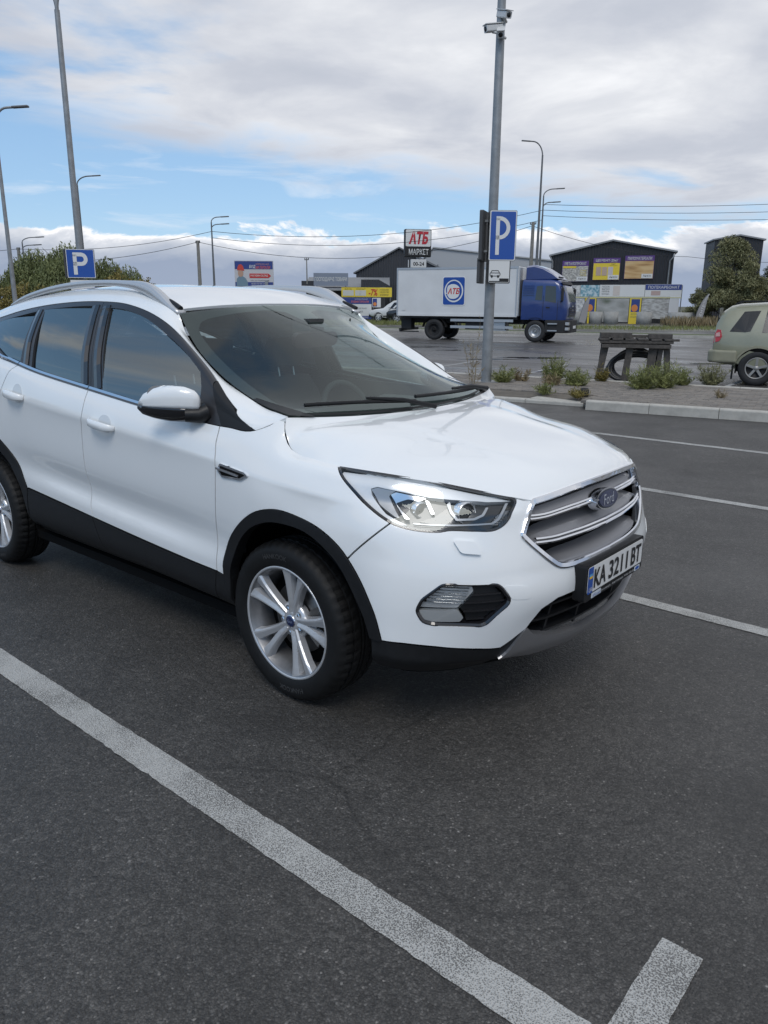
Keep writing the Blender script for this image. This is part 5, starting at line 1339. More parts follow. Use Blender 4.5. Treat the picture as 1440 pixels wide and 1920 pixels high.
def lamp_post(loc, h, r0, r1, arms, label, group, m=None, name='lamp_post', headm=None, rz=0., lean=(0, 0)):
    """arms: list of (azimuth offset along local x, rise, length)"""
    s = empty(name, loc, rz, label, 'lamp post', group); m = m or M_galv
    b = MB(); b.tube([(0, 0, 0), (lean[0]*.5, lean[1]*.5, h*.5), (lean[0], lean[1], h)], [r0, (r0+r1)/2, r1], 14); b.build('post', m, s)
    b = MB(); b.box((0, 0, .02), (r0*4, r0*4, .04)); b.build('base_plate', m, s)
    for (dx, dy, rise, z0) in arms:
        n = 9; pts = []
        for k in range(n):
            t = k/(n-1); e = math.sin(t*math.pi/2); pts.append((lean[0]+dx*(1-math.cos(t*math.pi/2)), lean[1]+dy*(1-math.cos(t*math.pi/2)), z0+rise*e))
        end = Vector(pts[-1]); dirv = Vector((dx, dy, .06*abs(dx+dy))).normalized()
        b = MB(); b.tube(pts+[tuple(end+dirv*.25)], r1*.75, 8); b.build('arm', m, s)
        hp = end+dirv*.2; b = MB(); b.bar(hp, hp+dirv*.62, .20, .07); q = b.build('lamp_head', headm or M_galvd, s); bevel(q, .02, 2)
    return s
# right lamp post with cameras and parking signs
pr = site(2.03, 15.4, .10)
lamp_post(pr, 9.6, .105, .062, [(1.6, .3, .5, 9.5), (-1.6, -.3, .5, 9.5)], 'galvanised lamp post with cameras rising behind the white bonnet', None, rz=RZ)
parking_sign('parking_sign', site(2.20, 15.22, 2.87), RZ+R(4), .52, .90, 'blue parking sign on the camera post beside the delivery truck', None)
parking_sign('parking_sign', site(1.86, 15.36, 2.87), RZ+R(-109), .52, .90, 'parking sign on the camera post seen edge-on with dark back', None)
plate_sign(site(2.16, 15.22, 2.24), RZ+R(4), .43, .46, 'white plate sign with car on kerb below blue parking sign', None)
plate_sign(site(1.83, 15.36, 2.24), RZ+R(-109), .43, .46, 'small plate sign seen edge-on below the dark-backed parking sign', None)
for k, (da, dz, yaw_, pit, lab) in enumerate(((.03, 6.55, 25, -18, 'topmost white security camera on the tall right post'), (-.02, 6.28, -10, -35, 'lower white security camera hanging on the tall right post'), (-.17, 6.33, -70, -10, 'white security camera on a side bracket of the right post'))):
    c = empty('security_camera', site(2.04+da, 15.25, dz), RZ+R(yaw_), lab, 'camera')
    c.rotation_euler = (0, 0, RZ+R(yaw_-90)); c.scale = (1.1, 1.1, 1.1)
    b = MB(); b.prism(rrect(.11, .10, .02), -.16, .13, 'X'); q = b.build('camera_housing', M_plasticw, c); q.rotation_euler = (0, R(-pit), 0)
    b = MB(); b.box((-.02, 0, .062), (.33, .13, .012)); q = b.build('sun_shield', M_plasticw, c); q.rotation_euler = (0, R(-pit), 0)
    b = MB(); b.lathe([(.0001, .135), (.036, .135), (.038, .12)], 14, 'X'); q = b.build('camera_lens', M_black, c); q.rotation_euler = (0, R(-pit), 0)
    b = MB(); b.tube([(0, 0, -.05), (-.06, .08, -.08)], .02, 8); b.build('bracket', M_plasticw, c)
# left lamp post
lamp_post(site(-9.53, 25, 0), 9.75, .11, .075, [(.28, 0, .55, 9.75), (-.28, 0, .55, 9.75)], 'galvanised lamp post forking at its top above the left parking sign', None, rz=RZ)
parking_sign('parking_sign', site(-9.45, 24.8, 2.77), RZ+R(10), .84, .86, 'square blue parking sign on the left lamp post before the trees', None)
parking_sign('parking_sign', site(-9.86, 25.0, 2.77), RZ+R(-106), .5, .86, 'grey-backed parking sign edge-on at the left lamp post', None)
plate_sign(site(-9.45, 24.8, 2.10), RZ+R(10), .74, .40, 'white plate sign just showing over the silver roof rail', None, picto=False)
lamp_post(site(-15.0, 32, 0), 8.0, .10, .06, [(.55, 0, .75, 8.0)], 'leaning-away lamp post at the left edge of the picture', None, rz=RZ)
# distant lamp posts
lamp_post(site(11.32, 60, 0), 12.1, .13, .06, [(-.75, 0, 1.0, 12.0)], 'tall street lamp with one curved arm behind the blue cab', None, rz=RZ, m=M_galvd)
lamp_post(site(11.95, 62, 0), 9.6, .12, .05, [(.75, 0, .5, 9.6), (.5, 0, .4, 8.75)], 'street lamp with two stepped arms right of the tall one', None, rz=RZ, m=M_galvd)
lamp_post(site(-12.92, 60, 0), 7.4, .11, .045, [(.5, 0, .35, 7.4), (.5, 0, .3, 6.95)], 'street lamp with two stepped arms left of the billboard', None, rz=RZ, m=M_galvd)
lamp_post(site(-27.1, 60, 0), 5.9, .11, .045, [(.85, 0, .35, 5.9), (.6, 0, .25, 5.45)], 'street lamp with two stepped arms above the far left trees', None, rz=RZ, m=M_galvd)
lamp_post(site(-22.6, 60, 0), 9.9, .12, .06, [(.95, 0, .6, 9.9)], 'street lamp with one arm showing behind the left lamp post', None, rz=RZ, m=M_galvd)
M_conc = mat('old_concrete', (.23, .22, .20), .9, var=.2)
def util_pole(loc, h, label, r=.14):
    s = empty('utility_pole', loc, 0, label, 'utility pole'); b = MB(); b.tube([(0, 0, 0), (0, 0, h)], [r*1.2, r*.85], 10); b.build('pole', M_conc, s)
    b = MB(); b.tube([(-.25, 0, h-.15), (.25, 0, h-.15)], .04, 6); b.build('cross_arm', M_galvd, s)
    for x in (-.22, 0, .22):
        b = MB(); b.lathe([(.02, 0), (.05, .03), (.03, .06), (.05, .09), (.02, .12)], 8, 'Z', (x, 0, h-.12)); b.build('insulator', M_signback, s)
    return s
util_pole(site(11.0, 60.5, 0), 7.6, 'concrete utility pole beside the tall street lamp')
util_pole(site(-14.0, 60, 0), 6.1, 'short concrete utility pole left of the billboard lamp', .13)
util_pole(site(-6.95, 70.5, 3.3), 2.2, 'thin pole standing on the hardware shop roof', .05)
util_pole(site(-27.9, 61, 0), 5.6, 'utility pole among the far left trees', .13)
# overhead wires
M_wire = mat('wire_black', (.02, .02, .022), .6)
def wire(p, q, sag, label, r=.022):
    b = MB(); P = [Vector(p).lerp(Vector(q), t)-Vector((0, 0, sag*4*t*(1-t))) for t in np.linspace(0, 1, 18)]
    o = b.tube(P, r, 5).build('overhead_wire', M_wire); tag(o, label, 'wire', 'overhead wires'); return o
wl = [((-45, 62, 5.3), (-27.9, 61, 5.5), .4, 'overhead wire leaving the picture at the far left'), ((-27.9, 61, 5.5), (-12.92, 60, 6.75), .5, 'upper wire between the left trees and the billboard lamp'),
      ((-12.92, 60, 6.75), (11.95, 62, 8.6), 1.0, 'long upper wire from the billboard lamp to the stepped lamp'), ((-27.9, 61, 4.6), (-14.0, 60, 6.0), .5, 'lower wire running up to the short concrete pole'),
      ((-14.0, 60, 6.0), (11.0, 60.5, 7.35), 1.7, 'long sagging lower wire passing above the hardware shop'), ((11.95, 62, 9.0), (45, 66, 10.6), .5, 'topmost wire running right above the black building'),
      ((11.95, 62, 8.6), (45, 66, 9.9), .5, 'second wire running right above the black building'), ((11.95, 62, 8.2), (45, 66, 9.2), .5, 'third wire running right above the black building'),
      ((11.0, 60.5, 7.3), (27.5, 73, 5.95), .5, 'wire dropping from the concrete pole to the black building'), ((27.5, 73, 5.95), (48, 74, 6.3), .6, 'wire crossing in front of the dark tower'),
      ((-12.92, 60, 6.3), (11.95, 62, 7.9), 1.1, 'thin middle wire between the two stepped lamps')]
for (p, q, sg_, lab) in wl: wire(site(*p), site(*q), sg_, lab, .018)
# ---------------------------------------------------------------- vehicles in the background
M_tyre2 = mat('old_tyre', (.02, .02, .021), .75, var=.2)
def simple_wheel(parent, loc, r, w, rimr, rimm, flip=1, spokes=6, name='wheel', dish=.03):
    s = empty(name); s.parent = parent; s.location = loc
    b = MB(); b.lathe([(rimr, -w*.42), (rimr+.02, -w*.5), (r*.92, -w*.5), (r, -w*.36), (r, w*.36), (r*.92, w*.5), (rimr, w*.45)], 36, 'Y'); b.build('tyre', M_tyre2, s)
    b = MB(); b.lathe([(rimr, -flip*w*.40), (rimr*.93, -flip*w*.38), (rimr*.88, -flip*w*.15), (.001, -flip*w*.12)], 30, 'Y'); b.build('rim', M_black if spokes else rimm, s)
    b = MB(); b.lathe([(.001, -flip*(w*.40)), (rimr*.24, -flip*w*.39), (rimr*.28, -flip*w*.2)], 16, 'Y'); b.build('hub', rimm, s)
    b = MB(); b.lathe([(rimr*1.0, -flip*w*.41), (rimr*.99, -flip*w*.47), (rimr*.90, -flip*w*.42), (rimr*.88, -flip*w*.30)], 30, 'Y'); b.build('rim_lip', rimm, s)
    for k in range(spokes):
        a = 2*math.pi*k/spokes+.3; er = Vector((math.cos(a), 0, math.sin(a)))
        b = MB(); b.bar(er*rimr*.2+Vector((0, -flip*w*.34, 0)), er*rimr*.93+Vector((0, -flip*w*.38, 0)), rimr*.22, w*.10, (0, 1, 0)); b.build('spoke', rimm, s)
    return s
# delivery truck -------------------------------------------------
trk_p = site(2.36, 37.3); trk_f = site(6.78, 35.3); tv = trk_f-trk_p; trk_rz = math.atan2(tv.y, tv.x); WBt = tv.length
# the origin sits under the near rear wheel; the truck's middle is 1.05 m further left of it
trk = empty('delivery_truck', tuple(trk_p+Vector((-math.sin(trk_rz), math.cos(trk_rz), 0))*1.02), trk_rz, 'white box truck with royal blue cab crossing the wet lot', 'truck')
M_box = mat('box_white', (.66, .665, .66), .42, var=.07, vscale=.9, coat=.2)
M_cab = mat('cab_blue', (.011, .036, .165), .30, coat=.9, var=.06)
M_chas = mat('chassis_black', (.018, .018, .019), .7, var=.2)
M_alu = mat('aluminium', (.52, .53, .54), .38, metal=.7)
M_tglass = glass('truck_glass', (.30, .34, .34), 1.9)
bx0, bx1, bz0, bz1, hw = -1.88, 4.02, 1.10, 3.27, 1.25
b = MB(); b.box(((bx0+bx1)/2, 0, (bz0+bz1)/2), (bx1-bx0, 2*hw, bz1-bz0)); o = b.build('cargo_box', M_box, trk); bevel(o, .03, 2)
for (z, h_) in ((bz1-.04, .09), (bz0+.05, .12)):
    b = MB(); b.box(((bx0+bx1)/2, -hw-.008, z), (bx1-bx0-.02, .02, h_)); b.build('box_rail', M_alu if z > 2 else M_box, trk)
for x in (bx0+.03, bx1-.06):
    b = MB(); b.box((x, -hw-.010, (bz0+bz1)/2), (.07, .02, bz1-bz0-.02)); b.build('box_corner', M_alu, trk)
b = MB(); b.box((bx1+.02, 0, (bz0+bz1)/2), (.06, 2*hw-.1, bz1-bz0-.1)); b.build('box_front', M_alu, trk)
b = MB(); b.box((bx0+.35, -hw-.012, bz0+.30), (.16, .012, .12)); b.build('side_marker', M_box, trk)
b = MB(); b.box((bx1+.10, 0, 2.95), (.22, 1.5, .5)); o = b.build('cooling_unit', M_plasticw, trk)
# side emblem: blue rounded square, white rings, red letters
ec = ((831+873)/2-815)*.0263+.02; ez = 2.22
def tside(name, poly, y, m, par=trk):
    b = MB(); b.prism([(ec+p[0], ez+p[1]) for p in poly], -hw-y-.004, -hw-y, 'Y'); return b.build(name, m, par)
em = tside('emblem_border', rrect(1.12, 1.30, .10), .010, M_signwhite); tside('emblem_panel', rrect(1.04, 1.22, .08), .015, mat('emblem_blue', (.012, .07, .33), .4))
def ringp(name, R_, r_, cx, cz, a0, a1, y, m, sq=1.0):
    A = np.linspace(a0, a1, 40); b = MB()
    Pp = [(ec+cx+R_*math.cos(a)*sq, ez+cz+R_*math.sin(a)) for a in A]; Q = [(ec+cx+r_*math.cos(a)*sq, ez+cz+r_*math.sin(a)) for a in A]
    V = [(p[0], -hw-y, p[1]) for p in Pp]+[(p[0], -hw-y, p[1]) for p in Q]; n = len(A)
    b.add(V, [(i, i+1, n+i+1, n+i) for i in range(n-1)]); return b.build(name, m, trk)
ringp('emblem_ring', .50, .43, 0, 0, 0, 6.2832, .021, M_signwhite, .92)
tside('emblem_disc', [(p[0]-.04, p[1]-.02) for p in ellipse(.37, .33, 36)], .0205, M_signwhite)
ringp('emblem_swoosh', .36, .31, -.02, -.06, R(190), R(395), .026, mat('emblem_blue', (.012,.07,.33), .4), 1.0); ringp('emblem_swoosh', .40, .345, .0, .05, R(20), R(200), .026, mat('emblem_blue', (.012,.07,.33), .4), .95)
M_red = mat('letter_red', (.55, .02, .02), .45)
lettering('АТБ', M_red, trk, (ec, -hw-.030, ez), (1, 0, 0), (0, 0, 1), .60, .27, shear=.25, bold=.03)
# chassis
for y in (-.42, .42): b = MB(); b.box((1.9, y, .88), (7.4, .10, .24)); b.build('chassis_rail', M_chas, trk)
b = MB(); b.box((1.2, 0, 1.03), (5.6, 2.2, .10)); b.build('sub_frame', M_chas, trk)
for z in (.62, .92): b = MB(); b.box((2.35, -1.20, z), (3.0, .035, .115)); b.build('side_guard', M_alu, trk)
for x in (1.1, 2.3, 3.5): b = MB(); b.box((x, -1.16, .80), (.06, .05, .55)); b.build('guard_post', M_chas, trk)
b = MB(); b.box((2.0, -.85, .72), (.9, .5, .42)); b.build('battery_box', M_chas, trk)
b = MB(); b.box((3.1, -.85, .72), (.8, .5, .5)); b.build('fuel_tank', M_alu, trk)
b = MB(); b.box((-1.75, 0, .45), (.10, 2.3, .12)); b.build('rear_bar', M_chas, trk)
b = MB(); b.box((-1.55, -.6, .72), (.5, .5, .5)); b.build('tail_lift', M_chas, trk)
b = MB(); b.box((-1.35, -.95, .36), (1.0, .06, .06)); b.build('tail_lift_bar', M_chas, trk)
for x, flag in ((0., 0), (WBt, 1)):
    for y in (-1.02, 1.02):
        simple_wheel(trk, (x, y, .48), .48, .30 if not flag else .28, .285, M_alu if flag else M_chas, 1 if y < 0 else -1, 0)
        b = MB(); b.lathe([(.10, -.165 if y < 0 else .165), (.13, -.10 if y < 0 else .10)], 16, 'Y', (x, y, .48)); b.build('axle_hub', M_alu if flag else M_chas, trk)
        n = 14
        V = []
        for yy in (-.17, .17):
            for k in range(n): a = R(10+160*k/(n-1)); V.append((x+.60*math.cos(a), y+yy, .48+.60*math.sin(a)))
        b = MB(); b.add(V, [(k, k+1, n+k+1, n+k) for k in range(n-1)], True); b.build('mudguard', M_chas, trk)
for k in range(10):
    a = 2*math.pi*k/10; b = MB(); b.lathe([(.018, -1.02-.155), (.018, -1.02-.125)], 6, 'Y', (WBt+.20*math.cos(a), 0, .48+.20*math.sin(a))); b.build('wheel_nut', M_alu, trk)
# cab: side profile extruded with rounded front corners in plan
cx0, cx1 = 4.18, WBt+1.38
def cab_loft():
    secs = []
    # (z, x rear, x front, half width, corner)
    rows = [(.98, cx0, cx1-.06, 1.14, .22), (1.25, cx0, cx1+.0, 1.17, .22), (1.60, cx0, cx1+.0, 1.17, .24), (1.78, cx0, cx1-.02, 1.17, .26), (2.10, cx0, cx1-.10, 1.15, .28), (2.45, cx0, cx1-.22, 1.11, .30), (2.62, cx0, cx1-.34, 1.07, .32), (2.72, cx0+.03, cx1-.55, 1.0, .34), (2.76, cx0+.10, cx1-.85, .85, .3)]
    V = []; n = 0
    for (z, xr, xf, hw_, c) in rows:
        loop = [(xr, -hw_), (xf-c, -hw_)]
        for k in range(1, 6): a = R(-90+90*k/5); loop.append((xf-c+c*math.cos(a), -hw_+c+c*math.sin(a)))
        loop += [(p[0], -p[1]) for p in loop[::-1]]
        n = len(loop); V += [(p[0], p[1], z) for p in loop]
    F = [(i*n+k, i*n+(k+1) % n, (i+1)*n+(k+1) % n, (i+1)*n+k) for i in range(len(rows)-1) for k in range(n)]+[tuple(range(n-1, -1, -1)), tuple(range((len(rows)-1)*n, len(rows)*n))]
    b = MB(); b.add(V, F, True); return b.build('cab', M_cab, trk)
cabo = cab_loft()
md = cabo.modifiers.new('split', 'EDGE_SPLIT'); md.split_angle = R(40)
def cab_side_y(z): return float(np.interp(z, [.98, 1.25, 1.78, 2.10, 2.45, 2.62], [1.14, 1.17, 1.17, 1.15, 1.11, 1.07]))
def cabside(name, poly, m, off=.014, th=.03, par=cabo):
    poly = [tuple(q) for q in _dens(poly, .15)]; V = []; n = len(poly)
    for o_ in (off, off-th): V += [(p[0], -cab_side_y(p[1])-o_, p[1]) for p in poly]
    b = MB(); b.add(V, [tuple(range(n)), tuple(range(2*n-1, n-1, -1))]+[(i, (i+1) % n, n+(i+1) % n, n+i) for i in range(n)]); return b.build(name, m, par)
M_dglass = mat('dark_cab_glass', (.05, .06, .06), .08, spec=.6)
cabside('door_window', [(cx0+1.05, 1.80), (cx1-.50, 1.72), (cx1-.55, 2.42), (cx0+1.05, 2.45)], M_dglass)
cabside('rear_cab_window', [(cx0+.62, 1.85), (cx0+.92, 1.82), (cx0+.92, 2.45), (cx0+.66, 2.43)], M_dglass)
for (x, z0, z1) in ((cx0+.98, 1.05, 2.52), (cx1-.42, 1.05, 2.30)):
    b = MB(); b.box((x, -1.176, (z0+z1)/2-.25), (.014, .012, (z1-z0)*.66)); b.build('door_seam', M_chas, cabo)
for k in range(5): b = MB(); b.box((cx0+.30, -1.172, 2.05+.10*k), (.5, .02, .02)); b.build('cab_rib', M_cab, cabo)
b = MB(); b.box((cx0+1.2, -1.185, 1.52), (.16, .03, .05)); b.build('door_handle', M_black, cabo)
# windscreen and front
def front_x(z, y):
    xf = float(np.interp(z, [.98,1.25,1.6,1.78,2.1,2.45,2.62,2.72], [cx1-.06,cx1,cx1,cx1-.02,cx1-.10,cx1-.22,cx1-.34,cx1-.55])); c = .26; hw_ = 1.15; q = max(0, abs(y)-(hw_-c)); return xf-(c-math.sqrt(max(0, c*c-q*q)))
def front_panel(name, y0, y1, z0, z1, m, off=.010, n=10, par=cabo):
    V = []; 
    Zs = np.linspace(z0, z1, 4)
    for z in Zs:
        for y in np.linspace(y0, y1, n): V.append((front_x(z, y)+off, y*1.0, z))
    b = MB(); b.add(V, [(i*n+k, i*n+k+1, (i+1)*n+k+1, (i+1)*n+k) for i in range(3) for k in range(n-1)], True); return b.build(name, m, par, recalc=False)
front_panel('truck_windscreen', -1.04, 1.04, 1.76, 2.50, mat('truck_screen', (.09, .11, .11), .08, spec=.6))
front_panel('sun_visor', -1.06, 1.06, 2.50, 2.64, M_chas, .07)
front_panel('cab_grille', -.72, .72, 1.12, 1.52, M_chas, .014)
for k in range(5): front_panel('grille_slat', -.70, .70, 1.14+.08*k, 1.165+.08*k, M_cab, .025)
front_panel('grille_badge', -.16, .16, 1.54, 1.60, M_alu, .02)
lettering('MAN', M_alu, cabo, (cx1+.032, 0, 1.40), (0, 1, 0), (0, 0, 1), .34, .10)
b = MB(); b.prism([(cx1-.95, -1.17), (cx1-.12, -1.17), (cx1+.06, -1.0), (cx1+.14, -.6), (cx1+.14, .6), (cx1+.06, 1.0), (cx1-.12, 1.17), (cx1-.95, 1.17), (cx1-.95, .9), (cx1-.2, .85), (cx1-.2, -.85), (cx1-.95, -.9)], .42, .97, 'Z'); o = b.build('truck_bumper', M_chas, trk); bevel(o, .03, 2)
for z in (.60, .82):
    b = MB(); b.box((cx1+.03, -.98, z), (.16, .30, .13)); o = b.build('truck_headlamp', mat('truck_lamp', (.55,.56,.56), .15, metal=.5), trk); o.rotation_euler = (0, 0, 0); bevel(o, .02, 2)
b = MB(); b.box((cx1+.15, 0, .66), (.02, .52, .12)); b.build('truck_plate', M_signwhite, trk)
for z in (.52, .82): b = MB(); b.box((WBt+.78, -1.16, z), (.42, .16, .05)); b.build('step', M_alu, trk)
# wing mirrors, roof fairing
for sg in (-1, 1):
    mm = empty('truck_mirror'); mm.parent = trk
    b = MB(); b.tube([(cx1-.35, 1.10*sg, 2.42), (cx1-.20, 1.36*sg, 2.36)], .02, 6); b.tube([(cx1-.35, 1.12*sg, 1.75), (cx1-.20, 1.36*sg, 1.78)], .02, 6); b.build('mirror_bracket', M_black, mm)
    b = MB(); b.box((cx1-.20, 1.36*sg, 2.07), (.10, .20, .56)); o = b.build('mirror_body', M_chas, mm); bevel(o, .03, 2)
fa = [(cx0+.12, 2.72), (cx0+.12, 3.30), (cx0+.45, 3.34), (cx0+.85, 3.22), (cx0+1.25, 2.98), (cx0+1.55, 2.74)]
V = []; n = len(fa)
for (y, sc) in ((-1.02, .86), (-.80, 1.), (.80, 1.), (1.02, .86)): V += [(p[0], y, 2.72+(p[1]-2.72)*sc) for p in fa]
b = MB(); b.add(V, [(i*n+k, i*n+(k+1) % n, (i+1)*n+(k+1) % n, (i+1)*n+k) for i in range(3) for k in range(n)]+[tuple(range(n)), tuple(range(4*n-1, 3*n-1, -1))], False); b.build('roof_fairing', M_cab, trk)
b = MB(); b.box((cx0+1.36, 0, 2.80), (.26, .8, .10)); b.build('roof_hatch', M_chas, trk)
# ---------------------------------------------------------------- other cars
def loft_car(name, loc, rz, label, st, paint, wheels, side_cut, L_, glassm, cladm=None, extra=None, arch_r=.40, wheel_r=.35, rimm=None, spk=6):
    """st: stations (x, z_low, z_belt, z_roof, half width at belt, half width at roof)"""
    root = empty(name, loc, rz, label, 'car')
    V = []; n = 0
    for (x, zl, zb, zr, wb, wr) in st:
        half = [(wb*.86, zl), (wb*.97, zl+.06), (wb, zl+(zb-zl)*.35), (wb*1.005, zl+(zb-zl)*.72), (wb*.955, zb), (wr+.25*(wb*.955-wr), zb+(zr-zb)*.72), (wr, zr-.055*(zr > zb+.2)), (wr*.80, zr-.012*(zr > zb+.2)), (0, zr+.012)]
        loop = [(-w_, z_) for w_, z_ in half]+[(w_, z_) for w_, z_ in half[::-1][1:]]
        n = len(loop); V += [(x, w_, z_) for w_, z_ in loop]
    m = len(st)
    def inarch(i, k):
        x = (st[i][0]+st[i+1][0])/2; z = (V[i*n+k][2]+V[i*n+k+1][2])/2
        return False
    F = [(i*n+k, (i+1)*n+k, (i+1)*n+k+1, i*n+k+1) for i in range(m-1) for k in range(n-1)]+[tuple(range(n)), tuple(range(m*n-1, (m-1)*n-1, -1))]
    b = MB(); b.add(V, F, True); body = b.build('body', paint, root); md = body.modifiers.new('split', 'EDGE_SPLIT'); md.split_angle = R(38)
    def sidew(x, z):
        xs = [q[0] for q in st]
        zl, zb, zr, wb, wr = [float(np.interp(x, xs, [q[j] for q in st])) for j in range(1, 6)]
        return float(np.interp(z, [zl, zl+.06, zl+(zb-zl)*.35, zl+(zb-zl)*.72, zb, zb+(zr-zb)*.72, zr-.055], [wb*.86, wb*.97, wb, wb*1.005, wb*.955, wr+.25*(wb*.955-wr), wr]))
    def decal(nm, poly, mm, sg, off=.006, th=.02, par=None):
        poly = [tuple(q) for q in _dens(poly, .12)]; nn = len(poly); VV = []
        for o_ in (off, off-th): VV += [(p[0], sg*(sidew(*p)+o_), p[1]) for p in poly]
        b = MB(); b.add(VV, [tuple(range(nn)), tuple(range(2*nn-1, nn-1, -1))]+[(i, (i+1) % nn, nn+(i+1) % nn, nn+i) for i in range(nn)]); return b.build(nm, mm, par or body)
    for sg in (-1, 1):
        for (nm, poly, mm) in side_cut: decal(nm, poly, mm, sg)
        for wx in wheels:
            A = [(wx+arch_r*math.cos(a), wheel_r+arch_r*math.sin(a)) for a in np.linspace(R(-12), R(192), 26)]
            decal('wheel_opening_shade', A, M_dark, sg, .012, .03)  # body stays closed; this dark sheet stands in for the arch's shade
            if cladm:
                A2 = [(wx+(arch_r+.05)*math.cos(a), wheel_r+(arch_r+.05)*math.sin(a)) for a in np.linspace(R(-6), R(186), 26)]
                decal('arch_trim', A2+A[1:-1][::-1], cladm, sg, .02, .03)
            w0 = sidew(wx, .5)
            simple_wheel(root, (wx, sg*(w0-.085), wheel_r), wheel_r, .22, wheel_r*.62, rimm or M_alloy, 1 if sg < 0 else -1, spk)
    if extra: extra(root, body, decal, sidew)
    return root
M_olive = mat('olive_paint', (.25, .25, .175), .36, coat=.8, var=.07, vscale=3)
M_olive2 = mat('olive_cladding', (.27, .26, .185), .55, var=.12, vscale=4)
M_tint = mat('tinted_window', (.02, .022, .025), .12, spec=.45)
M_tail = mat('tail_lamp_red', (.42, .012, .014), .18, coat=1)
M_tailw = mat('tail_lamp_white', (.55, .30, .28), .2, coat=1)
so = ks(.0, 0)
rw = site(7.83, 16.30)                                   # near rear wheel
sh = R(13.5); nv = Vector((-math.sin(sh), math.cos(sh), 0))
def olive_extra(root, body, decal, sidew):
    for sg in (-1, 1):
        tl = decal('tail_lamp', [(-.905,.86),(-.78,.90),(-.735,1.0),(-.77,1.13),(-.845,1.14),(-.885,1.05)], M_tail, sg, .015, .06); decal('tail_lamp_insert', [(-.865,.99),(-.775,1.0),(-.785,1.07),(-.86,1.07)], M_tailw, sg, .02, .02, tl)
        decal('side_moulding', [(-.40,.62),(-.40,.72),(.45,.74),(.45,.63)], M_olive2, sg, .02, .03) if False else None
        decal('door_gap', [(.50,.42),(.512,.42),(.53,1.06),(.515,1.06)], M_dark, sg, .003, .008)
        decal('door_gap', [(1.55,.36),(1.56,.36),(1.58,1.05),(1.57,1.05)], M_dark, sg, .003, .008)
        b = MB(); b.box((-.46, sg*.84, .26), (.03, .22, .28)); b.build('mud_flap', M_clad, root)
        b = MB(); b.tube([(-.55, sg*.56, 1.66), (-.45, sg*.57, 1.715), (.9, sg*.57, 1.73), (1.05, sg*.57, 1.69)], .018, 6); b.build('roof_rail', M_clad, root)
    b = MB(); b.prism([(-.98,-.80),(-.86,-.90),(-.40,-.935),(-.40,.935),(-.86,.90),(-.98,.80),(-1.0,0)], .45, .72, 'Z'); o = b.build('rear_bumper', M_olive2, root); bevel(o, .05, 3)
    b = MB(); b.box((-.885, 0, 1.38), (.02, 1.15, .40)); o = b.build('rear_window', M_tint, root); o.rotation_euler = (0, 0, 0); o.location = (.02, 0, 0)
olive_st = [(-.90,.52,1.02,1.05,.78,.70),(-.88,.48,1.04,1.28,.83,.66),(-.80,.44,1.05,1.50,.87,.60),(-.64,.42,1.055,1.62,.895,.575),(-.45,.40,1.055,1.665,.905,.57),(.0,.32,1.05,1.69,.912,.575),(.6,.28,1.04,1.70,.912,.58),(1.2,.28,1.03,1.68,.91,.575),(1.7,.28,1.01,1.58,.905,.58),(2.1,.28,1.0,1.28,.90,.62),(2.45,.30,.98,1.05,.89,.70),(2.9,.34,.93,.97,.88,.72),(3.3,.38,.86,.90,.85,.70),(3.55,.44,.74,.78,.74,.60)]
olive_win = [('rear_quarter_window', [(-.60,1.10),(-.30,1.09),(-.20,1.11),(-.05,1.53),(-.36,1.51)], M_tint), ('rear_side_window', [(.02,1.09),(.52,1.08),(.52,1.54),(.07,1.54)], M_tint), ('front_side_window', [(.58,1.08),(1.55,1.05),(1.30,1.50),(.58,1.54)], M_tint),
             ('lower_cladding', [(.44,.30),(2.2,.30),(2.2,.47),(.44,.47)], M_olive2)]
oliv = loft_car('olive_suv', tuple(rw+nv*.83), sh, 'dusty olive green SUV with red tail lamp at the right edge', olive_st, M_olive, (0., 2.62), olive_win, 4.5, M_tint, M_olive2, olive_extra, .415, .36, mat('worn_alloy', (.34,.33,.31), .45, metal=.5), 5)
# far parked cars
def far_car(loc, rz, label, paint, clad=None):
    st = [(-1.0,.55,1.05,1.10,.86,.72),(-.92,.46,1.08,1.55,.92,.66),(-.75,.42,1.10,1.80,.94,.64),(0,.36,1.10,1.87,.96,.65),(.9,.34,1.08,1.88,.96,.65),(1.5,.34,1.07,1.80,.96,.65),(2.0,.34,1.06,1.50,.95,.70),(2.35,.36,1.05,1.16,.94,.76),(3.0,.42,1.02,1.08,.93,.76),(3.45,.48,.95,1.0,.90,.70),(3.62,.55,.85,.88,.80,.6)]
    win = [('rear_side_window', [(-.60,1.16),(.35,1.15),(.35,1.68),(-.45,1.68)], M_tint), ('front_side_window', [(.42,1.15),(1.75,1.12),(1.40,1.64),(.42,1.68)], M_tint), ('lower_cladding', [(.5,.36),(2.3,.36),(2.3,.56),(.5,.56)], clad or paint)]
    def ex(root, body, decal, sidew):
        b = MB(); b.box((3.50, 0, .76), (.14, 1.0, .26)); b.build('front_grille', M_chrome, root)
        for sg in (-1, 1): b = MB(); b.box((3.42, sg*.68, .84), (.22, .30, .16)); b.build('headlamp', M_mirror, root)
        b = MB(); b.box((3.52, 0, .52), (.2, 1.7, .22)); b.build('front_bumper', clad or paint, root)
        for sg in (-1, 1): b = MB(); b.box((1.72, sg*1.04, 1.17), (.12, .18, .16)); b.build('door_mirror', paint, root)
        b = MB(); b.add([(2.30,-.72,1.16),(2.30,.72,1.16),(1.62,.60,1.76),(1.62,-.60,1.76)], [(0,1,2,3)]); o = b.build('windscreen', M_tint, root); o.location = (.03, 0, .03)
    return loft_car('parked_suv', loc, rz, label, st, paint, (0., 2.75), win, 4.6, M_tint, None, ex, .44, .39, M_alloy, 6)
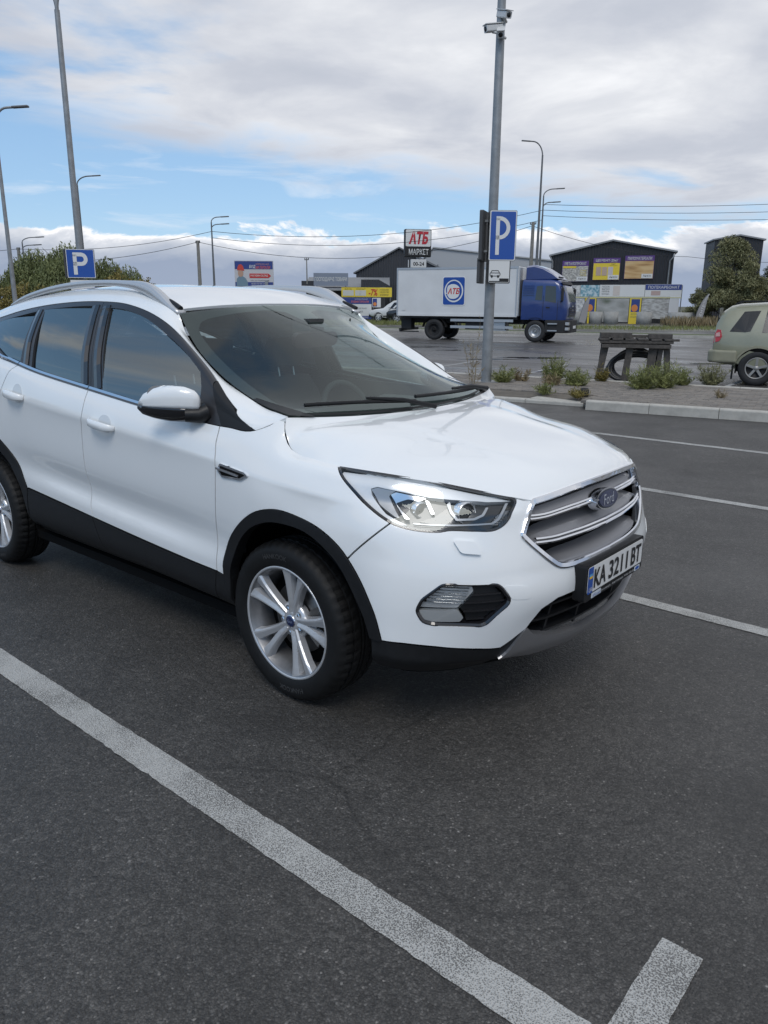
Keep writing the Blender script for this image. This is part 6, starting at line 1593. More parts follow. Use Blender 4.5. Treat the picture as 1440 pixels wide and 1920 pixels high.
far_car(tuple(site(2.3, 67.0, .12)), RZ+R(180-18), 'silver white off-road SUV parked behind the truck', mat('far_white_paint', (.62,.62,.61), .35, coat=.7), M_clad)
far_car(tuple(site(3.8, 64.5, .12)), RZ+R(180-10), 'black SUV half hidden by the back of the white truck', mat('far_black_paint', (.015,.016,.018), .3, coat=.8), M_clad)
# ---------------------------------------------------------------- buildings and banners
def cladding(name, col, period=.25, rough=.5):
    """profiled sheet: vertical ribs as relief along the wall (object x)"""
    m = bpy.data.materials.new(name); m.use_nodes = True; nt = m.node_tree; b = nt.nodes['Principled BSDF']
    tc = N(nt, 'ShaderNodeTexCoord'); sx = N(nt, 'ShaderNodeSeparateXYZ'); L(nt, tc.outputs['Object'], sx.inputs[0])
    s = math_n(nt, 'SINE', math_n(nt, 'MULTIPLY', math_n(nt, 'ADD', sx.outputs[0], sx.outputs[1]), 2*math.pi/period))
    bp = N(nt, 'ShaderNodeBump'); bp.inputs['Strength'].default_value = .8; bp.inputs['Distance'].default_value = .03
    L(nt, s, bp.inputs['Height']); L(nt, bp.outputs[0], b.inputs['Normal'])
    f = noise(nt, tc.outputs['Object'], .7, 5, .6); L(nt, mixc(nt, f, tuple(c*.8 for c in col), tuple(c*1.25 for c in col)), b.inputs['Base Color'])
    b.inputs['Roughness'].default_value = rough; MATS[name] = m; return m
M_bclad = cladding('black_cladding', (.022, .023, .027)); M_dclad = cladding('charcoal_cladding', (.040, .041, .046)); M_groof = mat('light_grey_roof', (.42, .43, .43), .55, var=.08, vscale=.5)
M_trimw = mat('white_trim', (.6, .6, .6), .5)
def hall(name, A, B, depth, hA, hB, apex, label, wallm, roofm, over=.25):
    """gabled hall: front wall from A to B (site coords), ridge apex=(fraction along, height), running back by depth"""
    pa, pb = site(*A), site(*B); ux = (pb-pa).normalized(); wlen = (pb-pa).length; nb = Vector((-ux.y, ux.x, 0))
    root = empty(name, tuple(pa), math.atan2(ux.y, ux.x), label, 'building')
    ax = apex[0]*wlen; az = apex[1]
    b = MB(); b.add([(0,0,0),(wlen,0,0),(wlen,0,hB),(ax,0,az),(0,0,hA)], [(0,1,2,3,4)]); b.build('front_wall', wallm, root, recalc=False)
    b = MB(); b.add([(0,0,0),(0,depth,0),(0,depth,hA),(0,0,hA)], [(3,2,1,0)]); b.build('side_wall', wallm, root, recalc=False)
    b = MB(); b.add([(wlen,0,0),(wlen,depth,0),(wlen,depth,hB),(wlen,0,hB)], [(0,1,2,3)]); b.build('side_wall', wallm, root, recalc=False)
    b = MB(); b.add([(0,depth,0),(wlen,depth,0),(wlen,depth,hB),(ax,depth,az),(0,depth,hA)], [(4,3,2,1,0)]); b.build('back_wall', wallm, root, recalc=False)
    for (x0, z0, x1, z1) in ((-over, hA-over*(az-hA)/ax, ax, az), (ax, az, wlen+over, hB-over*(az-hB)/(wlen-ax))):
        V = [(x0,-.2,z0+.02),(x1,-.2,z1+.02),(x1,depth+.2,z1+.02),(x0,depth+.2,z0+.02)]; V += [(x, y, z+.14) for x, y, z in V]
        b = MB(); b.add(V, [(0,3,2,1),(4,5,6,7),(0,1,5,4),(1,2,6,5),(2,3,7,6),(3,0,4,7)]); b.build('roof', roofm, root)
    return root, wlen
def wall_banner(root, x0, x1, z0, z1, y=-.06, m=None, name='banner', t=.03):
    b = MB(); b.box(((x0+x1)/2, y, (z0+z1)/2), (x1-x0, t, z1-z0)); return b.build(name, m or M_signwhite, root)
_cm = {}
def cm(c, r=.5):
    k = tuple(round(x, 3) for x in c)
    if k not in _cm: _cm[k] = mat('print_%d' % len(_cm), c, r)
    return _cm[k]
def photo_mat(name, c0, c1, scale, stretch=(1, 1, 1), c2=None):
    """printed picture of rough material"""
    m = bpy.data.materials.new(name); m.use_nodes = True; nt = m.node_tree; b = nt.nodes['Principled BSDF']
    tc = N(nt, 'ShaderNodeTexCoord'); mp = N(nt, 'ShaderNodeMapping'); mp.inputs['Scale'].default_value = stretch; L(nt, tc.outputs['Object'], mp.inputs[0])
    vo = N(nt, 'ShaderNodeTexVoronoi'); vo.inputs['Scale'].default_value = scale; L(nt, mp.outputs[0], vo.inputs['Vector'])
    f = noise(nt, mp.outputs[0], scale*1.5, 4, .6)
    k = math_n(nt, 'ADD', math_n(nt, 'MULTIPLY', vo.outputs['Distance'], .7), math_n(nt, 'MULTIPLY', f, .6), clamp=True)
    st = [(.15, c0), (.55, c1)]+([(.85, c2)] if c2 else [])
    L(nt, ramp(nt, k, st), b.inputs['Base Color']); b.inputs['Roughness'].default_value = .55; return m
PUR = (.10, .045, .20); YEL = (.72, .55, .05); WHT = (.66, .66, .64); BLU = (.03, .055, .22); RED = (.50, .035, .03)
def txt(root, t, x, z, w, h, c, y=-.085, **kw): return lettering(t, cm(c), root, (x, y, z), (1, 0, 0), (0, 0, 1), w, h, **kw)
# black hall on the right
bh, bw = hall('warehouse', (15.35, 74), (25.55, 71), 16, 6.0, 6.2, (.50, 7.2), 'black gabled warehouse with three purple headed banners', M_bclad, mat('hall_roof', (.25,.26,.27), .5))
b = MB(); b.tube([(bw-.02, -.12, 6.05), (bw-.05, -.30, 5.8), (bw-.32, -.12, 5.5), (bw-.38, -.10, .6)], .07, 8); b.build('downpipe', M_galv, bh)
b = MB(); b.tube([(-.15, -.2, 5.95), (.1, -.12, 5.5), (.12, -.1, 4.9)], .06, 8); b.build('downpipe', M_galv, bh)
for (x0, x1, z0, z1, head, pm, kind) in ((1.0, 3.35, 3.72, 5.55, 'МЕТАЛОПРОКАТ', photo_mat('print_metal', (.05,.05,.055), (.30,.29,.27), 5, (1,1,3), (.6,.58,.52)), 0), (3.75, 6.1, 3.85, 5.78, 'ЦЕМЕНТ-25кг', cm(YEL), 1), (6.5, 9.0, 3.95, 5.95, 'ПИЛОМАТЕРІАЛИ', photo_mat('print_timber', (.20,.10,.04), (.50,.31,.13), 1.5, (.5,1,2.6), (.62,.44,.22)), 2)):
    w_ = x1-x0; bn = wall_banner(bh, x0, x1, z0, z1, -.08, cm(PUR)); yb = -.10
    wall_banner(bn, x0+.03, x1-.03, z0+.03, z1-.46, yb-.004, pm, 'picture'); txt(bn, head, (x0+x1)/2, z1-.24, w_*.82, .26, WHT, yb-.03, bold=.01)
    if kind == 1:
        for k in range(3): wall_banner(bn, x0+.28+.52*k, x0+.72+.52*k, z0+.40, z0+1.15, yb-.02, cm((.48,.36,.28) if k < 2 else (.55,.5,.5)), 'picture_sack')
        wall_banner(bn, x0+1.45, x1-.25, z1-.66, z1-.44, yb-.024, cm(YEL), 'picture_tag'); txt(bn, 'ТОРГ', x0+1.75, z1-.55, .4, .12, (.05,.05,.05), yb-.045)
    if kind == 0:
        wall_banner(bn, x0+.10, x0+1.25, z1-.64, z1-.46, yb-.024, cm(YEL), 'picture_tag')
        for k in range(3): txt(bn, 'СТАЛЬ', x1-.45, z1-.85-.20*k, .55, .13, YEL, yb-.045)
    lb = wall_banner(bn, x1-1.0, x1-.06, z0+.06, z0+.44, yb-.026, cm(WHT), 'picture_label'); txt(lb, 'Анжіо', x1-.53, z0+.28, .68, .19, (.05,.05,.06), yb-.047); 
# banner fence in front of the black hall
fa_, fb_ = site(15.9, 69.4), site(24.9, 66.6); fu = (fb_-fa_).normalized(); fl_ = (fb_-fa_).length
fen = empty('banner_fence', tuple(fa_), math.atan2(fu.y, fu.x), 'long fence covered with printed building supply banners', 'fence')
for k in range(8): b = MB(); b.box((fl_*k/7, .08, 1.65), (.08, .08, 3.3)); b.build('post', M_galvd, fen)
gz = [photo_mat('print_stone', (.16,.16,.165), (.42,.42,.42), 4, (1,1,1.6), (.62,.62,.6)), photo_mat('print_slab', (.12,.12,.12), (.33,.32,.30), 3, (1,1,3), (.5,.5,.48)), photo_mat('print_path', (.05,.08,.03), (.30,.30,.28), 1.2, (.6,1,1.2), (.42,.42,.40)), photo_mat('print_teal', (.06,.20,.26), (.16,.33,.40), 5, (1,1,1), (.5,.6,.62)), photo_mat('print_beige', (.40,.34,.30), (.58,.52,.47), 4)]
def fbn(f0, f1, z0, z1, m, name='banner', y=-.0): return wall_banner(fen, fl_*f0, fl_*f1, z0, z1, y, m, name, .02)
fbn(.0, .12, 2.36, 3.30, gz[0]); fbn(.122, .29, 2.36, 3.32, gz[3]); wb_ = fbn(.292, .685, 2.36, 3.34, cm(WHT)); pb_ = fbn(.688, .998, 2.36, 3.38, cm(WHT))
for k, t in enumerate(('ПІСОК', 'ВАПНО', 'ЩЕБІНЬ', 'КРЕЙДА')): txt(wb_, t, fl_*.345, 3.19-.20*k, .62, .14, (.10,.10,.10), -.03)
wall_banner(wb_, fl_*.41, fl_*.47, 2.45, 3.25, -.014, gz[4], 'picture', .012); wall_banner(pb_, fl_*.69, fl_*.996, 2.92, 3.36, -.014, cm(BLU), 'picture', .012); txt(pb_, 'ПОЛІКАРБОНАТ', fl_*.845, 3.14, 2.5, .24, WHT, -.03, bold=.01)
wall_banner(pb_, fl_*.74, fl_*.82, 2.48, 2.84, -.014, cm((.45,.33,.30)), 'picture', .012)
fbn(.0, .165, .25, 2.22, gz[0]); fbn(.275, .56, .25, 2.22, gz[2]); fbn(.67, .90, .55, 2.22, gz[1]); fbn(.902, .985, .55, 2.22, cm((.6,.6,.6)))
for f0 in (.17, .565):
    yb_ = fbn(f0, f0+.10, .10, 2.24, cm(YEL), y=-.02); wall_banner(yb_, fl_*(f0+.014), fl_*(f0+.088), 1.10, 2.16, -.035, cm(BLU), 'picture', .012)
    cxx = fl_*(f0+.045); b = MB(); b.prism([(cxx+.26*math.cos(a), 1.42+.30*math.sin(a)) for a in np.linspace(0, 6.28, 21)[:-1]], -.050, -.043, 'Y'); b.build('picture_sun', cm((.62,.22,.06)), yb_)
    txt(yb_, 'ЗОЛОТА', fl_*(f0+.05), .92, .62, .15, (.15,.2,.12), -.04); txt(yb_, 'МАНДАРИНА', fl_*(f0+.05), .68, .68, .13, (.15,.2,.12), -.04)
b = MB(); b.box((fl_*.5, -.03, 2.29), (fl_, .03, .10)); b.build('rail', cm((.55,.52,.30)), fen)
# concrete well rings
M_ring = mat('precast_concrete', (.33, .325, .305), .9, var=.15, vscale=3)
for (px_a, d_, r_, h_, lab) in ((16.55, 66.6, .55, 1.0, 'leftmost concrete well ring by the banner fence'), (17.75, 66.3, .55, 1.0, 'second concrete well ring from the truck cab'), (18.95, 66.0, .60, 1.0, 'third concrete well ring from the truck cab'), (21.6, 65.6, .62, 1.0, 'single concrete well ring between the yellow banners'), (24.2, 64.0, 1.15, 1.0, 'widest concrete well ring right of the others')):
    o = MB(); o.lathe([(r_*.82, .0), (r_, 0), (r_, h_), (r_*.82, h_), (r_*.82, .0)], 28); q = o.build('well_ring', M_ring, loc=tuple(site(px_a, d_, .12))); tag(q, lab, 'concrete ring', 'concrete well rings')
for k, (a_, z_) in enumerate(((26.1, .25), (26.55, .25), (26.3, .58))):
    b = MB(); b.lathe([(.13, -.5), (.22, -.5), (.22, .5), (.13, .5), (.13, -.5)], 18, 'Y'); q = b.build('concrete_pipe', mat('dark_concrete', (.16,.155,.145), .9), loc=tuple(site(a_, 64.0, z_+.12))); q.rotation_euler = (0, 0, RZ); tag(q, ['left pipe at the bottom of the small pile', 'right pipe at the bottom of the small pile', 'top pipe of the small pile by the rings'][k], 'pipe', 'small pile of pipes')
# feather flags
def feather(loc, label, h=2.75, lean=.95, txt_=True):
    s = empty('feather_flag', loc, RZ, label, 'flag'); n = 14; mast = []; edge = []
    for k in range(n):
        t = k/(n-1); mast.append((lean*(.55*t+.45*t**3), 0, h*t-.12*h*t**3)); wdt = .55*math.sin(min(1, .35+t*.9)*math.pi*.86)**.6*(1-.75*max(0, t-.72)/.28)
        edge.append((mast[-1][0]+wdt, .03*math.sin(t*6), mast[-1][2]-.22*wdt))
    b = MB(); b.tube(mast, .018, 6); b.build('mast', M_galvd, s)
    V = [(x, -.004, z) for x, _, z in mast[1:]]+[(x, y-.004, z) for x, y, z in edge[1:]]; m_ = n-1
    V += [(x, y+.006, z) for x, y, z in V]
    b = MB(); b.add(V, [(i, i+1, m_+i+1, m_+i) for i in range(m_-1)]+[(2*m_+i, 3*m_+i, 3*m_+i+1, 2*m_+i+1) for i in range(m_-1)], True); b.build('cloth', mat('flag_grey', (.30,.29,.29), .8), s, recalc=False)
    if txt_:
        lettering('ЦЕНТР', M_signwhite, s, (lean*.34+.26, -.03, h*.40), (lean*.62, 0, h*.80), (-.8, 0, lean*.5), 1.05, .26)
        lettering('БУДІВЕЛЬНИЙ', M_signwhite, s, (lean*.66+.18, -.035, h*.75), (lean*1.0, 0, h*.62), (-.8, 0, .9), .8, .10)
    b = MB(); b.box((0, 0, .02), (.5, .5, .04)); b.build('flag_base', M_black, s)
feather(site(23.6, 60.2, .1), 'grey feather flag leaning by the bushes on the right'); feather(site(16.1, 65.5, .1), 'grey feather flag half hidden behind the truck cab', 2.6, .8, False)
# dark tower behind the bushes
tw, tww = hall('tower', (34.3, 84), (38.9, 83), 5, 8.25, 8.2, (.5, 8.65), 'dark square tower standing behind the tall bush', M_bclad, mat('hall_roof', (.25,.26,.27), .5), .2)
# charcoal hall, long grey roof, hardware shop
dh, dw = hall('hall', (-2.9, 79), (6.3, 77.5), 14, 4.6, 4.5, (.46, 6.85), 'charcoal gabled hall behind the market sign', M_dclad, mat('hall_roof2', (.16,.165,.17), .5))
fr_ = wall_banner(dh, 2.1, 3.0, 3.55, 3.95, -.03, M_trimw, 'window_frame'); wall_banner(fr_, 2.16, 2.94, 3.60, 3.90, -.05, M_tint, 'pane')
b = MB(); b.tube([(5.6, -.15, 4.3), (5.6, -.35, 4.5)], .05, 6); b.build('floodlight', M_black, dh)
b = MB(); b.box((8.1, -.2, 5.0), (.10, .3, .7)); b.build('aerial', M_galvd, dh)
lh, lw = hall('long_hall', (4.2, 97), (23.5, 94), 10, 6.5, 6.2, (.08, 8.15), 'long pale grey metal roofed hall behind the truck', mat('pale_cladding', (.40,.41,.42), .5), M_groof)
sh_ = empty('hardware_shop', tuple(site(-7.2, 72)), RZ, 'low dark hardware shop with a lettered roof sign', 'building')
b = MB(); b.box((3.6, 2.5, 1.55), (7.2, 5, 3.1)); b.build('wall', M_dclad, sh_)
b = MB(); b.add([(-.2,-.9,2.75),(4.9,-.9,2.75),(7.6,-.2,3.05),(7.6,5,4.0),(-.2,5,4.0),(-.2,-.9,2.85),(4.9,-.9,2.85),(7.6,-.2,3.15),(7.6,5,4.1),(-.2,5,4.1)], [(4,3,2,1,0),(5,6,7,8,9),(0,1,6,5),(1,2,7,6),(2,3,8,7),(3,4,9,8),(4,0,5,9)]); b.build('roof', mat('shop_roof', (.20,.205,.21), .6, var=.2), sh_)
b = MB(); b.add([(5.0,-.3,3.0),(8.0,-.3,3.0),(6.6,-.3,3.75),(5.0,-.3,3.75),(5.0,2,3.0),(8.0,2,3.0),(6.6,2,3.75),(5.0,2,3.75)], [(0,1,2,3),(7,6,5,4),(0,4,5,1),(1,5,6,2),(2,6,7,3),(3,7,4,0)]); b.build('canopy', M_dclad, sh_)
b = MB(); b.box((.25, -.5, 3.35), (1.2, .1, .5)); b.build('parapet', M_dclad, sh_)
sg2 = wall_banner(sh_, .75, 3.85, 3.18, 4.28, -.55, photo_mat('mesh_sign', (.16,.19,.25), (.22,.25,.31), 8), 'roof_sign', .10); txt(sg2, 'ГОСПОДАРЧІ ТОВАРИ', 2.3, 3.72, 2.9, .42, WHT, -.62, bold=.01)
for x in (1.0, 3.6): b = MB(); b.bar((x, -.5, 3.2), (x, .4, 3.1), .05, .05); b.build('sign_strut', M_galvd, sh_)
# banners on frames in front of the shop
yf = empty('yellow_banner', tuple(site(-3.85, 69.5)), RZ, 'yellow discount banner with red seven per cent on a frame', 'banner')
for x in (.1, 2.2, 4.3): b = MB(); b.box((x, .06, 1.5), (.07, .07, 3.0)); b.build('post', M_galvd, yf)
ybn = wall_banner(yf, 0, 4.42, 2.22, 3.02, 0, cm(YEL), 'sheet', .02)
for x0 in (.12, 1.2): wall_banner(ybn, x0, x0+.95, 2.32, 2.78, -.016, photo_mat('print_insul%d' % int(x0*10), (.35,.36,.33), (.55,.55,.5), 3), 'picture', .01)
txt(ybn, 'ВАТА', .6, 2.88, .6, .11, (.08,.07,.03), -.025); txt(ybn, 'ПІНОПЛАСТ', 1.7, 2.88, .8, .11, (.08,.07,.03), -.025)
txt(ybn, '-7%', 2.78, 2.6, .78, .58, RED, -.025, shear=.15, bold=.02)
for k, t in enumerate(('НОВИЙ', 'НЕДІЛЯ', 'ЗНИЖКИ')): txt(ybn, t, 3.75, 2.84-.22*k, .75, .15, (.10,.08,.04), -.025)
wf = empty('white_banner', tuple(site(-3.85, 68.6)), RZ, 'white and navy building materials banner below the yellow one', 'banner')
wbn = wall_banner(wf, 0, 2.65, .35, 2.15, 0, cm(WHT), 'sheet', .02); wall_banner(wbn, .0, 2.65, 1.62, 2.14, -.016, cm(BLU), 'picture', .012); wall_banner(wbn, 0, 2.65, .36, .62, -.016, cm(BLU), 'picture', .012)
txt(wbn, 'БУДМАТЕРІАЛИ', 1.65, 1.80, 1.55, .20, (.62,.15,.12), -.03, shear=.2, bold=.015); txt(wbn, 'універсальний', 1.75, 2.03, 1.1, .11, WHT, -.03); txt(wbn, 'МАГАЗИН БУДІВЕЛЬНИХ', 1.4, 1.25, 1.7, .14, (.2,.2,.22), -.03); txt(wbn, 'МАТЕРІАЛІВ', 1.4, .98, 1.0, .14, (.2,.2,.22), -.03); txt(wbn, 'СКЛАД', 2.1, .49, .55, .15, WHT, -.03)
for x in (.1, 2.5): b = MB(); b.box((x, .06, 1.0), (.07, .07, 2.1)); b.build('post', M_galvd, wf)
of = empty('orange_banner', tuple(site(-1.15, 69.0)), RZ, 'small orange and blue banner right of the white one', 'banner'); obn = wall_banner(of, 0, .75, 1.35, 2.15, 0, cm((.6,.6,.6)), 'sheet', .02); wall_banner(obn, .06, .42, 1.42, 2.08, -.016, cm(BLU), 'picture', .012)
b = MB(); b.prism([(.24+.15*math.cos(a), 1.62+.16*math.sin(a)) for a in np.linspace(0, 6.28, 17)[:-1]], -.035, -.024, 'Y'); b.build('picture_sun', cm((.62,.22,.06)), obn); b = MB(); b.box((.1, .06, .8), (.06, .06, 1.6)); b.build('post', M_galvd, of)
# billboard
bb_ = empty('billboard', tuple(site(-11.35, 60)), RZ, 'navy and white builder billboard with a red arrow', 'billboard')
bsh = wall_banner(bb_, 0, 2.92, 2.80, 4.70, 0, cm((.52,.51,.52)), 'sheet', .12)
for (x0, x1, z0, z1, c) in ((.04, 2.88, 4.10, 4.66, BLU), (.04, 2.88, 2.84, 3.16, BLU), (1.12, 2.55, 3.46, 3.78, RED)): wall_banner(bsh, x0, x1, z0, z1, -.07, cm(c), 'picture', .014)
b = MB(); b.prism([(2.55, 3.46), (2.74, 3.62), (2.55, 3.78)], -.077, -.063, 'Y'); b.build('picture', cm(RED), bsh)
txt(bsh, 'БУД', 1.35, 4.26, .46, .26, WHT, -.085, shear=.2, bold=.02); txt(bsh, 'МАТЕРІАЛИ', 2.15, 4.22, 1.1, .22, (.62,.12,.10), -.085, shear=.2, bold=.015); txt(bsh, 'універсальний', 2.1, 4.46, 1.0, .13, (.6,.3,.25), -.085); txt(bsh, 'МАГАЗИН-СКЛАД', 1.85, 3.62, 1.3, .17, WHT, -.085, bold=.01); txt(bsh, 'Київ, вул. Будівельників', 1.9, 3.28, 1.4, .10, (.12,.12,.15), -.085)
txt(bsh, '(050) 273-55-54', 1.75, 3.05, 1.0, .10, WHT, -.085); txt(bsh, '(067) 373-55-54', 1.75, 2.92, 1.0, .10, WHT, -.085)
man = [(.12,2.84),(1.0,2.84),(.98,3.15),(.82,3.45),(.62,3.58),(.34,3.58),(.16,3.40)]; b = MB(); b.prism(man, -.079, -.065, 'Y'); b.build('printed_shirt', cm((.16,.24,.30)), bsh)
b = MB(); b.prism(ellipse(.20, .27, 20, (.46, 3.80)), -.083, -.070, 'Y'); b.build('printed_face', cm((.45,.28,.20)), bsh)
b = MB(); b.prism([(.20,4.02),(.74,3.98),(.72,4.08),(.66,4.30),(.52,4.44),(.36,4.42),(.25,4.26)], -.088, -.075, 'Y'); b.build('printed_helmet', cm((.55,.06,.04)), bsh)
for x in (2.05, 2.4): b = MB(); b.box((x, -.12 if x > 2.2 else .1, 1.55), (.22, .14, 3.5 if x > 2.2 else 3.0)); b.build('support', M_galv, bb_)
# market pylon
py = empty('market_pylon', tuple(site(2.50, 62)), RZ+R(9), 'tall market pylon sign with red letters over a black band', 'sign')
b = MB(); b.box((0, .25, 6.17), (2.08, .55, 2.02)); o = b.build('sign_box', M_black, py); bevel(o, .06, 3)
b = MB(); b.prism([(p[0], p[1]+6.53) for p in rrect(1.96, 1.22, .10)], -.045, -.030, 'Y'); b.build('sign_face', M_signwhite, py)
lettering('АТБ', mat('sign_red', (.50,.03,.045), .45), py, (.02, -.060, 6.55), (1, 0, 0), (0, 0, 1), 1.55, .92, shear=.2, bold=.05)
lettering('МАРКЕТ', M_signwhite, py, (.05, -.045, 5.53), (1, 0, 0), (0, 0, 1), 1.55, .42, bold=.012)
b = MB(); b.tube([(0, .25, 0), (0, .25, 5.2)], .11, 10); b.build('post', M_galv, py)
b = MB(); b.box((.05, .05, 4.66), (1.22, .28, .62)); o = b.build('hours_box', M_plasticw, py); bevel(o, .03, 2); b = MB(); b.box((-.72, .12, 4.66), (.05, .12, .55)); b.build('hours_bracket', M_plasticw, py); lettering('00-24', M_black, py, (.05, -.10, 4.64), (1, 0, 0), (0, 0, 1), .86, .28, bold=.02)
# ---------------------------------------------------------------- vegetation
def leafmat(name, c0, c1):
    m = bpy.data.materials.new(name); m.use_nodes = True; nt = m.node_tree; b = nt.nodes['Principled BSDF']
    tc = N(nt, 'ShaderNodeTexCoord'); f = noise(nt, tc.outputs['Object'], 1.1, 3, .6); g = noise(nt, tc.outputs['Object'], 9, 2, .5)
    k = math_n(nt, 'ADD', math_n(nt, 'MULTIPLY', f, .6), math_n(nt, 'MULTIPLY', g, .5), clamp=True)
    L(nt, ramp(nt, k, [(.30, c0), (.72, c1)]), b.inputs['Base Color']); b.inputs['Roughness'].default_value = .65
    b.inputs['Subsurface Weight'].default_value = 0.; return m
ML_will = leafmat('willow_leaves', (0.072, 0.092, 0.034), (0.211, 0.236, 0.088)); ML_dark = leafmat('dark_leaves', (0.027, 0.036, 0.017), (0.075, 0.087, 0.036))
ML_yell = leafmat('yellowing_leaves', (0.102, 0.090, 0.022), (0.252, 0.198, 0.048)); ML_bush = leafmat('bush_leaves', (.075, .080, .038), (.25, .24, .11)); ML_weed = leafmat('weed_green', (.085, .105, .030), (.25, .26, .085)); ML_dry = leafmat('dry_stalks', (.16, .12, .06), (.28, .22, .12))
M_bark = mat('bark', (.06, .05, .04), .95, var=.3, vscale=3)
def quads(P, D, W, Ln):
    """leaf blades: centres P, long directions D, widths W, lengths Ln -> verts, faces"""
    n = len(P); rv = rng.normal(size=(n, 3)); S = np.cross(D, rv); S /= np.linalg.norm(S, axis=1, keepdims=True)+1e-9
    a = P-D*Ln[:, None]/2; c = P+D*Ln[:, None]/2; m1 = P+S*W[:, None]/2; m2 = P-S*W[:, None]/2
    V = np.stack([a, m1, c, m2], 1).reshape(-1, 3); F = np.arange(n*4).reshape(-1, 4); return V, F
def crown_obj(name, V, F, m, parent):
    me = bpy.data.meshes.new(name); n = len(V); me.vertices.add(n); me.vertices.foreach_set('co', V.astype(np.float32).ravel())
    k = len(F); me.loops.add(k*4); me.loops.foreach_set('vertex_index', F.astype(np.int32).ravel()); me.polygons.add(k); me.polygons.foreach_set('loop_start', np.arange(k, dtype=np.int32)*4)
    me.update(calc_edges=True); me.materials.append(m); o = bpy.data.objects.new(name, me); link(o, parent); return o
def tree(loc, h, rx, label, m, kind='round', n=5000, group=None, name='tree', seed=1, leaf=.16, base=.25, trunk_r=.16):
    global rng
    rng = np.random.default_rng(seed); rr = random.Random(seed)
    t = empty(name, loc, rr.uniform(0, 6.28), label, 'tree' if name != 'bush' else 'bush', group)
    b = MB(); b.tube([(0, 0, -.1), (.05*rx, 0, h*base), (.0, .05*rx, h*.55), (.02, 0, h*.85)], [trunk_r, trunk_r*.8, trunk_r*.5, trunk_r*.15], 8); tips = []
    for k in range(9 if kind != 'bush' else 14):
        a = k*2.4+rr.random(); z0 = h*rr.uniform(base*.8, .62) if kind != 'bush' else h*rr.uniform(.02, .2); q = Vector((math.cos(a)*rx*rr.uniform(.4, .8), math.sin(a)*rx*rr.uniform(.4, .8), min(h*.97, z0+h*rr.uniform(.15, .42)))); mid = Vector((q.x*.45, q.y*.45, (z0+q.z)/2+.1))
        b.tube([(0, 0, z0), mid, q], [trunk_r*.42, trunk_r*.25, trunk_r*.06], 5); tips.append(q)
    b.build('trunk', M_bark, t)
    Ps = []; Ds = []
    if kind == 'willow':
        ns = n//16
        for k in range(ns):
            a = rr.uniform(0, 6.283); r_ = rx*math.sqrt(rr.random()); zt = h*(1-.45*(r_/rx)**2)*rr.uniform(.80, 1.02); ln = h*rr.uniform(.12, .42)
            x, y = r_*math.cos(a), r_*math.sin(a); s = np.arange(16)/16.
            px = x+.12*np.cumsum(rng.normal(size=16))*.4; py_ = y+.12*np.cumsum(rng.normal(size=16))*.4; pz = zt-ln*s+.05*rng.normal(size=16)
            Ps.append(np.stack([px, py_, pz], 1)); d = rng.normal(size=(16, 3))*.45; d[:, 2] -= 1.; Ds.append(d)
    else:
        nc = 46 if kind != 'bush' else 60
        for k in range(nc):
            if k < len(tips): c = np.array(tips[k])
            else:
                while True:
                    c = np.array([rr.uniform(-1, 1), rr.uniform(-1, 1), rr.uniform(-1, 1)])
                    if .25 < np.linalg.norm(c) < 1: break
                lo_ = base if kind != 'bush' else .02; c = c*np.array([rx*.85, rx*.85, h*(1-lo_)/2*.92]); c[2] += h*(lo_+(1-lo_)/2)
                if kind == 'bush': c[:2] *= 1.25-.85*c[2]/h
            cr = rx*rr.uniform(.18, .34); m_ = n//nc
            q = rng.normal(size=(m_, 3)); q *= (rng.random((m_, 1))**.33)/(np.linalg.norm(q, axis=1, keepdims=True)); Ps.append(c+q*cr*np.array([1, 1, .8])); d = rng.normal(size=(m_, 3)); d[:, 2] += (.9 if kind == 'bush' else -.2); Ds.append(d)
    P = np.concatenate(Ps); D = np.concatenate(Ds); D /= np.linalg.norm(D, axis=1, keepdims=True); keep = P[:, 2] > .05; P, D = P[keep], D[keep]
    Ln = leaf*rng.uniform(.7, 1.5, len(P)); W = Ln*rng.uniform(.35, .6, len(P))*(.6 if kind in ('willow', 'bush') else 1.0)
    V, F = quads(P, D, W, Ln); crown_obj('crown', V, F, m, t); return t
tree(site(-28.8, 55), 3.9, 2.3, 'dark round tree at the left edge behind the roof rail', ML_dark, n=5000, seed=3, leaf=.20)
tree(site(-24.9, 57), 5.2, 2.7, 'tall drooping willow left of the parking sign', ML_will, 'willow', 17000, seed=4, leaf=.22)
tree(site(-21.7, 55), 5.5, 2.4, 'drooping willow directly behind the left parking sign', ML_will, 'willow', 16000, seed=5, leaf=.22)
tree(site(-19.6, 56), 4.6, 1.8, 'small drooping willow right of the left parking sign', ML_will, 'willow', 9000, seed=6, leaf=.2)
tree(site(-18.4, 57), 4.2, 1.6, 'olive willow behind the autumn yellow tree', ML_will, 'willow', 7000, seed=7, leaf=.2)
tree(site(-23.6, 51.5), 2.9, 1.9, 'yellow green shrub before the willows', ML_yell, 'round', 4000, seed=8, leaf=.15, base=.05)
tree(site(-20.2, 50.5), 3.1, 1.7, 'bushy dark shrub below the left parking sign', ML_bush, 'round', 4000, seed=9, leaf=.15, base=.05)
tree(site(-17.9, 54), 3.75, 1.45, 'thin autumn yellow tree right of the parking sign', ML_yell, 'round', 2600, seed=10, leaf=.17)
tree(site(-16.2, 54), 3.3, .8, 'small yellowing tree at the end of the left row', ML_yell, 'round', 1200, seed=11, leaf=.16)
tree(site(-26.6, 50), 2.6, 1.8, 'brownish shrub behind the rear of the roof rail', leafmat('brown_leaves', (.04,.03,.014), (.11,.075,.03)), 'round', 3000, seed=12, leaf=.15, base=.05)
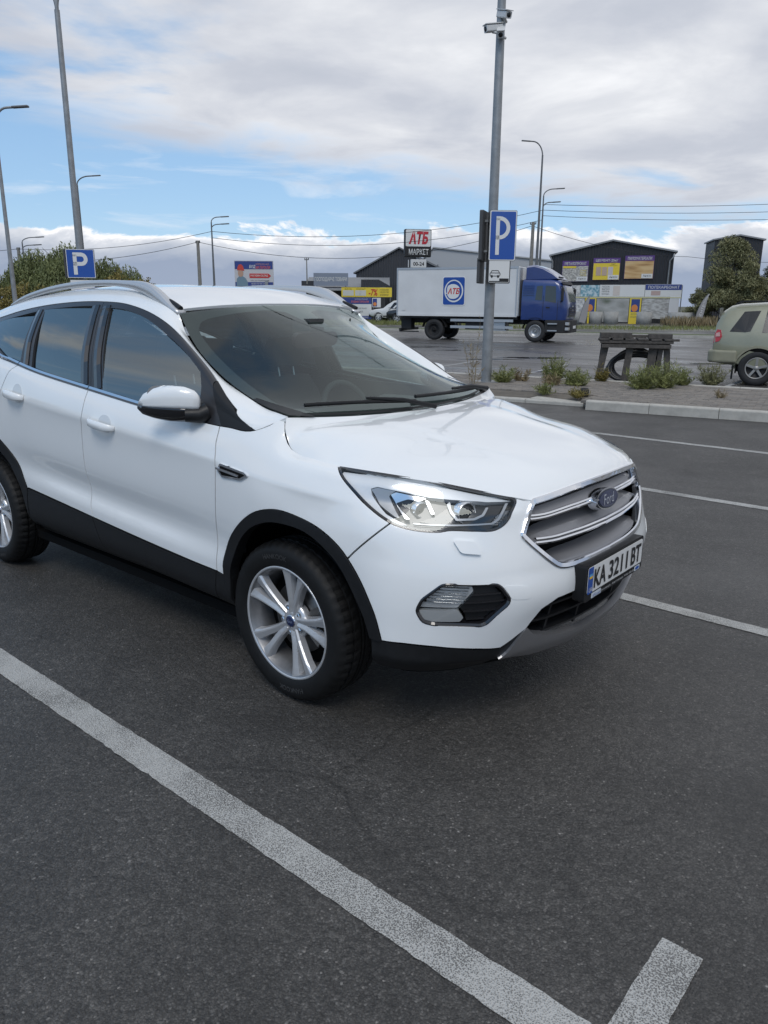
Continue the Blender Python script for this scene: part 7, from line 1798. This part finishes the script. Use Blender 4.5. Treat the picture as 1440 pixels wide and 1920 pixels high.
tree(site(27.3, 62.5), 6.9, 2.9, 'tall grey green bush before the dark tower', ML_bush, 'bush', 30000, name='bush', seed=14, leaf=.22, base=.02)
tree(site(30.2, 62.5), 4.6, 2.2, 'green bush right of the tall bush', ML_dark, 'bush', 14000, name='bush', seed=15, leaf=.18, base=.02)
tree(site(25.0, 63.0), 3.3, 1.2, 'low bush between the feather flag and tall bush', ML_bush, 'bush', 8000, name='bush', seed=16, leaf=.16, base=.02)
tree(site(29.3, 59.5), 2.6, 1.2, 'yellowing low bush above the olive car roof', ML_yell, 'bush', 6000, name='bush', seed=17, leaf=.15, base=.02)
# row of trees across the road behind the photographer, mirrored in the side windows
for k in range(12):
    az = R(186+7.0*k); dd = 62+((k*37) % 11); p = Vector((math.cos(az)*dd, math.sin(az)*dd, 0))
    tree(p, 4.5+((k*53) % 7)*.45, 3.4, 'dark tree of the row mirrored low in the side windows', ML_dark, 'round', 1300, 'trees behind the photographer', 'tree', 30+k, .42, .08)
# tall dry grass by the bushes
def grass_mass(name, a0, a1, d0, d1, n, h, m, label=None):
    global rng
    rng = np.random.default_rng(77+n); A = rng.uniform(a0, a1, n); Dd = rng.uniform(d0, d1, n); base = np.array([tuple(site(a_, d_, .1)) for a_, d_ in zip(A, Dd)])
    D = rng.normal(size=(n, 3))*.28; D[:, 2] = 1; D /= np.linalg.norm(D, axis=1, keepdims=True); Ln = h*rng.uniform(.4, 1.2, n); V, F = quads(base+D*(Ln*.5)[:, None], D, Ln*.10+.01, Ln)
    o = crown_obj(name, V, F, m, None); o['kind'] = 'stuff'; o['label'] = label; o['category'] = 'grass'; return o
grass_mass('dry_grass', 21.5, 34, 58.5, 61.5, 5000, .75, ML_dry, 'dry tall grass in front of the bushes')
grass_mass('verge_grass', -6, 8.0, 57, 60, 3500, .40, ML_weed, 'rough grass along the far kerb behind the truck')
grass_mass('verge_grass', 8, 24, 49.5, 53.5, 2600, .30, ML_weed, 'rough grass along the far kerb right of the truck')
# weeds on the island: one plant each
def weed(loc, h, r, n, m, label, name='weed', seed=0, dry=0, group='weeds growing on the paved island', upright=1.0):
    global rng
    rng = np.random.default_rng(500+seed); s = empty(name, loc, 0, label, 'weed', group); b = MB(); tips = []; rr = random.Random(seed)
    for k in range(n):
        a = rr.uniform(0, 6.283); q = r*math.sqrt(rr.random()); x0, y0 = q*.25*math.cos(a), q*.25*math.sin(a); hh = h*rr.uniform(.25, 1.2)*(1-.35*(q/r)); x1, y1 = q*math.cos(a), q*math.sin(a)
        b.tube([(x0, y0, 0), ((x0+x1)*.45, (y0+y1)*.45, hh*.55), (x1, y1, hh)], [.005, .004, .002], 3, False); tips.append((x0, y0, x1, y1, hh))
    b.build('stems', m if not dry else ML_dry, s); P = []; D = []
    for (x0, y0, x1, y1, hh) in tips:
        for j in range(24):
            t = rr.uniform(.12, 1.0); P.append((x0+(x1-x0)*t+rr.gauss(0, .012), y0+(y1-y0)*t+rr.gauss(0, .012), hh*t)); d = np.array([rr.gauss(0, 1), rr.gauss(0, 1), upright+rr.gauss(0, .5)]); D.append(d/np.linalg.norm(d))
    P = np.array(P); D = np.array(D); Ln = rng.uniform(.05, .12, len(P))*(1.1 if h > .3 else .8); V, F = quads(P+D*Ln[:, None]*.4, D, Ln*.13, Ln); crown_obj('leaves', V, F, m, s); return s
wz = .105
for k, (a_, d_, h_, r_, n_, m_, lab) in enumerate((
    (3.43, 15.55, .58, .24, 46, ML_weed, 'rounded dark green weed clump between post and crate'), (2.36, 15.25, .34, .20, 30, ML_weed, 'low grassy weed at the foot of the camera post'), (3.20, 14.8, .26, .18, 22, ML_dry, 'dry sparse weed before the rounded clump'),
    (3.65, 14.7, .32, .24, 30, ML_weed, 'small leafy weed below the rounded clump'), (4.40, 15.6, .34, .14, 20, ML_yell, 'yellowish grass tuft left of the wooden crate'), (4.75, 14.2, .48, .28, 50, ML_weed, 'bright green weed clump in front of the crate'), (5.25, 14.4, .50, .30, 52, ML_weed, 'largest weed clump at the crate corner'),
    (5.75, 14.9, .40, .18, 28, ML_weed, 'weed growing under the right leg of the crate'), (6.35, 15.0, .42, .26, 40, ML_bush, 'grey green weed clump right of the crate'), (2.8, 13.4, .22, .18, 22, ML_weed, 'grass tuft by the broken kerb end'), (3.25, 12.9, .18, .20, 20, ML_yell, 'yellow grass growing in the gutter by the kerb'),
    (2.75, 15.6, .30, .16, 16, ML_dry, 'thin dry weed right of the camera post'), (3.9, 15.9, .22, .16, 18, ML_weed, 'tiny weed left of the yellow tuft'), (6.9, 12.6, .14, .12, 8, ML_dry, 'dry wisp in the paving by the kerb'), (5.6, 12.8, .16, .10, 8, ML_dry, 'dry wisp in the paving before the crate'))):
    p = site(a_, d_); bq = (p-K0).dot(e2); weed((p.x, p.y, wz if bq > .2 else .005), h_*1.05, r_*1.25, int(n_*1.3), m_, lab, seed=k)
weed(site(1.72, 14.9, .1), 1.75, .30, 7, ML_dry, 'tall dry stalk weed left of the camera post', 'tall_weed', 60, 1)
# ---------------------------------------------------------------- wooden crate with hose
M_wood = mat('weathered_wood', (.075, .067, .060), .9, var=.4, vscale=12, bump=.4, bscale=30)
cp = site(5.18, 16.15); cr_ = empty('wooden_crate', (cp.x, cp.y, .105), RZ+R(-14), 'weathered wooden crate frame standing among weeds on the island', 'crate')
for (x0, x1, y, tl, w_) in ((-.70, -.58, -.32, .0, .13), (-.18, -.10, -.34, 0, .13), (.30, .34, -.34, 0, .16), (.66, .58, -.30, 0, .10), (-.66, -.60, .34, 0, .12), (-.1, -.1, .36, 0, .11), (.45, .5, .36, 0, .12), (.72, .66, .32, 0, .12)):
    b = MB(); b.bar((x0, y, 0), (x1, y*.96, .78), w_, .045, (0, 1, 0)); b.build('leg', M_wood, cr_)
for (x, y, h_) in ((.50, -.32, .80),):
    b = MB(); b.bar((x-.06, y, 0), (x, y, h_), .09, .04, (0, 1, 0)); b.build('leg', M_wood, cr_)
for (y, z, l, x, w_) in ((-.385, .72, 1.34, 0, .07), (.385, .72, 1.34, 0, .07), (-.36, .80, 1.42, 0, .05), (.36, .80, 1.42, 0, .05), (0, .83, 1.60, .06, .045)):
    b = MB(); b.box((x, y, z), (l, .12, w_)); b.build('rail', M_wood, cr_)
for k in range(6): b = MB(); b.box((-.62+.25*k, 0, .845+.004*(k % 2)), (.20, .86, .03), random.uniform(-.04, .04)); b.build('top_board', M_wood, cr_)
b = MB(); b.box((-.40, -.05, .92), (.62, .30, .10), .06); b.build('loose_board', M_wood, cr_); b = MB(); b.box((.48, .0, .91), (.46, .42, .09), -.05); b.build('loose_board', M_wood, cr_); b = MB(); b.box((.05, .1, .90), (.5, .16, .05), .1); b.build('loose_board', M_wood, cr_)
M_hose = mat('black_hose', (.02, .02, .021), .42)
for k, (rx_, rz_, yy, zc, lab) in enumerate(((.50, .30, -.16, .30, 'outermost black hose coil inside the wooden crate'), (.44, .26, -.05, .28, 'second black hose coil inside the wooden crate'), (.52, .24, .06, .25, 'lowest flat black hose coil inside the wooden crate'), (.40, .30, .15, .33, 'rearmost black hose coil inside the wooden crate'))):
    b = MB(); pts = [(rx_*math.cos(a), yy+.12*math.sin(a), max(.035, zc+rz_*math.sin(a)+.05*math.cos(a))) for a in np.linspace(0, 6.283, 44)]
    b.tube(pts, .036, 8, False); q = b.build('hose_coil', M_hose, loc=(cp.x, cp.y, .105)); q.rotation_euler = (0, 0, RZ+R(-14)); tag(q, lab, 'hose', 'hose coils inside the crate')
# drain stub by the kerb end
dp = site(3.42, 13.15); b = MB(); b.lathe([(.055, 0), (.075, .0), (.085, .16), (.065, .20), (.045, .19), (.04, .02)], 12); q = b.build('drain_stub', M_black, loc=(dp.x, dp.y, .05)); tag(q, 'small black broken stub beside the end of the kerb', 'stub')
b = MB(); b.prism([(-.55,-.18),(.5,-.22),(.62,.05),(.2,.2),(-.5,.16)], 0, .07, 'Z'); q = b.build('broken_slab', M_kerb, loc=tuple(site(3.05, 13.0, .0))); q.rotation_euler = (.03, .02, ang); tag(q, 'broken concrete slab at the left end of the kerb', 'slab')
# lamp posts standing behind the photographer (mirrored in windscreen and bonnet)
